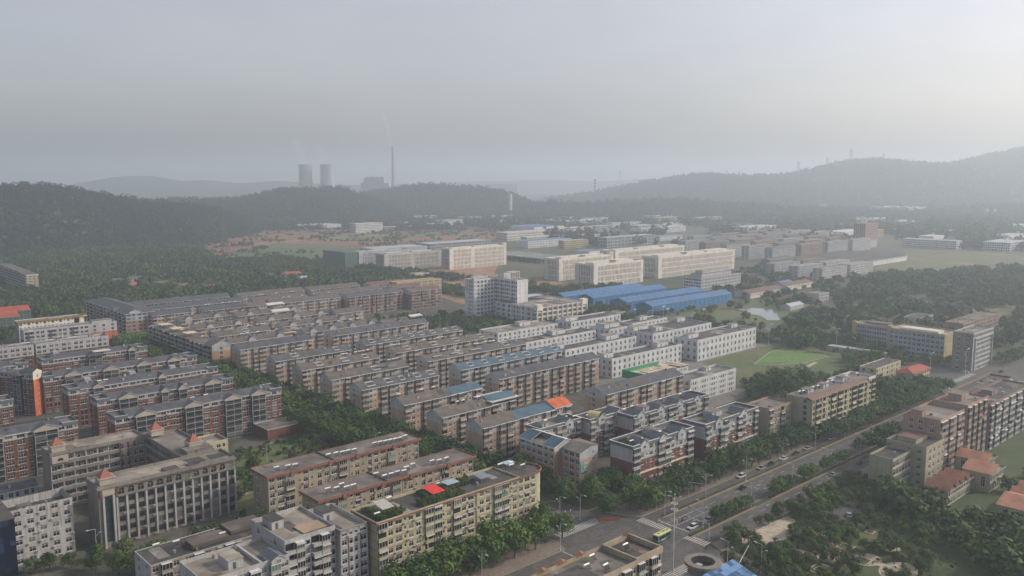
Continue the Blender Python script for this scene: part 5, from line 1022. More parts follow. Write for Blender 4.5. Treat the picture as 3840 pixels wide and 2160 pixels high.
s = Bld('building', 'half-finished building wrapped in dark green scaffold net beside the grey factories', 'building', 640, 1040, 20, 60); s.shell(24, [(0, W_GRN)], 'FLRB'); s.flat_roof(24, .2, W_GRN, W_GRN); s.done()
k = dict(wallm=W_FARG, roof=GROOF, group='distant industrial buildings', par=.5)
factory('long low grey factory hall with a bright roof edge', 929, 1225, 150, 40, 2, 5, pat='PP', left='W', **k)
factory('wide pale grey flat-roofed hall behind the scaffolded building', 795, 1200, 110, 45, 2, 5, pat='.', left='.', **k)
# distant industry
ORDX = 'first second third fourth fifth sixth seventh eighth ninth tenth eleventh twelfth thirteenth fourteenth fifteenth sixteenth seventeenth eighteenth nineteenth twentieth'.split() + ['%s-%s' % (t_, u_) for t_ in ('twenty', 'thirty') for u_ in 'first second third fourth fifth sixth seventh eighth ninth'.split()]
k2 = dict(wallm=W_FARW, roof=GROOF, group='distant industrial buildings', par=.5)
for lab, a, b, L, W, fl, fh, pat in (
    ('white workshop on the far red field, row of small low windows', 1044, 1890, 110, 60, 2, 5.5, 'h'), ('square white six-storey hostel on the far red field', 1080, 1705, 75, 26, 6, 3.6, 'ww'),
    ('long low white hall behind the hostel', 1190, 1850, 170, 50, 2, 4.5, '.'), ('low white shed strip beside the belt of trees', 1310, 1780, 140, 30, 2, 4, '.w'),
    ('white factory with tall end below the middle hill', 1560, 1873, 90, 70, 3, 4.6, 'PP'), ('white factory with blank bright end wall below the middle hill', 1700, 1900, 110, 50, 3, 4.6, '.'),
    ('small white building high on the foot of the middle hill', 1815, 2350, 50, 25, 2, 5, '.'), ('brown low building on the far red field', 1164, 1712, 95, 30, 3, 3.3, 'ww'),
    ('cream colonnaded factory left of centre, tall white pillars', 1172, 1285, 140, 36, 3, 5.4, 'vN'), ('lower cream colonnaded wing in front of the colonnaded factory', 1160, 1214, 104, 18, 2, 6, 'vN'),
    ('cream factory with double window rows behind the colonnaded one', 1311, 1281, 116, 20, 4, 5, 'ww'), ('pale blue flat factory with white bands', 1592, 1545, 165, 40, 3, 4.8, 'S'),
    ('low blue-grey roofed hall at the middle distance', 1400, 1440, 100, 90, 3, 4, '.'), ('grey-cream factory right of the double rows', 1553, 1250, 70, 40, 4, 4.4, 'ww'),
    ('grey factory with small dark windows behind it', 1469, 1310, 62, 25, 4, 4.4, 'ww'), ('long pale factory with small dark windows, far right of the group', 1537, 1232, 170, 30, 3, 4.4, 'ww.'),
    ('ochre office block in front of the grey gable factory', 1119, 1074, 66, 14, 4, 3.6, 'ww'), ('grey-green factory with large arched windows along its long wall', 1199, 1040, 140, 22, 3, 6, '.PP.'),
    ('low blue-roofed shed near the skeleton frame', 1040, 940, 40, 30, 2, 4, '.'), ('white hostel row in the far right meadow', 1625, 585, 28, 95, 4, 3.8, 'ww'),
    ('white hostel with banded windows at the far right edge', 1650, 505, 90, 44, 4, 3.8, 'WW'), ('pale far factory block under the right-hand hill', 2900, 1200, 160, 130, 5, 5.5, 'ww'),
    ('low pale far factory wing beside it', 2960, 1085, 130, 100, 3, 5, '.'), ('bright low shed roof far right, catching the light', 2392, 1243, 100, 60, 2, 4, '.'),
    ('blue-roofed far warehouse below the right-hand hill', 2380, 1150, 200, 40, 2, 5, '.'), ('greyish far warehouse beside the blue one', 2250, 1300, 150, 40, 2, 5, '.'),
    ('tan far block standing above the warehouses', 2900, 1500, 40, 30, 6, 5, 'ww')):
    kk = dict(k2)
    if 'ochre' in lab or 'tan far' in lab: kk['wallm'] = W_OCH
    if 'brown' in lab: kk['wallm'] = W_BRN
    if 'cream' in lab: kk['wallm'] = W_CRM
    if 'grey' in lab.split()[0]: kk['wallm'] = W_FARG
    if 'blue' in lab and 'roof' in lab: kk['roof'] = BLUESHED
    if 'bright low' in lab: kk['roof'] = WHITE
    factory(lab, a, b, L, W, fl, fh, pat=pat, left=pat if pat != 'S' else 'W', **kk)
rq = random.Random(77); SC_ = []
for i in range(34):   # loose scatter of hazy sheds and flats toward the right-hand hills
    y_ = rq.uniform(1650, 2900); x_ = rq.uniform(.12, .6) * y_; a_, b_ = XY2AB(x_, y_)
    if not any(abs(a_ - o.a) < 95 and abs(b_ - o.b) < 70 for o in ALLB) and not any(abs(a_ - q[1]) < 110 and abs(b_ - q[2]) < 60 for q in SC_): SC_.append((math.hypot(x_, y_), a_, b_))
for i, (d_, a_, b_) in enumerate(sorted(SC_)):
    what = rq.choice(['white-roofed shed', 'grey flat-roofed hall', 'pale low hall', 'blue-roofed shed', 'whitish flats', 'tan flats'])
    factory('hazy %s toward the right-hand hill, %s nearest of that scatter' % (what, ORDX[i]), a_, b_, rq.uniform(50, 130), rq.uniform(16, 45), rq.choice([2, 2, 3, 4, 5]), 4, pat='ww' if 'flats' in what else '.', left='.', wallm=W_OCH if 'tan' in what else W_FARW, roof=BLUESHED if 'blue' in what else (WROOF if 'white' in what else GROOF), par=.4, group='hazy buildings toward the right-hand hill')
SC_ = []
rq = random.Random(5)
for i in range(60):   # more halls between the lit factories and the hills
    y_ = rq.uniform(1450, 2500); x_ = rq.uniform(-.12, .2) * y_; a_, b_ = XY2AB(x_, y_)
    if not any(abs(a_ + 40 - o.a - o.L / 2) < 60 + o.L / 2 and abs(b_ + 12 - o.b - o.W / 2) < 34 + o.W / 2 for o in ALLB) and not any(abs(a_ - q[1]) < 120 and abs(b_ - q[2]) < 60 for q in SC_) and not (690 < a_ < 1400 and 1230 < b_ < 1900): SC_.append((math.hypot(x_, y_), a_, b_))
for i, (d_, a_, b_) in enumerate(sorted(SC_)[:36]):
    what = rq.choice(['white-roofed hall', 'long grey hall', 'pale windowed block', 'blue-roofed hall'])
    factory('hazy %s in the central industrial belt, %s nearest of that belt' % (what, ORDX[i]), a_, b_, rq.uniform(60, 120), rq.uniform(18, 40), rq.choice([2, 2, 3, 4]), 4.2, pat='ww' if 'windowed' in what else '.w', left='.', wallm=W_FARW if 'grey' not in what else W_FARG, roof=BLUESHED if 'blue' in what else (WROOF if 'white' in what else GROOF), par=.4, group='hazy halls of the central industrial belt')
# low flat dark-roofed warehouse right
s = Bld('warehouse', 'very large low warehouse with dark shallow roof and a white eave stripe', 'warehouse', 1158, 560, 200, 105); s.shell(9, [(0, W_FARW)], 'FLRB'); s.gable_roof(9, 3, CONCD, W_FARG, over=2, fascia=WHITE); s.done()
# tall pink-brown far tower
s = Bld('apartment_tower', 'tall pinkish tower in the haze with a white lower storey band of arches', 'apartment tower', 1535, 711, 52, 22); s.facade('F', 'Ww', 4, 3.4, [(0, W_FARW)]); s.facade('F', 'NN', 9, 3.4, [(0, W_PNK)], z0=13.6); s.facade('L', 'V', 13, 3.4, [(0, W_BRN)]); s.shell(44.2, [(0, W_PNK)]); s.flat_roof(44.2, 1, CONC, W_PNK); s.done()
# hazy mid blocks of flats
rr = random.Random(11); n = 0
for (a0, b0, na, nb, da, db, L, W, fl) in ((1180, 690, 4, 5, 88, 44, 70, 13, 7), (1010, 520, 2, 3, 76, 36, 66, 13, 5), (1300, 840, 4, 3, 92, 44, 78, 14, 7), (1090, 640, 1, 1, 70, 40, 62, 14, 4)):
    for i in range(na):
        for j in range(nb):
            n += 1; s = Bld('apartment_block', 'grey hazy flats beyond the cream factories, block %s of row %s' % (('one', 'two', 'three', 'four')[i], ('one', 'two', 'three', 'four', 'five')[j]) if fl > 5 and a0 < 1200 else ('farther hazy flats behind the grey estate, block %s of row %s' % (('one', 'two', 'three', 'four')[i], ('one', 'two', 'three')[j]) if fl > 5 else 'brownish five-storey flats with pale roof edge beside the dark warehouse, block %s of row %s' % (('one', 'two')[i], ('one', 'two', 'three')[j]) if na > 1 else 'low brown flats beside the meadow strip'), 'apartment block', a0 + i * da + j * 5, b0 + j * db, L, W, group='hazy blocks of flats')
            wm_ = rr.choice([W_SCH, W_GREY, W_GREY, W_FARG, W_BRN]); s.facade('F', 'ww.', fl, 3, [(0, wm_)]); s.facade('L', '..w..', fl, 3, [(0, wm_)]); s.shell(fl * 3, [(0, wm_)]); (s.flat_roof(fl * 3, .6, rr.choice([CONC, CONCL]), wm_) if rr.random() < .6 else s.gable_roof(fl * 3, 2.4, rr.choice([BROWNT, GREYT]), wm_)); s.done()
# skeleton frame of an unfinished hall
s = empty('unfinished_hall', (*P(905, 915), 0), PHI); tag(s, 'unfinished concrete frame of columns and flat slab on the red earth', 'building frame')
for i in range(12):
    for j in range(4): mb = MB(); mb.box(-.4, .4, -.4, .4, 0, 7, 0); mb.build('column', [W_GREY], s, (j * 20, i * 11, 0))
mb = MB(); mb.box(-2, 64, -2, 124, 7, 7.5, 0); mb.build('slab', [roofm('grey_green_slab', (0.24, 0.27, 0.25))], s)
# --- right side: school, grey tower, yellow houses, pink blocks
s = Bld('school_building', 'bluish four-storey school with ochre end wall and pale roof slab', 'school', 632, 231, 26, 39); s.facade('L', 'wWWw', 5, 3.5, [(0, W_BLU)], vis=5); s.facade('F', 'b' if False else '..s.....', 5, 3.5, [(0, W_OCH)], vis=5); s.shell(17.5, [(0, W_OCH)]); s.flat_roof(17.5, 1.2, CONCL, W_OCH); s.roof_box(4, 6, 10, 27, 17.5, 1.8, W_CRM, WROOF, door=False, name='roof_slab'); s.done()
s = Bld('school_building', 'bluish school wing with dense window rows and ochre corner piers', 'school', 636, 270.3, 16, 30); s.facade('L', 'NN', 5, 3.5, [(0, W_BLU)], vis=5); s.facade('F', '', 5, 3.5, [(0, W_OCH)], blank=True); s.shell(17.5, [(0, W_OCH)]); s.flat_roof(17.5, .8, CONC, W_OCH)
for y in (0, 27): o = MB(); o.box(-.5, 3, y, y + 3.4, 0, 19.5, 0); o.build('corner_pier', [W_OCH], s.root)
s.roof_box(8, 6, 7, 18, 17.5, 1.5, W_BRN, CONC); s.done()
s = Bld('long_shed', 'long low white-walled shed with rounded end beside the road trees', 'shed', 606, 263, 7, 42); s.shell(3.5, [(0, W_WHT)], 'FLRB'); s.gable_roof(3.5, .1, GROOF, W_WHT, over=.3); s.done()
s = Bld('office_building', 'grey seven-storey building with a tall dark glazed centre, right of the ochre school', 'office building', 608, 204, 38, 13); s.facade('F', 'D', 4, 3.2, [(0, W_GREY)], z0=9.6, u0=4, u1=34, vis=7); s.facade('F', 'G', 3, 3.2, [(0, W_GREY)], u0=4, u1=34); s.facade('F', 'G', 1, 3, [(0, W_GREY)], z0=22.4)
for a_, b_ in ((0, 4), (34, 38)): s.facade('F', '', 1, 22.4, [(0, W_GREY)], u0=a_, u1=b_, blank=True)
s.facade('L', '.w.w.', 8, 3.2, [(0, W_SCH)], vis=8); s.shell(25.4, [(0, W_GREY)])
mb = MB(); mb.box(2.8, 3.6, -.9, -.01, 0, 22.4, 0); mb.box(34.4, 35.2, -.9, -.01, 0, 22.4, 0); mb.box(2.8, 35.2, -1.0, -.01, 21.6, 22.5, 0); mb.build('portal_frame', [W_WHT], s.root); s.flat_roof(25.4, .8, CONC, W_GREY); s.done()
s = Bld('building', 'brown flat-roofed building beyond the grey glazed one', 'building', 709, 246, 80, 14); s.facade('F', 'ww.', 5, 3, [(0, W_BRN)]); s.facade('L', '', 5, 3, [(0, W_BRN)], blank=True); s.shell(15, [(0, W_BRN)]); s.flat_roof(15, .7, CONC, W_BRN); s.done()
s = Bld('building', 'small dark grey flat house half hidden in the wood', 'house', 757, 298, 30, 14); s.shell(8, [(0, W_GREY)], 'FLRB'); s.flat_roof(8, .4, CONCD, W_GREY); s.done()
s = Bld('building', 'small pale yellow flat-roofed building near the junction trees', 'building', 529, 233, 36, 11); s.facade('F', 'wh.', 3, 3, [(0, W_YEL)], vis=3); s.facade('L', '..w..', 3, 3, [(0, W_YEL)]); s.shell(9, [(0, W_YEL)]); s.flat_roof(9, .5, CONCD, W_YEL, cap=W_CRM); s.done()
s = Bld('house', 'small house with a bright red hipped roof beside the pale yellow building', 'house', 546, 217, 27, 11); s.facade('F', 'w', 2, 3, [(0, W_YEL)]); s.facade('L', '', 2, 3, [(0, W_GREY)], blank=True); s.shell(6, [(0, W_YEL)])
mb = MB(); mb.poly([(-.8, -.8, 6), (27.8, -.8, 6), (23, 5.5, 8.6), (4, 5.5, 8.6)], 0); mb.poly([(-.8, -.8, 6), (4, 5.5, 8.6), (-.8, 11.8, 6)], 0); mb.poly([(27.8, -.8, 6), (27.8, 11.8, 6), (23, 5.5, 8.6)], 0); mb.poly([(-.8, 11.8, 6), (4, 5.5, 8.6), (23, 5.5, 8.6), (27.8, 11.8, 6)], 0); mb.build('roof', [REDT], s.root); s.done()
s = Bld('apartment_block', 'salmon tiled block with diagonal balconies and a walled roof, near end facing the road', 'apartment block', 382, 139, 28, 16); s.facade('F', 'BBN', 8, 3, [(0, W_PNK)], vis=8, par=W_PNK, depth=.9, awn=.1); s.facade('L', '..w.w..w..', 8, 3, [(0, W_PNK)], vis=8, awn=.2, ac=.1); s.shell(24, [(0, W_PNK)]); s.flat_roof(24, 1, CONC, W_PNK); s.roof_box(3, 9, 7, 5, 24, 2.5, W_PNK, CONC); s.done()
s = Bld('apartment_block', 'taller salmon tiled block with dark balcony shafts behind the walled roof one', 'apartment block', 410.5, 138, 26, 15); s.facade('F', 'BN.', 8, 3.2, [(0, W_PNK)], vis=8, par=W_PNK, depth=.9); s.facade('L', '', 8, 3.2, [(0, W_PNK)], blank=True); s.shell(25.6, [(0, W_PNK)]); s.flat_roof(25.6, 1, CONC, W_PNK); s.roof_box(9, 6, 9, 6, 25.6, 3, W_PNK, CONC); s.done()
s = Bld('apartment_block', 'brown block with white balconies at the right edge, beyond the salmon blocks', 'apartment block', 437, 137, 60, 14); s.facade('F', 'BwB', 7, 3.1, [(0, W_BRN)], vis=7, par=W_WHT, depth=.9, awn=.2); s.facade('L', '', 7, 3.1, [(0, W_BRN)], blank=True); s.shell(21.7, [(0, W_BRN)]); s.flat_roof(21.7, .9, CONCD, W_BRN); s.roof_box(20, 6, 8, 5, 21.7, 2.5, W_BRN, CONC); s.done()
s = Bld('apartment_block', 'dark-roofed block along the junction at the right edge', 'apartment block', 455, 153, 66, 12); s.facade('F', 'Bw', 6, 3.1, [(0, W_BRN)], vis=2); s.facade('L', '', 6, 3.1, [(0, W_BRN)], blank=True); s.shell(18.6, [(0, W_BRN)]); s.flat_roof(18.6, .9, CONCD, W_BRN); s.done()
s = Bld('office_building', 'khaki four-storey block with ribbon windows and a torn roof edge, under the salmon blocks', 'office building', 345, 143, 18, 10); s.facade('F', 'G', 4, 3.5, [(0, W_KHA)], vis=4); s.facade('L', '', 4, 3.5, [(0, W_KHA)], blank=True); s.shell(14, [(0, W_KHA)]); s.flat_roof(14, .9, CONCD, W_KHA); s.done()
s = Bld('office_building', 'khaki block with small square windows joined to the ribbon window one', 'office building', 363.2, 137, 19, 17); s.facade('F', '..w.N', 5, 3.3, [(0, W_KHA)], vis=5); s.facade('L', 'w..w..', 5, 3.3, [(0, W_KHA)], vis=5); s.shell(16.5, [(0, W_KHA)]); s.flat_roof(16.5, .9, CONCD, W_KHA); s.roof_box(4, 6, 12, 8, 16.5, 2, W_KHA, MAROON, door=False, name='upper_storey'); s.done()
# terracotta-roofed houses
THG = 'pale green houses with terracotta pitched roofs'
def thouse(lab, a, b, L, W, h, n, rot=0):
    s = Bld('house', lab, 'house', a, b, L, W, group=THG, rot=rot); s.facade('F', 'D', max(1, int(h / 3)), h / max(1, int(h / 3)), [(0, W_KHA)], vis=3); s.facade('L', '..w..', 1, h, [(0, W_KHA)], vis=3); s.shell(h, [(0, W_KHA)])
    for q in range(n):
        mb = MB(); x0 = q * L / n; x1 = x0 + L / n; xm = (x0 + x1) / 2
        mb.poly([(x0 - .3, -.8, h), (xm, -.8, h + 2.6), (xm, W + .3, h + 2.6), (x0 - .3, W + .3, h)], 0); mb.poly([(xm, -.8, h + 2.6), (x1 + .3, -.8, h), (x1 + .3, W + .3, h), (xm, W + .3, h + 2.6)], 0)
        for y in (-.1, W): mb.poly([(x0, y, h - .1), (x1, y, h - .1), (xm, y, h + 2.5)], 1)
        mb.box(x0 - .4, x1 + .4, -.95, -.8, h - .15, h + .05, 2); mb.build('roof', [TERRA, W_KHA, W_WHT], s.root)
    s.done()
thouse('row house with four small terracotta gables next to the khaki block, roof tiles shining', 348, 122, 24, 9, 6.5, 4); thouse('larger terracotta-roofed house at the end of the gabled row', 376, 116, 16, 11, 8, 1, 0); thouse('second larger terracotta-roofed house, behind and higher', 388, 122, 12, 12, 9, 1); thouse('terracotta-roofed house cut by the right picture edge', 343, 92, 18, 11, 8, 1)
thouse('terracotta-roofed house behind the one at the picture edge', 360, 94, 18, 10, 7, 2)
# small things in the wood and village
for i, (u, v, w, d, h, rm, wm_, lab, cat) in enumerate((
    (1063, 706, 22, 12, 9, CONC, W_CRM, 'two-storey cream village house with a stepped roof among the trees', 'house'), (740, 706, 22, 14, 9, REDT, W_GREY, 'village house with bright red hipped roof beside a dark round tree', 'house'), (768, 712, 16, 12, 6, GROOF, W_GREY, 'low grey village house with pale blue roof beside the red-roofed house', 'house'),
    (672, 706, 20, 12, 7, CONC, W_CRM, 'pale village house with a square roof tower, left of the red-roofed house', 'house'), (553, 728, 26, 12, 4, REDT, BLUEWALL, 'blue-walled shed with a glossy red curved roof at the village edge', 'shed'), (500, 738, 12, 8, 7, CONC, W_CRM, 'small sunlit cream house next to the slate rows', 'house'),
    (455, 732, 20, 12, 6, PINKT, W_BRN, 'brown-roofed village house under the hill', 'house'), (480, 735, 12, 9, 5, ORANGET, W_BRN, 'small orange-roofed village shed', 'shed'), (415, 722, 22, 12, 6, CONC, W_BRN, 'grey flat village house under the hill', 'house'), (345, 712, 16, 10, 6, PINKT, W_GREY, 'village house with a pale wall among the hill foot trees', 'house'), (330, 725, 16, 8, 4, ORANGET, W_BRN, 'tiny red-roofed hut among the hill foot trees', 'hut'), (290, 714, 20, 10, 5, CONCL, W_BRN, 'long pale-roofed hut at the hill foot', 'hut'),
    (2072, 762, 22, 12, 10, CONC, W_WHT, 'white cube-like house standing clear of the wood', 'house'), (2005, 778, 26, 10, 4, GROOF, W_GREY, 'low grey-roofed sheds near the pond', 'shed'), (1560, 800, 16, 10, 5, CONC, W_WHT, 'flat white rooftop hut above the lamp cluster', 'hut'), (1795, 875, 14, 8, 3, GROOF, W_GREY, 'low white hut with flat roof beside the sports field corner', 'hut'), (1855, 866, 12, 7, 3, CONCL, W_SAND, 'small sandy hut next to the flat-roofed hut', 'hut'), (1985, 722, 26, 16, 5, BLUESHED, W_WHT, 'small blue pitched roof canopy by the wood', 'shed'))):
    x, y, z = 0, 0, 0; dx = (u - VCX) / VF; dy = (VCY - v) / VF; kk_ = -H / (-sP + dy * cP); x, y = dx * kk_, (cP + dy * sP) * kk_; a_, b_ = XY2AB(x, y)
    s = Bld('house' if cat == 'house' else cat, lab, cat, a_ - w / 2, b_, w, d); s.facade('F', 'w.' if h > 4.5 else '', max(1, round(h / 3.2)), h / max(1, round(h / 3.2)), [(0, wm_)], blank=h <= 4.5); s.facade('L', '', 1, h, [(0, wm_)], blank=True); s.shell(h, [(0, wm_)])
    (s.gable_roof(h, 2.2, rm, wm_) if rm in (REDT, ORANGET, PINKT, GROOF, BLUESHED) else s.flat_roof(h, .5, rm, wm_)); s.done()
for lab, a, b, L, W, rm in (('long brown-roofed barn with white wall bays near the meadow', 804, 494, 70, 20, MAROON), ('second brown-roofed barn behind the blue roof', 890, 500, 60, 18, MAROON)):
    s = Bld('barn', lab, 'barn', a, b, L, W); s.facade('F', 'h', 1, 6, [(0, W_CRM)]); s.facade('L', '', 1, 6, [(0, W_GREY)], blank=True); s.shell(6, [(0, W_CRM)]); s.gable_roof(6, 2.5, rm, W_GREY); s.done()
# block behind the tree at the bottom edge, with orange pointed trim
s = Bld('apartment_block', 'beige block at the bottom edge with orange peaked trim along its road side', 'apartment block', 158, 150.5, 31, 14); s.facade('F', 'wBw', 5, 3.4, [(0, W_SAND)], vis=5, ac=.3, awn=.3); s.facade('L', '', 5, 3.4, [(0, W_SAND)], blank=True); s.shell(17, [(0, W_SAND)]); s.flat_roof(17, 1.3, CONC, W_SAND)
s.roof_box(4, 2, 12, 8, 17, .8, W_SAND, CONCD, door=False, name='upper_storey')
for u in (3, 11, 19):
    mb = MB(); mb.poly([(0, 14.6, 18.2), (5, 14.6, 18.2), (2.5, 14.6, 19.4)], 0); mb.poly([(0, 14.6, 18.2), (2.5, 14.6, 19.4), (2.5, 13.0, 18.6), (0, 13.6, 18.2)], 0); mb.poly([(5, 14.6, 18.2), (2.5, 14.6, 19.4), (2.5, 13.0, 18.6), (5, 13.6, 18.2)], 0); mb.build('orange_gablet', [plain('orange_brown_trim', (0.2, 0.09, 0.04))], s.root, (u, 0, 0))
s.done()
s = Bld('apartment_block', 'taller corner part of the beige bottom-edge block with a dark square roof well', 'apartment block', 189.2, 151, 12, 13); s.facade('F', 'BW', 5, 3.4, [(0, W_SAND)], vis=5, awn=.6); s.facade('L', '', 5, 3.4, [(0, W_SAND)], blank=True); s.facade('R', 'wW', 5, 3.4, [(0, W_SAND)]); s.facade('B', '', 5, 3.4, [(0, W_SAND)], blank=True); s.flat_roof(17, 1.7, CONCD, W_SAND, t=.6, over=.3)
mb = MB(); mb.poly([(9, 12.9, 18.8), (12.3, 12.9, 18.8), (12.3, 12.9, 20), (9, 11, 19)], 0); mb.build('orange_gablet', [plain('orange_brown_trim', (0.2, 0.09, 0.04))], s.root); s.done()
# round rooftop ring building
s = empty('ring_roof_building', (*P(211.5, 143), 1.6), PHI); tag(s, 'building with a big concrete ring on its roof above blue sloped glazing', 'building')
mb = MB(); mb.box(-9, 9, -16, 3, -1.6, 8.5, 0, 'fblrt'); mb.build('wall', [W_GREY], s); mb = MB(); mb.lathe([(4.4, 8), (4.4, 11.5), (3.6, 11.9), (5.6, 11.9), (5.6, 10.9), (4.6, 10.2), (4.6, 8)], 40, 0); mb.build('roof_ring', [W_SCH], s, smooth=False)
mb = MB(); mb.lathe([(0.01, 9.6), (4.4, 9.6)], 32, 0); mb.build('ring_floor', [CONCD], s); mb = MB(); mb.box(-2.5, .5, .4, 2.2, 10.2, 10.5, 0); mb.build('roof_hatch', [GROOF], s)
gl = glassm('blue_roof_glass', (0.05, 0.12, 0.25), (0.10, 0.2, 0.36), .5)
for i in range(9):
    for j in range(5):
        mb = MB(); mb.poly([(0, 0, 0), (1.85, 0, 0), (1.85, 1.85, .5), (0, 1.85, .5)], 0); mb.poly([(0, 0, -.08), (1.85, 0, -.08), (1.85, 0, 0), (0, 0, 0)], 0); mb.build('pane', [gl], s, (-8.8 + i * 1.95, -14.5 + j * 1.95, 8.8 + j * .53))

# ---------------------------------------------------------------- trees
LEAF = leafm('leaves', [(0.035, 0.08, 0.018), (0.05, 0.11, 0.022), (0.07, 0.135, 0.028), (0.045, 0.09, 0.024), (0.10, 0.165, 0.032)])
LEAFD = leafm('leaves_dark', [(0.04, 0.08, 0.02), (0.05, 0.095, 0.022), (0.07, 0.115, 0.028), (0.07, 0.10, 0.034)])
LEAFR = leafm('leaves_reddish', [(0.05, 0.04, 0.02), (0.06, 0.05, 0.022)])
LEAFH = leafm('hill_leaves', [(0.012, 0.028, 0.012), (0.026, 0.045, 0.016), (0.045, 0.065, 0.024), (0.018, 0.034, 0.018), (0.05, 0.06, 0.03)])
BARK = plain('bark', (0.11, 0.085, 0.065))
def crown_mesh(name, r, h, nclump, nleaf, ls, mat, seed, flat=0.75, jit=0.55):
    q = random.Random(seed); mb = MB(); cl = []
    for i in range(nclump):
        th = q.random() * 2 * math.pi; zz = q.uniform(-0.75, 1); rr = math.sqrt(max(0, 1 - zz * zz)) * q.uniform(.45, .8)
        cl.append((r * rr * math.cos(th), r * rr * math.sin(th), h + r * flat * zz * .72, r * q.uniform(.28, .48)))
    cl.append((0, 0, h, r * .62))
    for cx, cy_, cz, cr in cl:
        k = nleaf if cr < r * .6 else nleaf * 2
        for i in range(k):
            v = Vector((q.gauss(0, 1), q.gauss(0, 1), q.gauss(0, 1))).normalized()
            if v.z < -.55: continue
            p = Vector((cx, cy_, cz)) + v * cr * q.uniform(.75, 1.08)
            nn = (v + Vector((q.uniform(-1, 1), q.uniform(-1, 1), q.uniform(-.4, 1))) * jit).normalized()
            u = nn.orthogonal().normalized(); w = nn.cross(u); a = q.random() * math.pi; u, w = u * math.cos(a) + w * math.sin(a), w * math.cos(a) - u * math.sin(a)
            s_ = ls * q.uniform(.6, 1.3); b = ls * q.uniform(.5, 1.1)
            mb.poly([p - u * s_ - w * b * .4, p + w * b * -.7 + u * s_ * .3, p + u * s_ * .9, p + w * b])
    return mb.mesh(name, [mat])
def trunk_mesh(h, r, seed):
    q = random.Random(seed); mb = MB(); mb.tube((0, 0, -.3), (q.uniform(-.2, .2), q.uniform(-.2, .2), h * .55), r, r * .7, 7)
    for i in range(4):
        a = i * 1.6 + q.random(); mb.tube((0, 0, h * .5), (math.cos(a) * h * .3, math.sin(a) * h * .3, h * .95), r * .5, r * .18, 5)
    return mb.mesh('trunk', [BARK])
PROTO = {}
for k in range(3):
    PROTO['broad', k] = (crown_mesh('crown', 3.7, 4.9, 20, 62, .34, LEAF, 20 + k, .85), trunk_mesh(4.8, .22, k))
    PROTO['round', k] = (crown_mesh('crown', 2.9, 3.0, 18, 60, .27, LEAFD, 40 + k, .85, .4), trunk_mesh(2.6, .16, k + 5))
    PROTO['big', k] = (crown_mesh('crown', 5.2, 6.0, 28, 78, .4, LEAF, 60 + k, .85), trunk_mesh(6, .34, k + 9))
    PROTO['dome', k] = (crown_mesh('crown', 6.5, 6.0, 26, 70, .42, LEAFD, 80 + k, .9, .35), trunk_mesh(5, .4, k + 12))
    PROTO['red', k] = (crown_mesh('crown', 2.0, 2.2, 8, 34, .22, LEAFR, 90 + k), trunk_mesh(1.6, .1, k + 15))
TREES = []
def tree(kind, a, b, s, label, group, z=0.1):
    c, t = PROTO[kind, rnd.randrange(3)]; x, y = P(a, b)
    r = tag(empty('tree', (x, y, z), rnd.random() * 6.28), label, 'tree', group); s *= 1.22; r.scale = (s, s, s * rnd.uniform(.86, 1.08))
    inst('trunk', t, r, (0, 0, 0)); inst('crown', c, r, (0, 0, 0)); TREES.append((a, b)); return r
ORD1 = 'first second third fourth fifth sixth seventh eighth ninth tenth eleventh twelfth thirteenth fourteenth fifteenth sixteenth seventeenth eighteenth nineteenth'.split()
TENS = {20: 'twenty', 30: 'thirty', 40: 'forty', 50: 'fifty', 60: 'sixty', 70: 'seventy', 80: 'eighty', 90: 'ninety'}
def ordw(i):
    i += 1
    if i < 20: return ORD1[i - 1]
    t_, u_ = i // 10 * 10, i % 10
    return TENS[t_][:-1] + 'ieth' if u_ == 0 else TENS[t_] + '-' + ORD1[u_ - 1]
for i in range(19):
    tree('broad', (266, 269.5, 273, 276.5, 280, 283.5, 287, 307, 310.5, 314, 317.5, 321, 331, 334.5, 338, 349, 352.5, 364, 368)[i] + rnd.uniform(-.6, .6), 174.7, rnd.uniform(.6, .82), '%s young green tree of the middle planting strip, counted from the crossing' % ordw(i), 'trees of the middle planting strip')
i = 0
for a in range(252, 384, 5):
    tree('broad', a + rnd.uniform(-1, 1), (200 if i % 3 else 205.5) + rnd.uniform(-.6, .6), rnd.uniform(.95, 1.3), '%s leafy street tree before the dark brick shops, counted from the crossing' % ordw(i), 'street trees before the shops'); i += 1
i = 0
for a in range(140, 208, 5):
    tree('broad', a, 204.5 + (i % 2) * 5, rnd.uniform(1.05, 1.4), '%s bright green street tree before the yellow block, nearest the crossing last' % ordw(i), 'street trees before the yellow block'); i += 1
cs = [(244, 246), (238, 226), (240, 234), (214, 205), (212, 213), (213, 223), (215, 236), (240.5, 205.5), (256, 203), (262, 222), (256, 224), (262, 210), (250, 224), (246, 218), (264, 228), (243, 256), (217, 245), (268, 200)]
for i, (a, b) in enumerate(cs):
    tree('big', a, b, rnd.uniform(.72, .95), '%s full dark green tree of the street corner clump between yellow block and brick block' % ordw(i), 'corner trees by the crossing')
i = 0
for b in range(250, 376, 9):
    for a in (210.5, 217, 223.5, 230, 237):
        if a > 240 and not (250 < b < 282): a = 238.5
        tree('broad', a + rnd.uniform(-1, 1), b + rnd.uniform(-3, 3), rnd.uniform(.95, 1.3), '%s tree of the deep green band between brick rows and tan terraces' % ordw(i), 'green band along the cross street'); i += 1
for i in range(12): tree('broad', 86 + i * 4.6, 281 + rnd.uniform(-6, 3), rnd.uniform(.75, 1.05), '%s tree in the strip between the arched school wing and the dark low roof' % ordw(i), 'trees below the school wing')
for i, (a, b) in enumerate([(84, 300), (81, 292), (76, 300), (70, 303), (65, 304), (92, 297)]): tree('round', a, b, rnd.uniform(.8, 1.1), '%s bush-like tree at the foot of the stained white office' % ordw(i), 'bushes by the stained white office')
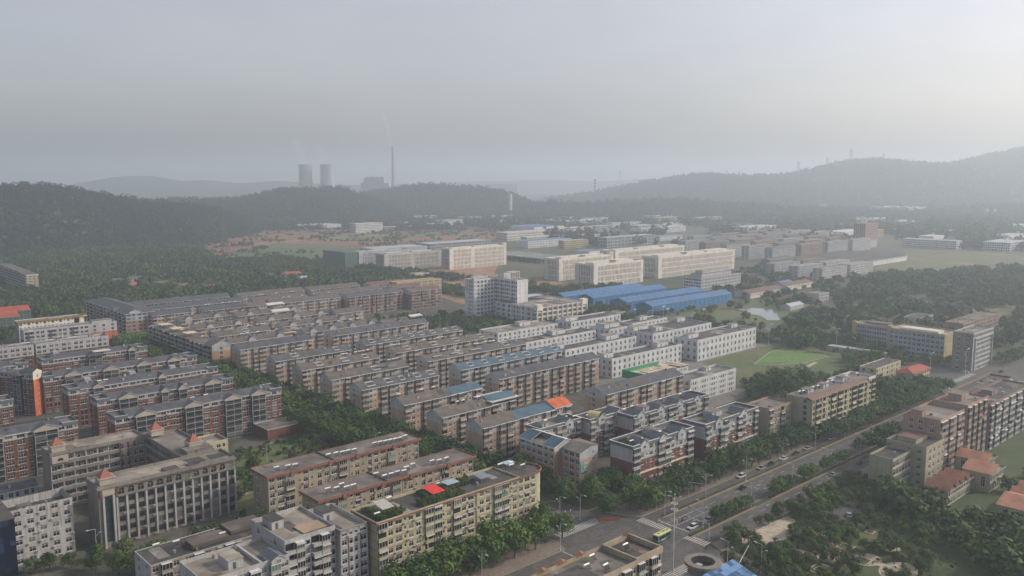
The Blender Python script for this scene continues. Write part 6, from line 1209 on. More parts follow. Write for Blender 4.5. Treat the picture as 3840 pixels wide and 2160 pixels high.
for i in range(18): tree('round', rnd.uniform(140, 206), rnd.uniform(312, 380), rnd.uniform(.45, 1.0), '%s low tree scattered on the weedy lot behind the tan blocks' % ordw(i), 'low trees on the weedy lot')
PARK = [('edging the pale plaza near the road', 'trees round the roadside plaza', (252, 300, 140, 163.5), 34), ('in the park corner by the crossing', 'trees in the crossing corner of the park', (236, 262, 116, 152), 26),
        ('between the square planting beds', 'trees between the planting beds', (250, 292, 104, 141), 34), ('along the park lane kerb', 'trees along the park lane', (292, 350, 150, 163.5), 34), ('between the curving park road and the dark wood', 'trees near the curving park road', (288, 334, 108, 150), 34)]
def paved_at(a, b): return (262 < a < 290 and 151 < b < 160.5 and rnd.random() < .93) or (296 < a < 322 and 139 < b < 149) or (a - 277) ** 2 + (b - 111) ** 2 < 45 or (a - 278) ** 2 + (b - 122) ** 2 < 28 or (254 < a < 264 and 126 < b < 133) or (292 < a < 303 and 125 < b < 135)
for lab, grp, (a0, a1, b0, b1), n in PARK:
    pts = []; tries = 0
    while len(pts) < n and tries < 4000:
        tries += 1; a, b = rnd.uniform(a0, a1), rnd.uniform(b0, b1)
        if any((a - p[0]) ** 2 + (b - p[1]) ** 2 < 12 for p in TREES): continue
        if paved_at(a, b): continue
        pts.append((a, b)); TREES.append((a, b))
    pts.sort()
    for i, (a, b) in enumerate(pts): tree('red' if rnd.random() < .07 else 'round', a, b, rnd.uniform(.52, .95), '%s rounded tree %s' % (ordw(i), lab), grp)
for i, (a, b, s_) in enumerate([(452, 252, 1.1), (463, 258, 1.25), (474, 252, 1.1), (466, 268, 1.0), (446, 262, .9), (485, 258, .9), (455, 240, .8)]):
    tree('dome', a, b, s_, '%s big dark domed tree beside the long cream block' % ordw(i), 'dark domed trees behind the cream block')
for i, (a, b, k_) in enumerate([(200, 600, 'dome'), (214, 632, 'dome'), (207, 575, 'big'), (212, 560, 'big'), (222, 540, 'big')]): tree(k_, a, b, 1.0, '%s dark tree at the end of the white parapet rows' % ordw(i), 'dark trees by the white parapet rows')
for i, (a, b, k_) in enumerate([(520, 455, 'big'), (527, 447, 'big'), (556, 430, 'broad'), (560, 505, 'big'), (573, 500, 'big'), (590, 470, 'big')]): tree(k_, a, b, 1.1, '%s dark tree standing between the white factory blocks' % ordw(i), 'trees between the factory blocks')

# --- woods: nobody could count these; points with leaf clumps set on them
RECTS = [(o_.a, o_.b, o_.L, o_.W, o_.rot) for o_ in []]
def all_rects():
    out_ = []
    for o_ in bpy.data.objects:
        if o_.parent is None and 'category' in o_ and o_.get('category') != 'tree' and 'wall' in {c.name.split('.')[0] for c in o_.children}:
            w_ = [c for c in o_.children if c.name.startswith('wall')][0]; vs_ = [v.co for v in w_.data.vertices][::max(1, len(w_.data.vertices) // 400)]
            if not vs_: continue
            a_, b_ = XY2AB(o_.location.x, o_.location.y); out_.append((a_ + min(v.x for v in vs_) - 3, a_ + max(v.x for v in vs_) + 3, b_ + min(v.y for v in vs_) - 4, b_ + max(v.y for v in vs_) + 3))
    return out_
RECTS = all_rects() + [(545, 645, 120, 216), (240, 545, 173, 197), (648, 676, 200, 480), (740, 890, 1220, 1560), (512, 593, 288, 335), (694, 757, 400, 462), (488, 545, 260, 290), (395, 500, 330, 480)]
GRID = {}
for i_, r_ in enumerate(RECTS):
    for gx in range(int(r_[0] // 50), int(r_[1] // 50) + 1):
        for gy in range(int(r_[2] // 50), int(r_[3] // 50) + 1): GRID.setdefault((gx, gy), []).append(r_)
def free(a, b):
    for r_ in GRID.get((int(a // 50), int(b // 50)), ()):
        if r_[0] < a < r_[1] and r_[2] < b < r_[3]: return False
    return True
def inpoly(x, y, pl):
    c = False; j = len(pl) - 1
    for i in range(len(pl)):
        xi, yi = pl[i]; xj, yj = pl[j]
        if (yi > y) != (yj > y) and x < (xj - xi) * (y - yi) / (yj - yi) + xi: c = not c
        j = i
    return c
LIB = {}
def lib(kind):
    if kind in LIB: return LIB[kind]
    c = bpy.data.collections.new('leaf_clumps_' + kind)
    for k in range(3):
        if kind == 'near': me = crown_mesh('crown', 3.6, 3.6, 12, 26, .5, LEAF, 120 + k)
        elif kind == 'wood': me = crown_mesh('crown', 4.0, 3.4, 10, 20, .75, LEAFD, 140 + k)
        elif kind == 'dark': me = crown_mesh('crown', 4.0, 3.4, 10, 22, .7, LEAFD, 150 + k)
        elif kind == 'hill': me = crown_mesh('crown', 4.2, 3.4 if k else 5.5, 8, 16, 1.0, LEAFH, 160 + k, .8 if k else 1.9)
        o_ = bpy.data.objects.new('clump', me); c.objects.link(o_)
    LIB[kind] = c; return c
def scatter(name, pts, kind, label=None, cat=None):
    me = bpy.data.meshes.new(name); me.from_pydata([p[:3] for p in pts], [], [])
    at = me.attributes.new('size', 'FLOAT', 'POINT'); at.data.foreach_set('value', [p[3] for p in pts])
    o_ = bpy.data.objects.new(name, me); COL.objects.link(o_); o_['kind'] = 'stuff'
    if label: o_['label'] = label
    g_ = bpy.data.node_groups.new(name + '_nodes', 'GeometryNodeTree'); g_.interface.new_socket('Geometry', in_out='INPUT', socket_type='NodeSocketGeometry'); g_.interface.new_socket('Geometry', in_out='OUTPUT', socket_type='NodeSocketGeometry')
    n_ = g_.nodes; gi, go = n_.new('NodeGroupInput'), n_.new('NodeGroupOutput'); ip = n_.new('GeometryNodeInstanceOnPoints'); ci = n_.new('GeometryNodeCollectionInfo')
    ci.inputs['Collection'].default_value = lib(kind); ci.inputs['Separate Children'].default_value = True; ci.inputs['Reset Children'].default_value = True
    ip.inputs['Pick Instance'].default_value = True
    na = n_.new('GeometryNodeInputNamedAttribute'); na.data_type = 'FLOAT'; na.inputs['Name'].default_value = 'size'
    rv = n_.new('FunctionNodeRandomValue'); rv.data_type = 'FLOAT_VECTOR'; rv.inputs[0].default_value = (-.12, -.12, 0); rv.inputs[1].default_value = (.12, .12, 6.283)
    l_ = g_.links.new; l_(gi.outputs[0], ip.inputs['Points']); l_(ci.outputs[0], ip.inputs['Instance']); l_(rv.outputs[0], ip.inputs['Rotation']); l_(na.outputs[0], ip.inputs['Scale']); l_(ip.outputs[0], go.inputs[0])
    md = o_.modifiers.new('scatter', 'NODES'); md.node_group = g_; return o_
def zone(pl, spacing, smin, smax, thr=None, ns=60.0, ab=True, z=0.0, seed=1):
    q = random.Random(seed); xs = [p[0] for p in pl]; ys = [p[1] for p in pl]; out_ = []
    n = int((max(xs) - min(xs)) * (max(ys) - min(ys)) / spacing ** 2)
    for _ in range(n):
        x, y = q.uniform(min(xs), max(xs)), q.uniform(min(ys), max(ys))
        if not inpoly(x, y, pl): continue
        if ab: a, b = x, y; x, y = P(a, b)
        else: a, b = XY2AB(x, y)
        if not free(a, b) or abs(x) > .66 * y + 30: continue
        if thr is not None and MN.noise(Vector((x / ns, y / ns, seed))) < thr: continue
        out_.append((x, y, z, q.uniform(smin, smax)))
    return out_
scatter('woodland', zone([(-1000, 640), (-395, 640), (-420, 770), (-140, 1000), (-60, 1080), (-190, 1120), (-400, 1190), (-570, 1560), (-1100, 1560)], 8.4, .5, 2.0, thr=-.33, ns=50, ab=False, seed=3), 'wood', 'dense wood at the foot of the left hill around the village')
scatter('woodland', zone([(640, 215), (1420, 215), (1560, 410), (1400, 375), (1150, 470), (1080, 500), (820, 400), (590, 345), (600, 260)], 8.0, .5, 1.9, thr=-.12, ns=45, seed=4), 'wood', 'dense wood right of the pond reaching to the picture edge')
scatter('woodland', zone([(590, 345), (820, 400), (1080, 500), (1150, 560), (1150, 680), (1000, 640), (820, 560), (780, 480), (590, 500)], 9.0, .5, 1.3, thr=-.05, ns=30, seed=5), 'wood', 'bushes and loose trees around the pond')
scatter('woodland', zone([(398, 600), (440, 520), (500, 500), (640, 480), (640, 620), (600, 640), (560, 620), (500, 620), (430, 660)], 7.0, .6, 1.2, thr=-.2, ns=25, seed=6), 'wood', 'trees planted round the office tower and the blue sheds')
scatter('woodland', zone([(600, 640), (760, 600), (780, 660), (700, 700), (620, 700)], 8.0, .8, 1.2, thr=-.1, ns=25, seed=7), 'wood', 'trees along the front of the cream factories')
scatter('roadside_trees', zone([(575, 640), (600, 640), (640, 860), (610, 1260), (560, 1260), (600, 860)], 6.5, .8, 1.3, seed=8) + zone([(672, 640), (700, 640), (700, 860), (650, 1260), (625, 1260), (668, 860)], 6.5, .8, 1.3, seed=9) + zone([(480, 900), (560, 760), (590, 800), (590, 1200), (480, 1300)], 9, .8, 1.5, thr=-.1, seed=19), 'wood', 'tree lines along the straight road toward the red earth fields')
scatter('tree_band', [(*P(a + rnd.uniform(-1, 1), b + rnd.uniform(-3, 3)), 1.4, rnd.uniform(1.1, 1.5)) for b in range(376, 690, 8) for a in (210.5, 217, 223.5, 230, 237)] , 'near', 'farther part of the green tree band along the cross street')
# trees along the far half of the boulevard
bt = [(*P(a + rnd.uniform(-1.5, 1.5), b + rnd.uniform(-1, 1)), .1, rnd.uniform(.85, 1.35)) for a in [386 + i * 5 for i in range(32)] for b in (174.7, 192.5, 199.5, 204, 208, 164, 161) if rnd.random() < .9]
bt += [(*P(a, b + rnd.uniform(-1, 1)), .1, rnd.uniform(.7, 1.1)) for a in [646 + i * 7 for i in range(60)] for b in (200, 174.7, 193)]
scatter('roadside_trees', [(x, y, z + 1.3, s_) for x, y, z, s_ in bt], 'near', 'street trees along the far half of the boulevard')
scatter('shrubbery', zone([(240, 90), (345, 90), (345, 150), (252, 148), (240, 120)], 3.2, .08, .26, thr=.0, ns=8, z=.1, seed=21), 'dark', 'low shrubs and ground cover of the park')
scatter('woodland', zone([(335, 149), (343, 142), (341, 112), (352, 92), (520, 40), (520, 20), (300, 20), (292, 80), (300, 97), (316, 112)], 5.6, .9, 1.7, seed=22), 'dark', 'dark dense wood at the right side of the park')
scatter('woodland', zone([(470, 212), (545, 216), (600, 260), (600, 288), (545, 260), (485, 262), (470, 240)], 6.5, .7, 1.2, seed=24) + zone([(400, 222), (470, 222), (480, 285), (452, 284)], 6.5, .7, 1.4, seed=25), 'dark', 'trees between the cream block and the sports field')
scatter('woodland', zone([(592, 222), (634, 214), (634, 345), (596, 345)], 6.5, .7, 1.2, thr=-.2, seed=26) + zone([(648, 40), (1200, 40), (1200, 172), (648, 172)], 9, .8, 1.5, thr=-.2, seed=27) + zone([(380, 60), (545, 60), (545, 126), (380, 126)], 8, .7, 1.3, thr=-.2, seed=28), 'dark', 'trees around the bluish school and the far junction')
far = zone([(-1000, 1500), (2200, 1500), (2300, 3400), (-2100, 3400)], 15, 1.3, 2.4, thr=-.02, ns=160, ab=False, seed=31)
far = [p for p in far if not (-700 < p[0] < 60 and 1200 < p[1] < 2050)]
scatter('woodland', far, 'hill', 'distant belts of trees between the hazy factories')
def hill_pts(V, spacing, smin, smax, seed, jmax=.78):
    q = random.Random(seed); n, m_ = len(V), len(V[0]); out_ = []
    for i in range(n - 1):
        for j in range(int((m_ - 1) * jmax)):
            A, B, C = V[i][j], V[i + 1][j], V[i][j + 1]; ar = abs((B[0] - A[0]) * (C[1] - A[1])); k_ = ar / spacing ** 2; c_ = int(k_) + (q.random() < k_ - int(k_))
            for _ in range(c_):
                f, g_ = q.random(), q.random(); D = V[i + 1][j + 1]
                z = (A[2] * (1 - f) + B[2] * f) * (1 - g_) + (C[2] * (1 - f) + D[2] * f) * g_; x = A[0] + (B[0] - A[0]) * f; y = (A[1] * (1 - f) + B[1] * f) * (1 - g_) + (C[1] * (1 - f) + D[1] * f) * g_
                if abs(x) > .66 * y: continue
                out_.append((x, y, z - .8, q.uniform(smin, smax)))
    return out_
scatter('hill_woodland', hill_pts(V1, 7.5, .8, 1.6, 1), 'hill', 'trees covering the near left hill')
scatter('hill_woodland', hill_pts(V2, 9.5, .9, 1.9, 2), 'hill', 'trees covering the hill below the cooling towers')
scatter('hill_woodland', hill_pts(V3, 13, 1.2, 2.4, 3), 'hill', 'trees covering the middle hill')
scatter('hill_woodland', hill_pts(V6, 15, 1.3, 2.4, 4), 'hill', 'trees covering the low ridge behind the factories')
scatter('hill_woodland', hill_pts(V5, 17, 1.2, 2.5, 5, .76), 'hill', 'trees covering the big right-hand hill')
scatter('undergrowth', zone([(615, 1050), (690, 1040), (920, 1230), (1340, 1430), (1400, 1600), (1210, 1760), (1000, 1990), (760, 1900), (560, 1290)], 11, .25, 1.0, thr=.08, ns=55, z=.1, seed=41), 'wood', 'bushes breaking up the far red earth field')
# weedy lot behind the tan blocks
sheet('weedy_lot', [(137, 303), (206, 303), (206, 382), (137, 372)], G_MEADOW, 0.05); sheet('lot_path', [(137, 322), (206, 330), (206, 332), (137, 324)], G_PALE, 0.07); sheet('lot_path', [(160, 303), (163, 303), (172, 330), (169, 330)], G_REDB, 0.06)
scatter('undergrowth', zone([(137, 303), (214, 303), (214, 382), (137, 372)], 3.2, .12, .4, thr=-.1, ns=9, z=.05, seed=33), 'wood', 'weeds and bushes on the lot')
s = Bld('building', 'low red brick podium with flat roof beside the tree band', 'building', 190, 385, 22, 15); s.shell(5, [(0, W_ORB)], 'FLRB'); s.flat_roof(5, .5, CONC, W_GREY); s.done()
# roof garden of the yellow block: bushes, sheets, red awning
scatter('roof_garden', [(*P(rnd.uniform(*r_[0]), rnd.uniform(*r_[1])), 21.1, rnd.uniform(.12, .3)) for r_, n_ in ((((146, 156), (220, 226)), 60), (((146, 148), (220, 231)), 40), (((163, 181), (220.5, 224)), 90), (((176, 190), (226, 231)), 70), (((168, 172), (224, 231)), 30)) for _ in range(n_)], 'wood', 'plants of the roof garden on the yellow block')
def shelter(label, a, b, l, w, z0, h, mat, name='roof_shelter', cat='shelter', tilt=.0, rz=0):
    e = tag(empty(name, (*P(a, b), z0), PHI + R(rz)), label, cat); mb = MB()
    mb.poly([(-.2, -.2, h - tilt), (l + .2, -.2, h - tilt), (l + .2, w + .2, h + tilt), (-.2, w + .2, h + tilt)]); mb.poly([(-.2, -.2, h - tilt - .08), (-.2, w + .2, h + tilt - .08), (l + .2, w + .2, h + tilt - .08), (l + .2, -.2, h - tilt - .08)]); mb.poly([(-.2, -.2, h - tilt - .08), (l + .2, -.2, h - tilt - .08), (l + .2, -.2, h - tilt), (-.2, -.2, h - tilt)]); mb.build('sheet', [mat], e)
    for x in (0, l - .1):
        for y in (0, w - .1): mb = MB(); mb.box(x, x + .1, y, y + .1, 0, h - abs(tilt), 0); mb.build('post', [STEEL], e)
    return e
shelter('bright red sheet awning over the roof garden of the yellow block', 169.8, 223.6, 5, 6.2, 21.1, 2.2, plain('bright_red_sheet', (0.62, 0.035, 0.02), .6), tilt=.35)
shelter('striped old sheet shed on the near roof corner of the yellow block', 149.5, 223.8, 4.2, 5.5, 21.1, 2.3, plain('rusty_pale_sheet', (0.42, 0.42, 0.38), .6), name='roof_shed', cat='shed', tilt=.5)
shelter('small blue-grey roof shed near the far end of the yellow block', 191.6, 223.8, 4.4, 4.5, 21.1, 2.0, plain('blue_grey_sheet', (0.2, 0.24, 0.28), .5), name='roof_shed', cat='shed', tilt=.2)
shelter('pale blue pergola frame beside the red awning', 178.5, 226.5, 5, 4, 21.1, 2.1, plain('pale_blue_sheet', (0.32, 0.42, 0.5), .5), name='pergola', cat='pergola')
shelter('light blue ribbed sheet at the rounded end of the yellow block', 209, 229.5, 4, 3, 21.1, 1.6, plain('light_blue_sheet', (0.35, 0.5, 0.58), .5), cat='shelter')
shelter('long white roof sheet on the dormer rows, one of two, farther back', 333, 664, 15, 5, 20.8, 2.2, WROOF, tilt=.6); shelter('long white roof sheet on the dormer rows, one of two, nearer', 319, 628, 15, 5, 20.8, 2.2, WROOF, tilt=.6)
shelter('white roof sheet at the far end of the long dark-roofed terrace', 385, 532, 11, 4, 20.8, 2.4, WROOF, tilt=.5); shelter('blue open shed on the dark factory roof', 478, 362, 8, 4, 12.1, 2.2, BLUESHED, cat='shed', name='roof_shed')
mb = MB(); mb.poly([(0, 0, 0), (9, 0, 0), (9, 9, .3), (0, 9, .3)]); 
tag(scatter('roof_lawn', [(*P(rnd.uniform(269, 275), rnd.uniform(218, 228)), 18.7, rnd.uniform(.08, .2)) for _ in range(120)], 'near', 'small lawn and bushes on the roof corner of the brick block'))
for lab_, a_, b_, L_, W_, h_, rm_, wm2 in (('yellow-green walled block peeking out behind the school turrets', 138, 352, 17, 12, 15, CONC, W_YEL), ('low building with blue-grey roof left of the school back wing', 62, 372, 22, 9, 7, SLATE, W_GREY), ('low dark flat roof between the stained white office and the school', 60, 340, 24, 14, 9, CONCD, W_SCH)):
    s = Bld('building', lab_, 'building', a_, b_, L_, W_); s.facade('F', 'wN.', int(h_ / 3), h_ / int(h_ / 3), [(0, wm2)], vis=5); s.facade('L', '..w..', int(h_ / 3), h_ / int(h_ / 3), [(0, wm2)]); s.shell(h_, [(0, wm2)]); (s.gable_roof(h_, 1.6, rm_, wm2) if rm_ is SLATE else s.flat_roof(h_, .9, rm_, wm2)); s.done()

# ---------------------------------------------------------------- solar water heaters: white tank over dark tubes
def heater_proto():
    e = empty('solar_water_heater', (0, 0, -50)); tk = plain('tank_white', (0.75, 0.75, 0.74), .35); mb = MB(); mb.tube((-1.1, 0, 1.75), (1.1, 0, 1.75), .29, n=10); a_ = mb.mesh('tank', [tk])
    mb = MB()
    for i in range(9): x = -.95 + i * .235; mb.tube((x, -.05, 1.6), (x, -1.35, .35), .045, n=5, caps=False)
    b_ = mb.mesh('tubes', [plain('vacuum_tube_dark', (0.03, 0.035, 0.045), .3)])
    mb = MB(); mb.box(-1.05, 1.05, -1.42, -1.3, .2, .32, 0)
    for x in (-.9, .86): mb.box(x, x + .05, -.02, .03, 0, 1.6, 0); mb.box(x, x + .05, -1.36, -1.3, 0, .3, 0); mb.tube((x, 0, 1.5), (x, -1.35, .25), .03, n=4)
    return a_, b_, mb.mesh('frame', [STEEL])
HM = heater_proto()
bpy.data.objects.remove(bpy.data.objects['solar_water_heater'])
def heaters(text, pts, z, rz=0):
    pts = sorted(pts)
    for i, (a, b) in enumerate(pts):
        e = tag(empty('solar_water_heater', (*P(a, b), z), PHI + R(rz + rnd.uniform(-4, 4))), '%s white-tanked solar heater on %s, from its near end' % (ordw(i), text), 'solar heater', 'solar water heaters on the roofs')
        for me in HM: inst(me.name.split('.')[0], me, e, (0, 0, 0))
heaters('the farther tan block', [(147.4, 292.4), (151.5, 291.3), (154.2, 290.6), (169.9, 292.5), (173.2, 292.2), (175.8, 291.5), (178.3, 291.3), (180.9, 290.9), (191.9, 292.5), (194.2, 292.2), (196.6, 291.7), (199, 291.5), (201.4, 291.3), (203.8, 291.2), (207, 292)], 18.4)
heaters('the nearer tan block', [(150.1, 259.5), (152.9, 258.2), (156.2, 260.2), (155.9, 256.4), (158.7, 256.4), (171.5, 261), (172.6, 257), (175.6, 257), (178.4, 257.1), (181, 256.4), (183.9, 259), (187.8, 260.2), (195.6, 258.2), (198.3, 257), (201.8, 257)], 18.4)
heaters('the yellow block', [(146.5, 222.8), (177.5, 230.9), (157.2, 231.6), (211.6, 230.2), (207.2, 231.3), (209.9, 227.9), (213, 225)], 21.1)
heaters('the beige bottom-edge block', [(194, 159.3), (180.7, 161.1), (175.0, 158.0), (179.1, 154.3)], 17.1); heaters('the dark low roof', [(98.4, 266), (92.7, 268), (112, 262)], 12.1)
heaters('the brick block nearest the crossing', [(272, 221), (277, 220), (291, 221)], 18.7); heaters('the brick rows behind the twin block', [(293, 263), (283, 264), (279, 266), (289, 261), (268, 268), (306, 258), (309, 256), (316, 257), (319, 256), (323, 255), (337, 256), (352, 255), (356, 254), (362, 256)], 18.2)
heaters('the long cream block', [(388, 209), (391, 208.5), (402, 209), (406, 208.5), (418, 209.5), (422, 209), (438, 209), (448, 208)], 22)
for nm, z, pts in (('the third long terrace roof', 20.2, [(311.8, 452.9), (314.4, 452.7), (317.3, 452.3), (338.0, 453.1), (349.8, 453.2), (353.4, 453.4)]), ('the shelter-carrying long terrace', 20.2, [(327.1, 418.4), (354.1, 419.7), (356.2, 419.1), (364.4, 420.7), (367.2, 420.0), (369.9, 418.9), (382.8, 419.9)]), ('the blue-panel tan terrace', 20.2, [(285.3, 417.3), (288.1, 417.3), (290.7, 417.3)]),
                   ('the dish-roofed tan terrace', 20.2, [(282.7, 450.1), (285.6, 450), (291.5, 450), (273.3, 450), (275.9, 450), (288.3, 450)]), ('the weathered tan terrace', 20.2, [(260.5, 483.4), (263.2, 483.4)]), ('the half blue terrace', 20.2, [(256.0, 346), (263.6, 346), (241.7, 346)]), ('the short brown terrace', 20.2, [(254.6, 315.2), (258.1, 315.2), (267.9, 315)]),
                   ('the four-dormer row', 20.4, [(313.3, 556), (335.0, 556), (345.6, 556), (352, 556)]), ('the yellow-panelled dormer row', 20.4, [(258, 556), (262, 556), (270, 556), (284, 556)]), ('the two-tank slate row', 20.4, [(284.0, 585), (287, 585), (289.4, 585), (277, 585)]),
                   ('the white parapet row', 21.1, [(166, 617.8), (168.5, 617.5), (179, 618), (151.6, 617), (154, 617), (156.5, 617), (137, 616.9), (140, 616.8)]), ('the third brick row', 20.4, [(143.7, 477), (140.5, 477), (185.4, 479), (188.5, 479)]), ('the nearest brick row', 20.4, [(162.8, 409), (170, 410)]), ('the fourth brick row', 20.5, [(137, 519), (176, 519), (196.9, 518)]),
                   ('the dark balcony block', 18.2, [(239, 577), (240, 600), (238.5, 612), (240, 629), (238.5, 646)]), ('the long pinkish row', 20.6, [(366, 701), (372, 701), (385, 701), (397, 701), (413, 701)]), ('the western back row', 20.6, [(358, 731), (361, 731), (375, 731), (391, 731)]), ('the third slate row', 20.6, [(296, 705), (299, 705), (311, 705), (317, 705), (322, 705)])):
    heaters(nm, pts, z)

# ---------------------------------------------------------------- lamps, mast, signal arms
POLE = plain('pole_grey_white', (0.5, 0.52, 0.53), .5)
def lamp_parts():
    mb = MB(); mb.tube((0, 0, 0), (0, 0, 10), .11, .07, 8); mb.box(-.2, .2, -.2, .2, 0, .5, 0); p = mb.mesh('pole', [POLE])
    mb = MB(); mb.tube((0, 0, 9.9), (2.3, 0, 10.15), .06, .05, 6); mb.tube((0, 0, 7.3), (-1.4, 0, 8.5), .05, .04, 6); a_ = mb.mesh('arm', [POLE])
    mb = MB(); mb.box(1.9, 3.0, -.14, .14, 10.1, 10.26, 0); mb.box(-2.0, -1.3, -.12, .12, 8.42, 8.55, 0); return p, a_, mb.mesh('lamp_head', [WHITE])
LP = lamp_parts()
def lamp(a, b, rz, label, g_='double-armed street lamps', s_=1.0):
    e = tag(empty('street_lamp', (*P(a, b), .1), PHI + R(rz)), label, 'street lamp', g_); e.scale = (s_,) * 3
    for me in LP: inst(me.name.split('.')[0], me, e, (0, 0, 0))
for i, (a, b) in enumerate([(258, 192.5), (285, 192.5), (315, 192.5), (345, 192.5), (375, 192.5), (405, 192.5), (435, 192.5)]): lamp(a, b, -90, '%s street lamp on the shop side of the boulevard, counted from the crossing' % ordw(i))
for i, (a, b) in enumerate([(259, 176), (290, 174.6), (322, 174.6), (352, 174.6), (384, 174.6), (415, 174.6)]): lamp(a, b, 90, '%s street lamp in the narrow kerb strip on the park side, counted from the crossing' % ordw(i))
for a, b, rz, lab in ((206, 198.3, -90, 'street lamp beside the orange gablets of the beige bottom-edge block'), (170, 198.5, -90, 'street lamp in front of the yellow block among the bright trees'), (236, 150, 90, 'street lamp rising from the park corner near the ring roof'), (242, 141, 90, 'street lamp with a long shining arm at the bottom edge of the park'), (84.9, 303, 180, 'street lamp between the stained white office and the school tower'),
                      (180, 284, 0, 'street lamp before the farther tan block and the green lot'), (172, 350, 0, 'short street lamp on the weedy lot'), (217, 330, 0, 'curved street lamp standing in the tree band'), (263, 214.5, -90, 'thin street lamp within the corner clump of trees'), (231, 212, -90, 'street lamp pole at the start of the cross street'), (224, 216, -90, 'bare white pole beside the trees of the yellow block corner')):
    lamp(a, b, rz, lab, None)
for i, (a, b) in enumerate([(600, 205), (570, 216), (641, 250), (673, 324), (590, 345), (610, 300), (594, 420), (575, 452)]): lamp(a, b, 0, '%s thin grey lamp pole near the far junction and wood road' % ordw(i), 'far lamp poles', 1.6)
e = tag(empty('high_mast_lamp', (*P(222, 161.8), .1), PHI), 'very tall white mast with ring platforms and curved lamp arms at the crossing', 'lamp mast')
mb = MB(); mb.tube((0, 0, 0), (0, 0, 24.5), .28, .16, 12); mb.build('mast', [POLE], e)
for z, r_ in ((23.4, 1.0), (21.3, 1.05)):
    mb = MB(); mb.lathe([(r_, z), (r_ + .14, z + .1), (r_, z + .2), (r_ - .12, z + .1), (r_, z)], 20)
    for k in range(4): mb.tube((0, 0, z + .1), (r_ * math.cos(k * 1.57), r_ * math.sin(k * 1.57), z + .1), .05, n=4)
    mb.build('ring', [WHITE], e)
for k in range(4):
    c_, s_ = math.cos(k * 1.57 + .6), math.sin(k * 1.57 + .6); mb = MB(); mb.tube((0, 0, 24.3), (c_ * .7, s_ * .7, 25.6), .06, n=6); mb.tube((c_ * .7, s_ * .7, 25.6), (c_ * 1.7, s_ * 1.7, 25.9), .05, n=6); arm = mb.build('lamp_arm', [WHITE], e)
    mb = MB(); mb.tube((c_ * 1.6, s_ * 1.6, 25.9), (c_ * 2.2, s_ * 2.2, 25.8), .16, .2, 8); mb.build('lamp_head', [WHITE], arm)
    mb = MB(); mb.box(c_ * .9 - .2, c_ * .9 + .2, s_ * .9 - .2, s_ * .9 + .2, 16.4, 18.2, 0); mb.tube((0, 0, 17.2), (c_ * .9, s_ * .9, 17.2), .06, n=5); mb.build('floodlight', [ACW], e)
mb = MB(); mb.tube((0, 0, 25), (0, 0, 28), .03, n=4); mb.build('lightning_rod', [STEEL], e)
def signal(a, b, rz, ln, label, box=True):
    e = tag(empty('signal_arm', (*P(a, b), .1), PHI + R(rz)), label, 'signal pole'); mb = MB(); mb.tube((0, 0, 0), (0, 0, 6.4), .13, .11, 8); mb.build('pole', [POLE], e); mb = MB(); mb.tube((0, 0, 6.3), (ln, 0, 6.6), .11, .06, 8); mb.build('arm', [WHITE], e)
    if box:
        mb = MB(); mb.box(ln - 1.6, ln - .2, -.12, .12, 6.2, 6.6, 0); mb.build('signal_box', [DARKF], e)
signal(251, 167.5, 95, 10.5, 'white signal arm reaching from the park kerb over the service lane'); signal(260, 198.2, -60, 6, 'white camera arm with a small lamp before the shops', False); signal(281, 198, -75, 7, 'long white camera arm above the kerb before the shops', False); signal(258, 174.7, 85, 8, 'white signal arm on the middle strip above waiting scooters'); signal(232, 143, 20, 14, 'shining tilted white barrier arm at the bottom edge of the park', False)
for i, (a, b, z) in enumerate([(601, 455, 17), (590, 478, 13), (640, 440, 12), (598, 448, 16)]):
    e = tag(empty('floodlight_pole', (*P(a, b), 0), PHI), '%s white floodlight pole glinting before the blue sheds' % ordw(i), 'floodlight', 'floodlights before the blue sheds'); mb = MB(); mb.tube((0, 0, 0), (0, 0, z), .14, n=6); mb.build('pole', [POLE], e)
    for q in (-1.2, 0, 1.2): mb = MB(); mb.box(q - .5, q + .5, -.3, .3, z - .2, z + .6, 0); mb.build('lamp_head', [WHITE], e)
# orange barriers, planter
e = tag(empty('planter_wall', (*P(234.5, 205.8), .05), PHI - R(28)), 'orange painted temporary barrier under the tree at the crossing corner', 'barrier')
for k in range(6): mb = MB(); mb.box(0, 1.35, 0, .25, 0, 1.2, 0); mb.build('panel', [plain('barrier_orange', (0.33, 0.1, 0.035))], e, (k * 1.45, 0, 0))
for i, (a, b) in enumerate([(226, 219), (229, 218), (231, 217)]):
    e = tag(empty('road_sign', (*P(a, b), .1), PHI + R(20)), '%s round no-entry style sign by the dark street mouth' % ordw(i), 'road sign', 'round signs at the street mouth'); mb = MB(); mb.tube((0, 0, 0), (0, 0, 2), .04, n=5); mb.build('post', [STEEL], e); mb = MB(); mb.tube((0, -.06, 2.2), (0, 0, 2.2), .42, n=14); mb.build('disc', [plain('sign_red', (0.4, .04, .04))], e); mb = MB(); mb.tube((0, -.08, 2.2), (0, -.061, 2.2), .28, n=14); mb.build('face', [WHITE], e)

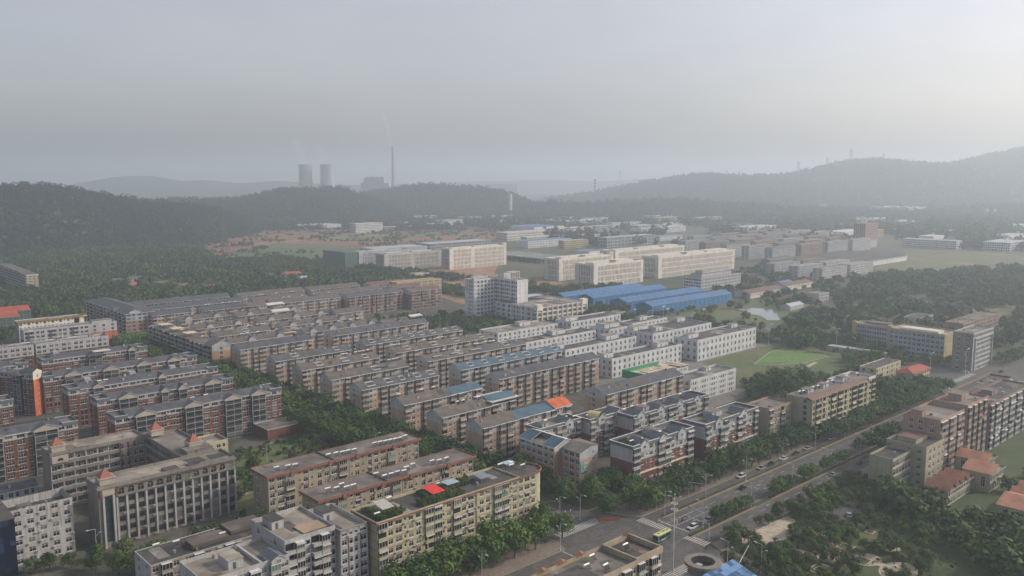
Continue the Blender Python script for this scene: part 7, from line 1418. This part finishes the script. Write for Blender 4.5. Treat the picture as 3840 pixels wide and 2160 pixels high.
# ---------------------------------------------------------------- vehicles
TYRE = plain('tyre_black', (0.02, 0.02, 0.02)); RIM = plain('rim_grey', (0.35, 0.35, 0.36), .4, .7); CARG = plain('car_glass', (0.015, 0.018, 0.022), .12)
def car(label, a, b, rz, paint, suv=False):
    e = tag(empty('car', (*P(a, b), ROADZ), PHI + R(rz)), label, 'car'); L_, W_, H_ = 4.5, 1.82, (1.68 if suv else 1.42); h0 = .78 if suv else .7
    prof = [(-2.25, .35), (-2.25, h0 - .02), (-2.1, h0 + .08), (-1.95 if suv else -1.5, h0 + .12), (1.0, h0 + .12), (2.05, h0 - .08), (2.25, .6), (2.25, .3), (-2.2, .25)]
    def ext(pf, w0, w1=None, zc=None):
        mb = MB(); n = len(pf); w1 = w0 if w1 is None else w1; zt = max(p[1] for p in pf); zb = min(p[1] for p in pf)
        wf = lambda z: w0 + (w1 - w0) * (z - zb) / (zt - zb)
        Lv = [mb.pt((x, -wf(z) / 2, z)) for x, z in pf]; Rv = [mb.pt((x, wf(z) / 2, z)) for x, z in pf]
        for k in range(n): mb.f.append([Lv[k], Lv[(k + 1) % n], Rv[(k + 1) % n], Rv[k]]); mb.m.append(0)
        mb.f.append(Lv); mb.m.append(0); mb.f.append(Rv[::-1]); mb.m.append(0); return mb
    o_ = ext(prof, W_).build('body', [paint], e); bv = o_.modifiers.new('bevel', 'BEVEL'); bv.width = .09; bv.segments = 2
    cab = [(-2.0 if suv else -1.75, h0 + .12), (-1.75 if suv else -1.15, H_ - .06), (.25, H_ - .06), (1.15, h0 + .12)]
    ext(cab, W_ - .06, W_ - .42).build('cabin_glass', [CARG], e)
    rf = [(-1.72 if suv else -1.12, H_ - .07), (-1.62 if suv else -1.0, H_ + .01), (.12, H_ + .01), (.24, H_ - .07)]; o_ = ext(rf, W_ - .4, W_ - .46).build('roof', [paint], e)
    for x in (-.55, .28): mb = MB(); mb.box(x, x + .08, -(W_ - .2) / 2, (W_ - .2) / 2, h0 + .1, H_ - .1, 0, 'fb'); mb.build('door_pillar', [paint], e)
    for x in (-1.4, 1.4):
        for y in (-.82, .82):
            mb = MB(); mb.tube((x, y - .11, .33), (x, y + .11, .33), .33, n=14); w_ = mb.build('wheel', [TYRE], e); mb = MB(); mb.tube((x, y - .125, .33), (x, y + .125, .33), .2, n=10); mb.build('rim', [RIM], w_)
    for y in (-.6, .6):
        mb = MB(); mb.box(2.1, 2.27, y - .22, y + .22, .55, .7, 0); mb.build('headlight', [WHITE], e); mb = MB(); mb.box(-2.27, -2.2, y - .2, y + .2, .62, .78, 0); mb.build('tail_light', [plain('tail_red', (0.25, .01, .01))], e)
    return e
PW = plain('car_white', (0.7, 0.7, 0.7), .3); PD = plain('car_dark_green', (0.015, 0.025, 0.025), .25); PG = plain('car_silver', (0.4, 0.41, 0.42), .3)
car('white estate car waiting right of the bus beside the kerb strip', 256, 178.2, 180, PW, True); car('white off-road car parked near the kerb under the shop trees', 317, 196.2, 180, PW, True); car('dark green sedan driving on the boulevard next to the white parked car', 305.5, 188, 4, PD)
car('silver car queuing behind the white one beside the middle strip', 266, 178.2, 180, PG); car('white car crossing the far junction', 603, 206, 90, PW); car('dark car crossing the far junction', 622, 190, 0, PD); car('white car beyond the far junction, glinting', 660, 216, 90, PW); car('silver car on the park lane under the khaki block', 349, 170, 0, PG); car('dark car further along the park lane', 372, 169, 0, PD); car('white car parked before the long cream block', 398, 195.8, 180, PW)
car('grey car parked on the curving park road', 310, 144, 30, PG); car('dark sedan far along the boulevard among the trees', 430, 186, 0, PD)
for i, (a, p_) in enumerate(((333, PG), (341, PD), (352, PW), (363, PD), (374, PG))): car('%s car parked in the tree-shaded side lane past the dark sedan, from the crossing' % ordw(i), a, 195.9, 180, p_)
e = tag(empty('bus', (*P(239.5, 179.6), ROADZ), PHI + R(2)), 'green city bus with pale yellow roof crossing the junction', 'bus')
BGn = plain('bus_green', (0.05, 0.16, 0.12), .4); BY = plain('bus_yellow', (0.62, 0.58, 0.24), .5)
mb = MB(); mb.box(-4.2, 4.2, -1.2, 1.2, .35, 2.75, 0); o_ = mb.build('body', [BGn], e); bv = o_.modifiers.new('bevel', 'BEVEL'); bv.width = .15; bv.segments = 2
mb = MB(); mb.box(-4.15, 4.15, -1.15, 1.15, 2.7, 2.95, 0); o_ = mb.build('roof', [BY], e); bv = o_.modifiers.new('bevel', 'BEVEL'); bv.width = .1; bv.segments = 2
mb = MB(); mb.box(-3.2, .2, -1.23, -1.2, 1.3, 2.4, 0); mb.box(.6, 3.4, -1.23, -1.2, 1.3, 2.4, 0); mb.box(-3.2, 3.4, 1.2, 1.23, 1.3, 2.4, 0); mb.build('side_window', [CARG], e); mb = MB(); mb.box(4.19, 4.23, -1.05, 1.05, 1.2, 2.5, 0); mb.build('windscreen', [CARG], e); mb = MB(); mb.box(-4.23, -4.19, -1.0, 1.0, 1.5, 2.4, 0); mb.build('rear_window', [CARG], e)
for x in (.0, 2.2): mb = MB(); mb.box(x, x + 1.5, -.7, .7, 2.95, 3.12, 0); u_ = mb.build('roof_unit', [BY], e); mb = MB(); mb.box(x + .3, x + 1.2, -.4, .4, 3.12, 3.15, 0); mb.build('vent', [DARKF], u_)
mb = MB(); mb.box(-2.6, -2.0, -.35, .35, 2.95, 3.05, 0); mb.build('roof_hatch', [DARKF], e); mb = MB(); mb.box(-3.5, .3, -1.215, -1.2, .6, .9, 0); mb.build('stripe', [WHITE], e)
for x in (-2.6, 2.7):
    for y in (-1.08, 1.08): mb = MB(); mb.tube((x, y - .14, .48), (x, y + .14, .48), .48, n=16); mb.build('wheel', [TYRE], e)
for y in (-.8, .8): mb = MB(); mb.box(-4.23, -4.19, y - .15, y + .15, .9, 1.1, 0); mb.build('tail_light', [plain('tail_red', (0.25, .01, .01))], e)
# scooters with riders
def rider(a, b, rz, label, shirt):
    e = tag(empty('scooter', (*P(a, b), ROADZ), PHI + R(rz)), label + ' scooter', 'scooter'); dk = plain('scooter_' + label.split()[0], shirt)
    mb = MB(); mb.box(-.75, .0, -.14, .14, .5, .78, 0); mb.box(0, .45, -.12, .12, .25, .35, 0); mb.box(.42, .55, -.18, .18, .25, .95, 0); mb.tube((.5, 0, .9), (.4, 0, 1.1), .03, n=5); mb.tube((.4, -.3, 1.08), (.4, .3, 1.08), .025, n=5); mb.build('body', [dk], e)
    for x in (-.6, .62): mb = MB(); mb.tube((x, -.05, .25), (x, .05, .25), .25, n=12); mb.build('wheel', [TYRE], e)
    me = bpy.data.meshes.new('body'); Vv = [(-.25, 0, .88), (-.2, 0, 1.15), (-.15, 0, 1.42), (-.12, 0, 1.52), (-.08, 0, 1.7), (-.15, .19, 1.4), (.08, .24, 1.18), (.36, .24, 1.1), (-.15, -.19, 1.4), (.08, -.24, 1.18), (.36, -.24, 1.1), (-.2, .1, .86), (.2, .14, .84), (.28, .12, .38), (-.2, -.1, .86), (.2, -.14, .84), (.28, -.12, .38)]
    me.from_pydata(Vv, [(0, 1), (1, 2), (2, 3), (3, 4), (2, 5), (5, 6), (6, 7), (2, 8), (8, 9), (9, 10), (0, 11), (11, 12), (12, 13), (0, 14), (14, 15), (15, 16)], []); o_ = bpy.data.objects.new('person', me); COL.objects.link(o_); o_.location = (*P(a, b), ROADZ); o_.rotation_euler = (0, 0, PHI + R(rz))
    m_ = o_.modifiers.new('skin', 'SKIN'); rad = [.15, .15, .16, .06, .11, .06, .05, .035, .06, .05, .035, .1, .075, .05, .1, .075, .05]
    for k_, r_ in enumerate(rad): me.skin_vertices[0].data[k_].radius = (r_, r_)
    me.skin_vertices[0].data[0].use_root = True; o_.modifiers.new('sub', 'SUBSURF').levels = 1; me.materials.append(dk); tag(o_, 'person in %s clothes riding the scooter %s' % (label.split()[0], ' '.join(label.split()[1:])), 'person')
rider(251, 190, 170, 'white beside the long crossing stripes', (0.5, .5, .5)); rider(256.5, 185.5, 180, 'black waiting at the stop line first', (0.03, .03, .03)); rider(258, 184.4, 180, 'dark waiting at the stop line second', (0.05, .05, .06)); rider(245, 164, 100, 'grey at the park corner kerb', (0.12, .12, .13))
for i, (a, b) in enumerate([(220.5, 152.5), (222, 151.8), (223.5, 151), (225, 150.2), (226.8, 149.4), (228.5, 148.6), (230, 147.8), (231.6, 147)]):
    e = tag(empty('parked_scooter', (*P(a, b), .16), PHI + R(70)), '%s parked scooter in the row above the ring roof' % ordw(i), 'scooter', 'scooters parked on the red pavement'); mb = MB(); mb.box(-.75, .0, -.14, .14, .45, .75, 0); mb.box(0, .45, -.12, .12, .25, .35, 0); mb.box(.42, .55, -.18, .18, .25, 1.0, 0); mb.build('body', [plain('scooter_%d' % (i % 3), ((0.05, .05, .06), (0.25, .04, .03), (0.3, .3, .3))[i % 3])], e)
    for x in (-.6, .62): mb = MB(); mb.tube((x, -.05, .25), (x, .05, .25), .25, n=10); mb.build('wheel', [TYRE], e)
kerbed('red_pavement', [(231.3, 128), (244, 149), (238, 158), (228, 157)], groundm('red_paving', [(0.26, 0.13, 0.09), (0.32, 0.18, 0.12)], .2, 1.5), .15)

# ---------------------------------------------------------------- lettering
def sign(parent, label, texts, u, d, z, w, h, back, fore, face='F', B=None, name='sign', top=True):
    fr = B.frame_of(face); ox, oy, rz0 = fr; c, n = math.cos(rz0), math.sin(rz0)
    mb = MB(); mb.box(0, w, -.15, 0, 0, h, 0); o_ = mb.build(name, [back], B.root, (ox + u * c - d * n, oy + u * n + d * c, z), rz0)
    rows = len(texts); zz = h
    for tx, frac in texts:
        rh = h * frac; zz -= rh; cu = bpy.data.curves.new('lettering', 'FONT'); cu.body = tx; cu.size = rh * .95; cu.extrude = .02; cu.align_x = 'CENTER'; t_ = bpy.data.objects.new('lettering', cu); COL.objects.link(t_); cu.materials.append(fore); bpy.context.view_layer.update(); tm = bpy.data.meshes.new_from_object(t_); bpy.data.objects.remove(t_); t_ = bpy.data.objects.new('lettering', tm); COL.objects.link(t_); t_.parent = o_; t_.location = (w / 2, -.19, zz + rh * .2); t_.rotation_euler = (R(90), 0, 0)
        k_ = sum(1.0 if ord(ch) > 255 else .55 for ch in tx) * rh * .95
        if k_ > w * .94: t_.scale = (w * .94 / k_, 1, 1)
    if label: o_['label'] = label
    return o_
WP = plain('lettering_white', (0.75, .75, .72)); SG_ = plain('sign_green', (0.02, 0.19, 0.16)); SB = plain('sign_blue', (0.05, 0.08, 0.32)); SR = plain('sign_red2', (0.35, 0.03, 0.03)); SO = plain('sign_orange', (0.6, 0.2, 0.03)); SLB = plain('sign_light_blue', (0.12, 0.33, 0.5))
sign(None, 'green sign with white characters', [('意大家具', .34), ('工厂直销', .34), ('欢迎光临', .2)], .3, -.02, 8.0, 4.2, 5.0, SG_, WP, B=TWIN)
sign(None, 'red sign with white characters', [('天桂园园', 1)], 49, -.95, 3.2, 5, 1.7, SR, WP, B=YB); sign(None, 'blue shop sign', [('口 图文印', 1)], 14.5, -.95, .6, 5.5, 1.6, SB, WP, B=YB); sign(None, None, [('人民大药房', 1)], 39, -1.0, 1.3, 5, .9, plain('shop_red_brown', (0.25, 0.07, 0.055)), WP, B=YB)
for (B_, u, w, z, h, tx, bk) in ((M1, 1, 8, 3.3, 1.1, '中国体彩 便利', DARKF), (M1, 10, 4, 3.4, 1.4, '口福', SR), (M1, 15, 4.5, 3.4, 1.1, '家电维修', SR), (M1, 20.5, 9, 3.4, 1.2, '金牌 装饰', SO), (M1, 30, 5, 3.4, 2.0, '烟酒', plain('sign_ochre', (0.5, .33, .08))), (M2, 1, 4.5, 3.8, 1.2, '招 租 电 话', SR), (M2, 6, 7, 3.8, 1.5, '汽车美容', SB), (M2, 13.5, 9, 3.9, 1.6, '中国移动通信', SB), (M2, 23, 8, 4.0, 1.6, '建设银行', SLB), (M2, 33, 9, 4.2, 1.8, '', SLB), (M2, 6, 16, 6.2, .5, '', SR)):
    sign(None, None, [(tx, 1)] if tx else [], u, -.35, z, w, h, bk, WP, B=B_)
mb = MB(); mb.box(6, 34, -.5, -.01, 3.7, 7.0, 0); mb.build('shop_fascia', [plain('dark_red_fascia', (0.15, 0.035, 0.035))], M1.root, (0, 0, .2))
for B_, L_ in ((M1, 42), (M2, 43)): mb = MB(); mb.box(.3, L_ - .3, -1.1, -.01, 7.25, 7.4, 0); mb.box(.3, L_ - .3, -1.15, -1.1, 7.1, 7.5, 0); mb.build('canopy_slab', [CREAMR], B_.root)
sign(None, 'pale blue banner', [('华天大酒店', 1)], 28, -.7, 4.2, 12, 1.8, SLB, WP, B=M4)

# ---------------------------------------------------------------- power station and pylons
FARC = wall('weathered_concrete', (0.36, 0.38, 0.4), .2)
def at_px(u, v, D): return ray(u, v, D)
for i, (u, lab) in enumerate(((768, 'hyperbolic concrete cooling tower, the one farther from the chimney, steam rising'), (822, 'hyperbolic concrete cooling tower, the one nearer the chimney, steam rising'))):
    D = 4000; x, y, zt = at_px(u, 414, D); sc_ = D / VF; r0 = 16.5 * sc_; e = tag(empty('cooling_tower', (x, y, 0)), lab, 'cooling tower', 'twin cooling towers')
    prof = [(r0 * 1.75, 0), (r0 * 1.62, 12)]; n = 14
    for k in range(n + 1):
        z = 12 + (zt - 12) * k / n; t_ = (z - zt * .8) / (zt * .8); prof.append((r0 * .97 * math.sqrt(1 + (t_ * 1.35) ** 2), z))
    mb = MB(); mb.lathe(prof[2:], 40); mb.build('shell', [FARC], e, smooth=True); mb = MB(); mb.lathe([(r0 * 1.02, zt - 3), (r0 * 1.05, zt), (r0 * .97, zt + 1), (r0 * .95, zt - 3)], 40); mb.build('rim', [FARC], e)
    mb = MB()
    for k in range(24): a_ = k * math.pi / 12; mb.tube((prof[2][0] * 1.06 * math.cos(a_), prof[2][0] * 1.06 * math.sin(a_), 0), (prof[2][0] * math.cos(a_ + .1), prof[2][0] * math.sin(a_ + .1), 12), 1, n=5)
    mb.build('support_leg', [FARC], e)
x, y, zt = at_px(988, 368, 4000); e = tag(empty('chimney', (x, y, 0)), 'tall slender power station chimney with a thin smoke trail', 'chimney'); mb = MB(); mb.lathe([(10, 0), (7.2, zt * .6), (5.6, zt - 2), (5.6, zt), (4.8, zt), (4.6, zt - 6)], 20); mb.build('shaft', [FARC], e, smooth=True)
for q in (.62, .8, .97): mb = MB(); mb.lathe([(7.6 - q * 1.5, zt * q), (8.6 - q * 1.5, zt * q), (8.6 - q * 1.5, zt * q + 1.5), (7.4 - q * 1.5, zt * q + 1.5)], 16); mb.build('platform', [FARC], e)
x, y, zt = at_px(915, 447, 4100); e = tag(empty('boiler_house', (x, y, 0)), 'hazy power station boiler house beside the chimney', 'power station'); mb = MB(); mb.box(0, 96, 0, 70, 0, zt, 0); mb.build('wall', [W_FARG], e); mb = MB(); mb.box(-14, 0, 0, 60, 0, zt - 22, 0); mb.box(96, 120, 0, 60, 0, zt - 26, 0); mb.build('side_hall', [W_FARG], e)
for q in range(4): mb = MB(); mb.box(8 + q * 23, 22 + q * 23, 10, 50, zt, zt + 5, 0); mb.build('roof_house', [W_FARG], e)
def plume(name, u, v0, D, r0, h, drift, lab, dens):
    x, y, z = at_px(u, v0, D); mb = MB(); n = 12; prof = []
    for k in range(n + 1):
        t_ = k / n; cx = drift * t_ ** 1.4 * h; r_ = r0 * (1 + 1.3 * t_) * (1 + .3 * math.sin(k * 2.1)) * (1 - .75 * t_ ** 4); prof.append([(cx + r_ * math.cos(j * math.pi / 6), r_ * math.sin(j * math.pi / 6), h * t_) for j in range(12)])
    for A, B in zip(prof, prof[1:]):
        for j in range(12): mb.poly([A[j], A[(j + 1) % 12], B[(j + 1) % 12], B[j]])
    mb.poly(prof[0][::-1]); mb.poly(prof[-1])
    m_ = bpy.data.materials.new(name + '_vapour'); m_.use_nodes = True; t = m_.node_tree; t.nodes.clear(); ou = t.nodes.new('ShaderNodeOutputMaterial'); pv = t.nodes.new('ShaderNodeVolumePrincipled'); pv.inputs['Color'].default_value = (1, 1, 1, 1); pv.inputs['Density'].default_value = dens; t.links.new(pv.outputs[0], ou.inputs['Volume'])
    o_ = mb.build(name, [m_], None, (x, y, z)); o_['kind'] = 'stuff'; o_['label'] = lab
plume('steam', 762, 412, 4000, 15, 120, -.3, 'faint steam over the first cooling tower', .005); plume('steam', 816, 412, 4000, 14, 95, -.3, 'faint steam over the second cooling tower', .0035); plume('smoke', 984, 366, 4000, 7, 160, -.25, 'thin smoke trailing from the chimney', .007)
PYL = plain('pylon_steel', (0.16, 0.18, 0.2), .6)
def pylon(u, vt, vb, D, lab):
    x, y, zt = at_px(u, vt, D); _, _, zb = at_px(u, vb, D); h = zt - zb; e = tag(empty('pylon', (x, y, zb)), lab, 'pylon', 'power pylons along the right-hand ridge'); w = h * .11; t_ = h * .035; mb = MB(); r_ = h * .012
    for sx in (-1, 1):
        for sy in (-1, 1): mb.tube((sx * w, sy * w, 0), (sx * t_, sy * t_, h), r_, n=4)
    for k in range(7):
        z0, z1 = h * k / 7, h * (k + 1) / 7; w0, w1 = w + (t_ - w) * k / 7, w + (t_ - w) * (k + 1) / 7
        mb.tube((-w0, -w0, z0), (w1, -w1, z1), r_ * .6, n=3); mb.tube((w0, -w0, z0), (-w1, -w1, z1), r_ * .6, n=3)
    mb.build('lattice', [PYL], e)
    for q, l_ in ((.72, .2), (.84, .17), (.95, .13)): mb = MB(); mb.tube((-h * l_, 0, h * q), (h * l_, 0, h * q), r_ * .9, n=4); mb.tube((-h * l_, 0, h * q), (0, 0, h * (q + .04)), r_ * .6, n=3); mb.tube((h * l_, 0, h * q), (0, 0, h * (q + .04)), r_ * .6, n=3); mb.build('cross_arm', [PYL], e)
for u, vt, vb, D, lab in ((2142, 376, 407, 4500, 'tallest lattice pylon on the peak of the right-hand ridge'), (2082, 397, 421, 4500, 'lattice pylon on the slope left of the tallest one'), (2009, 406, 434, 4550, 'lattice pylon third along the ridge from the peak'), (2223, 386, 408, 4550, 'faint pylon just past the peak of the ridge'), (1828, 428, 442, 4600, 'small far pylon above the middle of the ridge'), (1860, 430, 444, 4600, 'smaller pylon beside the middle one'), (1560, 430, 452, 7000, 'very faint pylon beyond the end of the ridge'), (1596, 448, 462, 7000, 'second very faint pylon beyond the end of the ridge'), (1955, 432, 442, 4600, 'tiny pylon low on the ridge crest'), (563, 561, 640, 1500, 'slim white pylon at the edge of the red field below the left hill'), (780, 478, 489, 3000, 'tiny mast on the hill below the cooling towers')):
    pylon(u, vt, vb, D, lab)
x, y, zt = at_px(1497, 451, 3600); _, _, zb = at_px(1497, 480, 3600); e = tag(empty('striped_tower', (x, y, zb)), 'slender red and white banded tower at the foot of the ridge', 'tower'); h = zt - zb
for k in range(7): mb = MB(); mb.tube((0, 0, h * k / 7), (0, 0, h * (k + 1) / 7), 3.8, n=10); mb.build('band', [WHITE if k % 2 else plain('band_dark', (0.12, .08, .09))], e)
x, y, zt = at_px(1284, 489, 2500); _, _, zb = at_px(1284, 522, 2500); e = tag(empty('silo_tower', (x, y, zb)), 'white round silo tower on the slope of the middle hill', 'tower'); mb = MB(); mb.tube((0, 0, -8), (0, 0, zt - zb), 5, n=14); mb.build('shaft', [W_FARW], e); mb = MB(); mb.tube((0, 0, zt - zb), (0, 0, zt - zb + 3), 5.6, 2, n=14); mb.build('cap', [W_FARG], e)
for i, u in enumerate((2483, 2503)): x, y, zt = at_px(u, 527, 2700); e = tag(empty('silo', (x, y, 0)), ('nearer', 'farther')[i] + ' of the two slim white twin silos under the right-hand hill', 'silo', 'twin silos'); mb = MB(); mb.tube((0, 0, 0), (0, 0, zt), 4.5, n=12); mb.build('shaft', [W_FARW], e); mb = MB(); mb.tube((0, 0, zt), (0, 0, zt + 2), 5, n=12); mb.build('cap', [W_FARW], e)
# ---------------------------------------------------------------- haze
def haze():
    mb = MB(); mb.box(-33000, 33000, -3500, 37000, -8, 345, 0)
    m = bpy.data.materials.new('haze_air'); m.use_nodes = True; t = m.node_tree; t.nodes.clear()
    ou = t.nodes.new('ShaderNodeOutputMaterial'); pv = t.nodes.new('ShaderNodeVolumePrincipled')
    pv.inputs['Color'].default_value = (0.80, 0.90, 0.99, 1); pv.inputs['Density'].default_value = HAZE_DENSITY; pv.inputs['Anisotropy'].default_value = 0.43
    t.links.new(pv.outputs[0], ou.inputs['Volume'])
    o = mb.build('haze', [m]); o['kind'] = 'stuff'
haze()
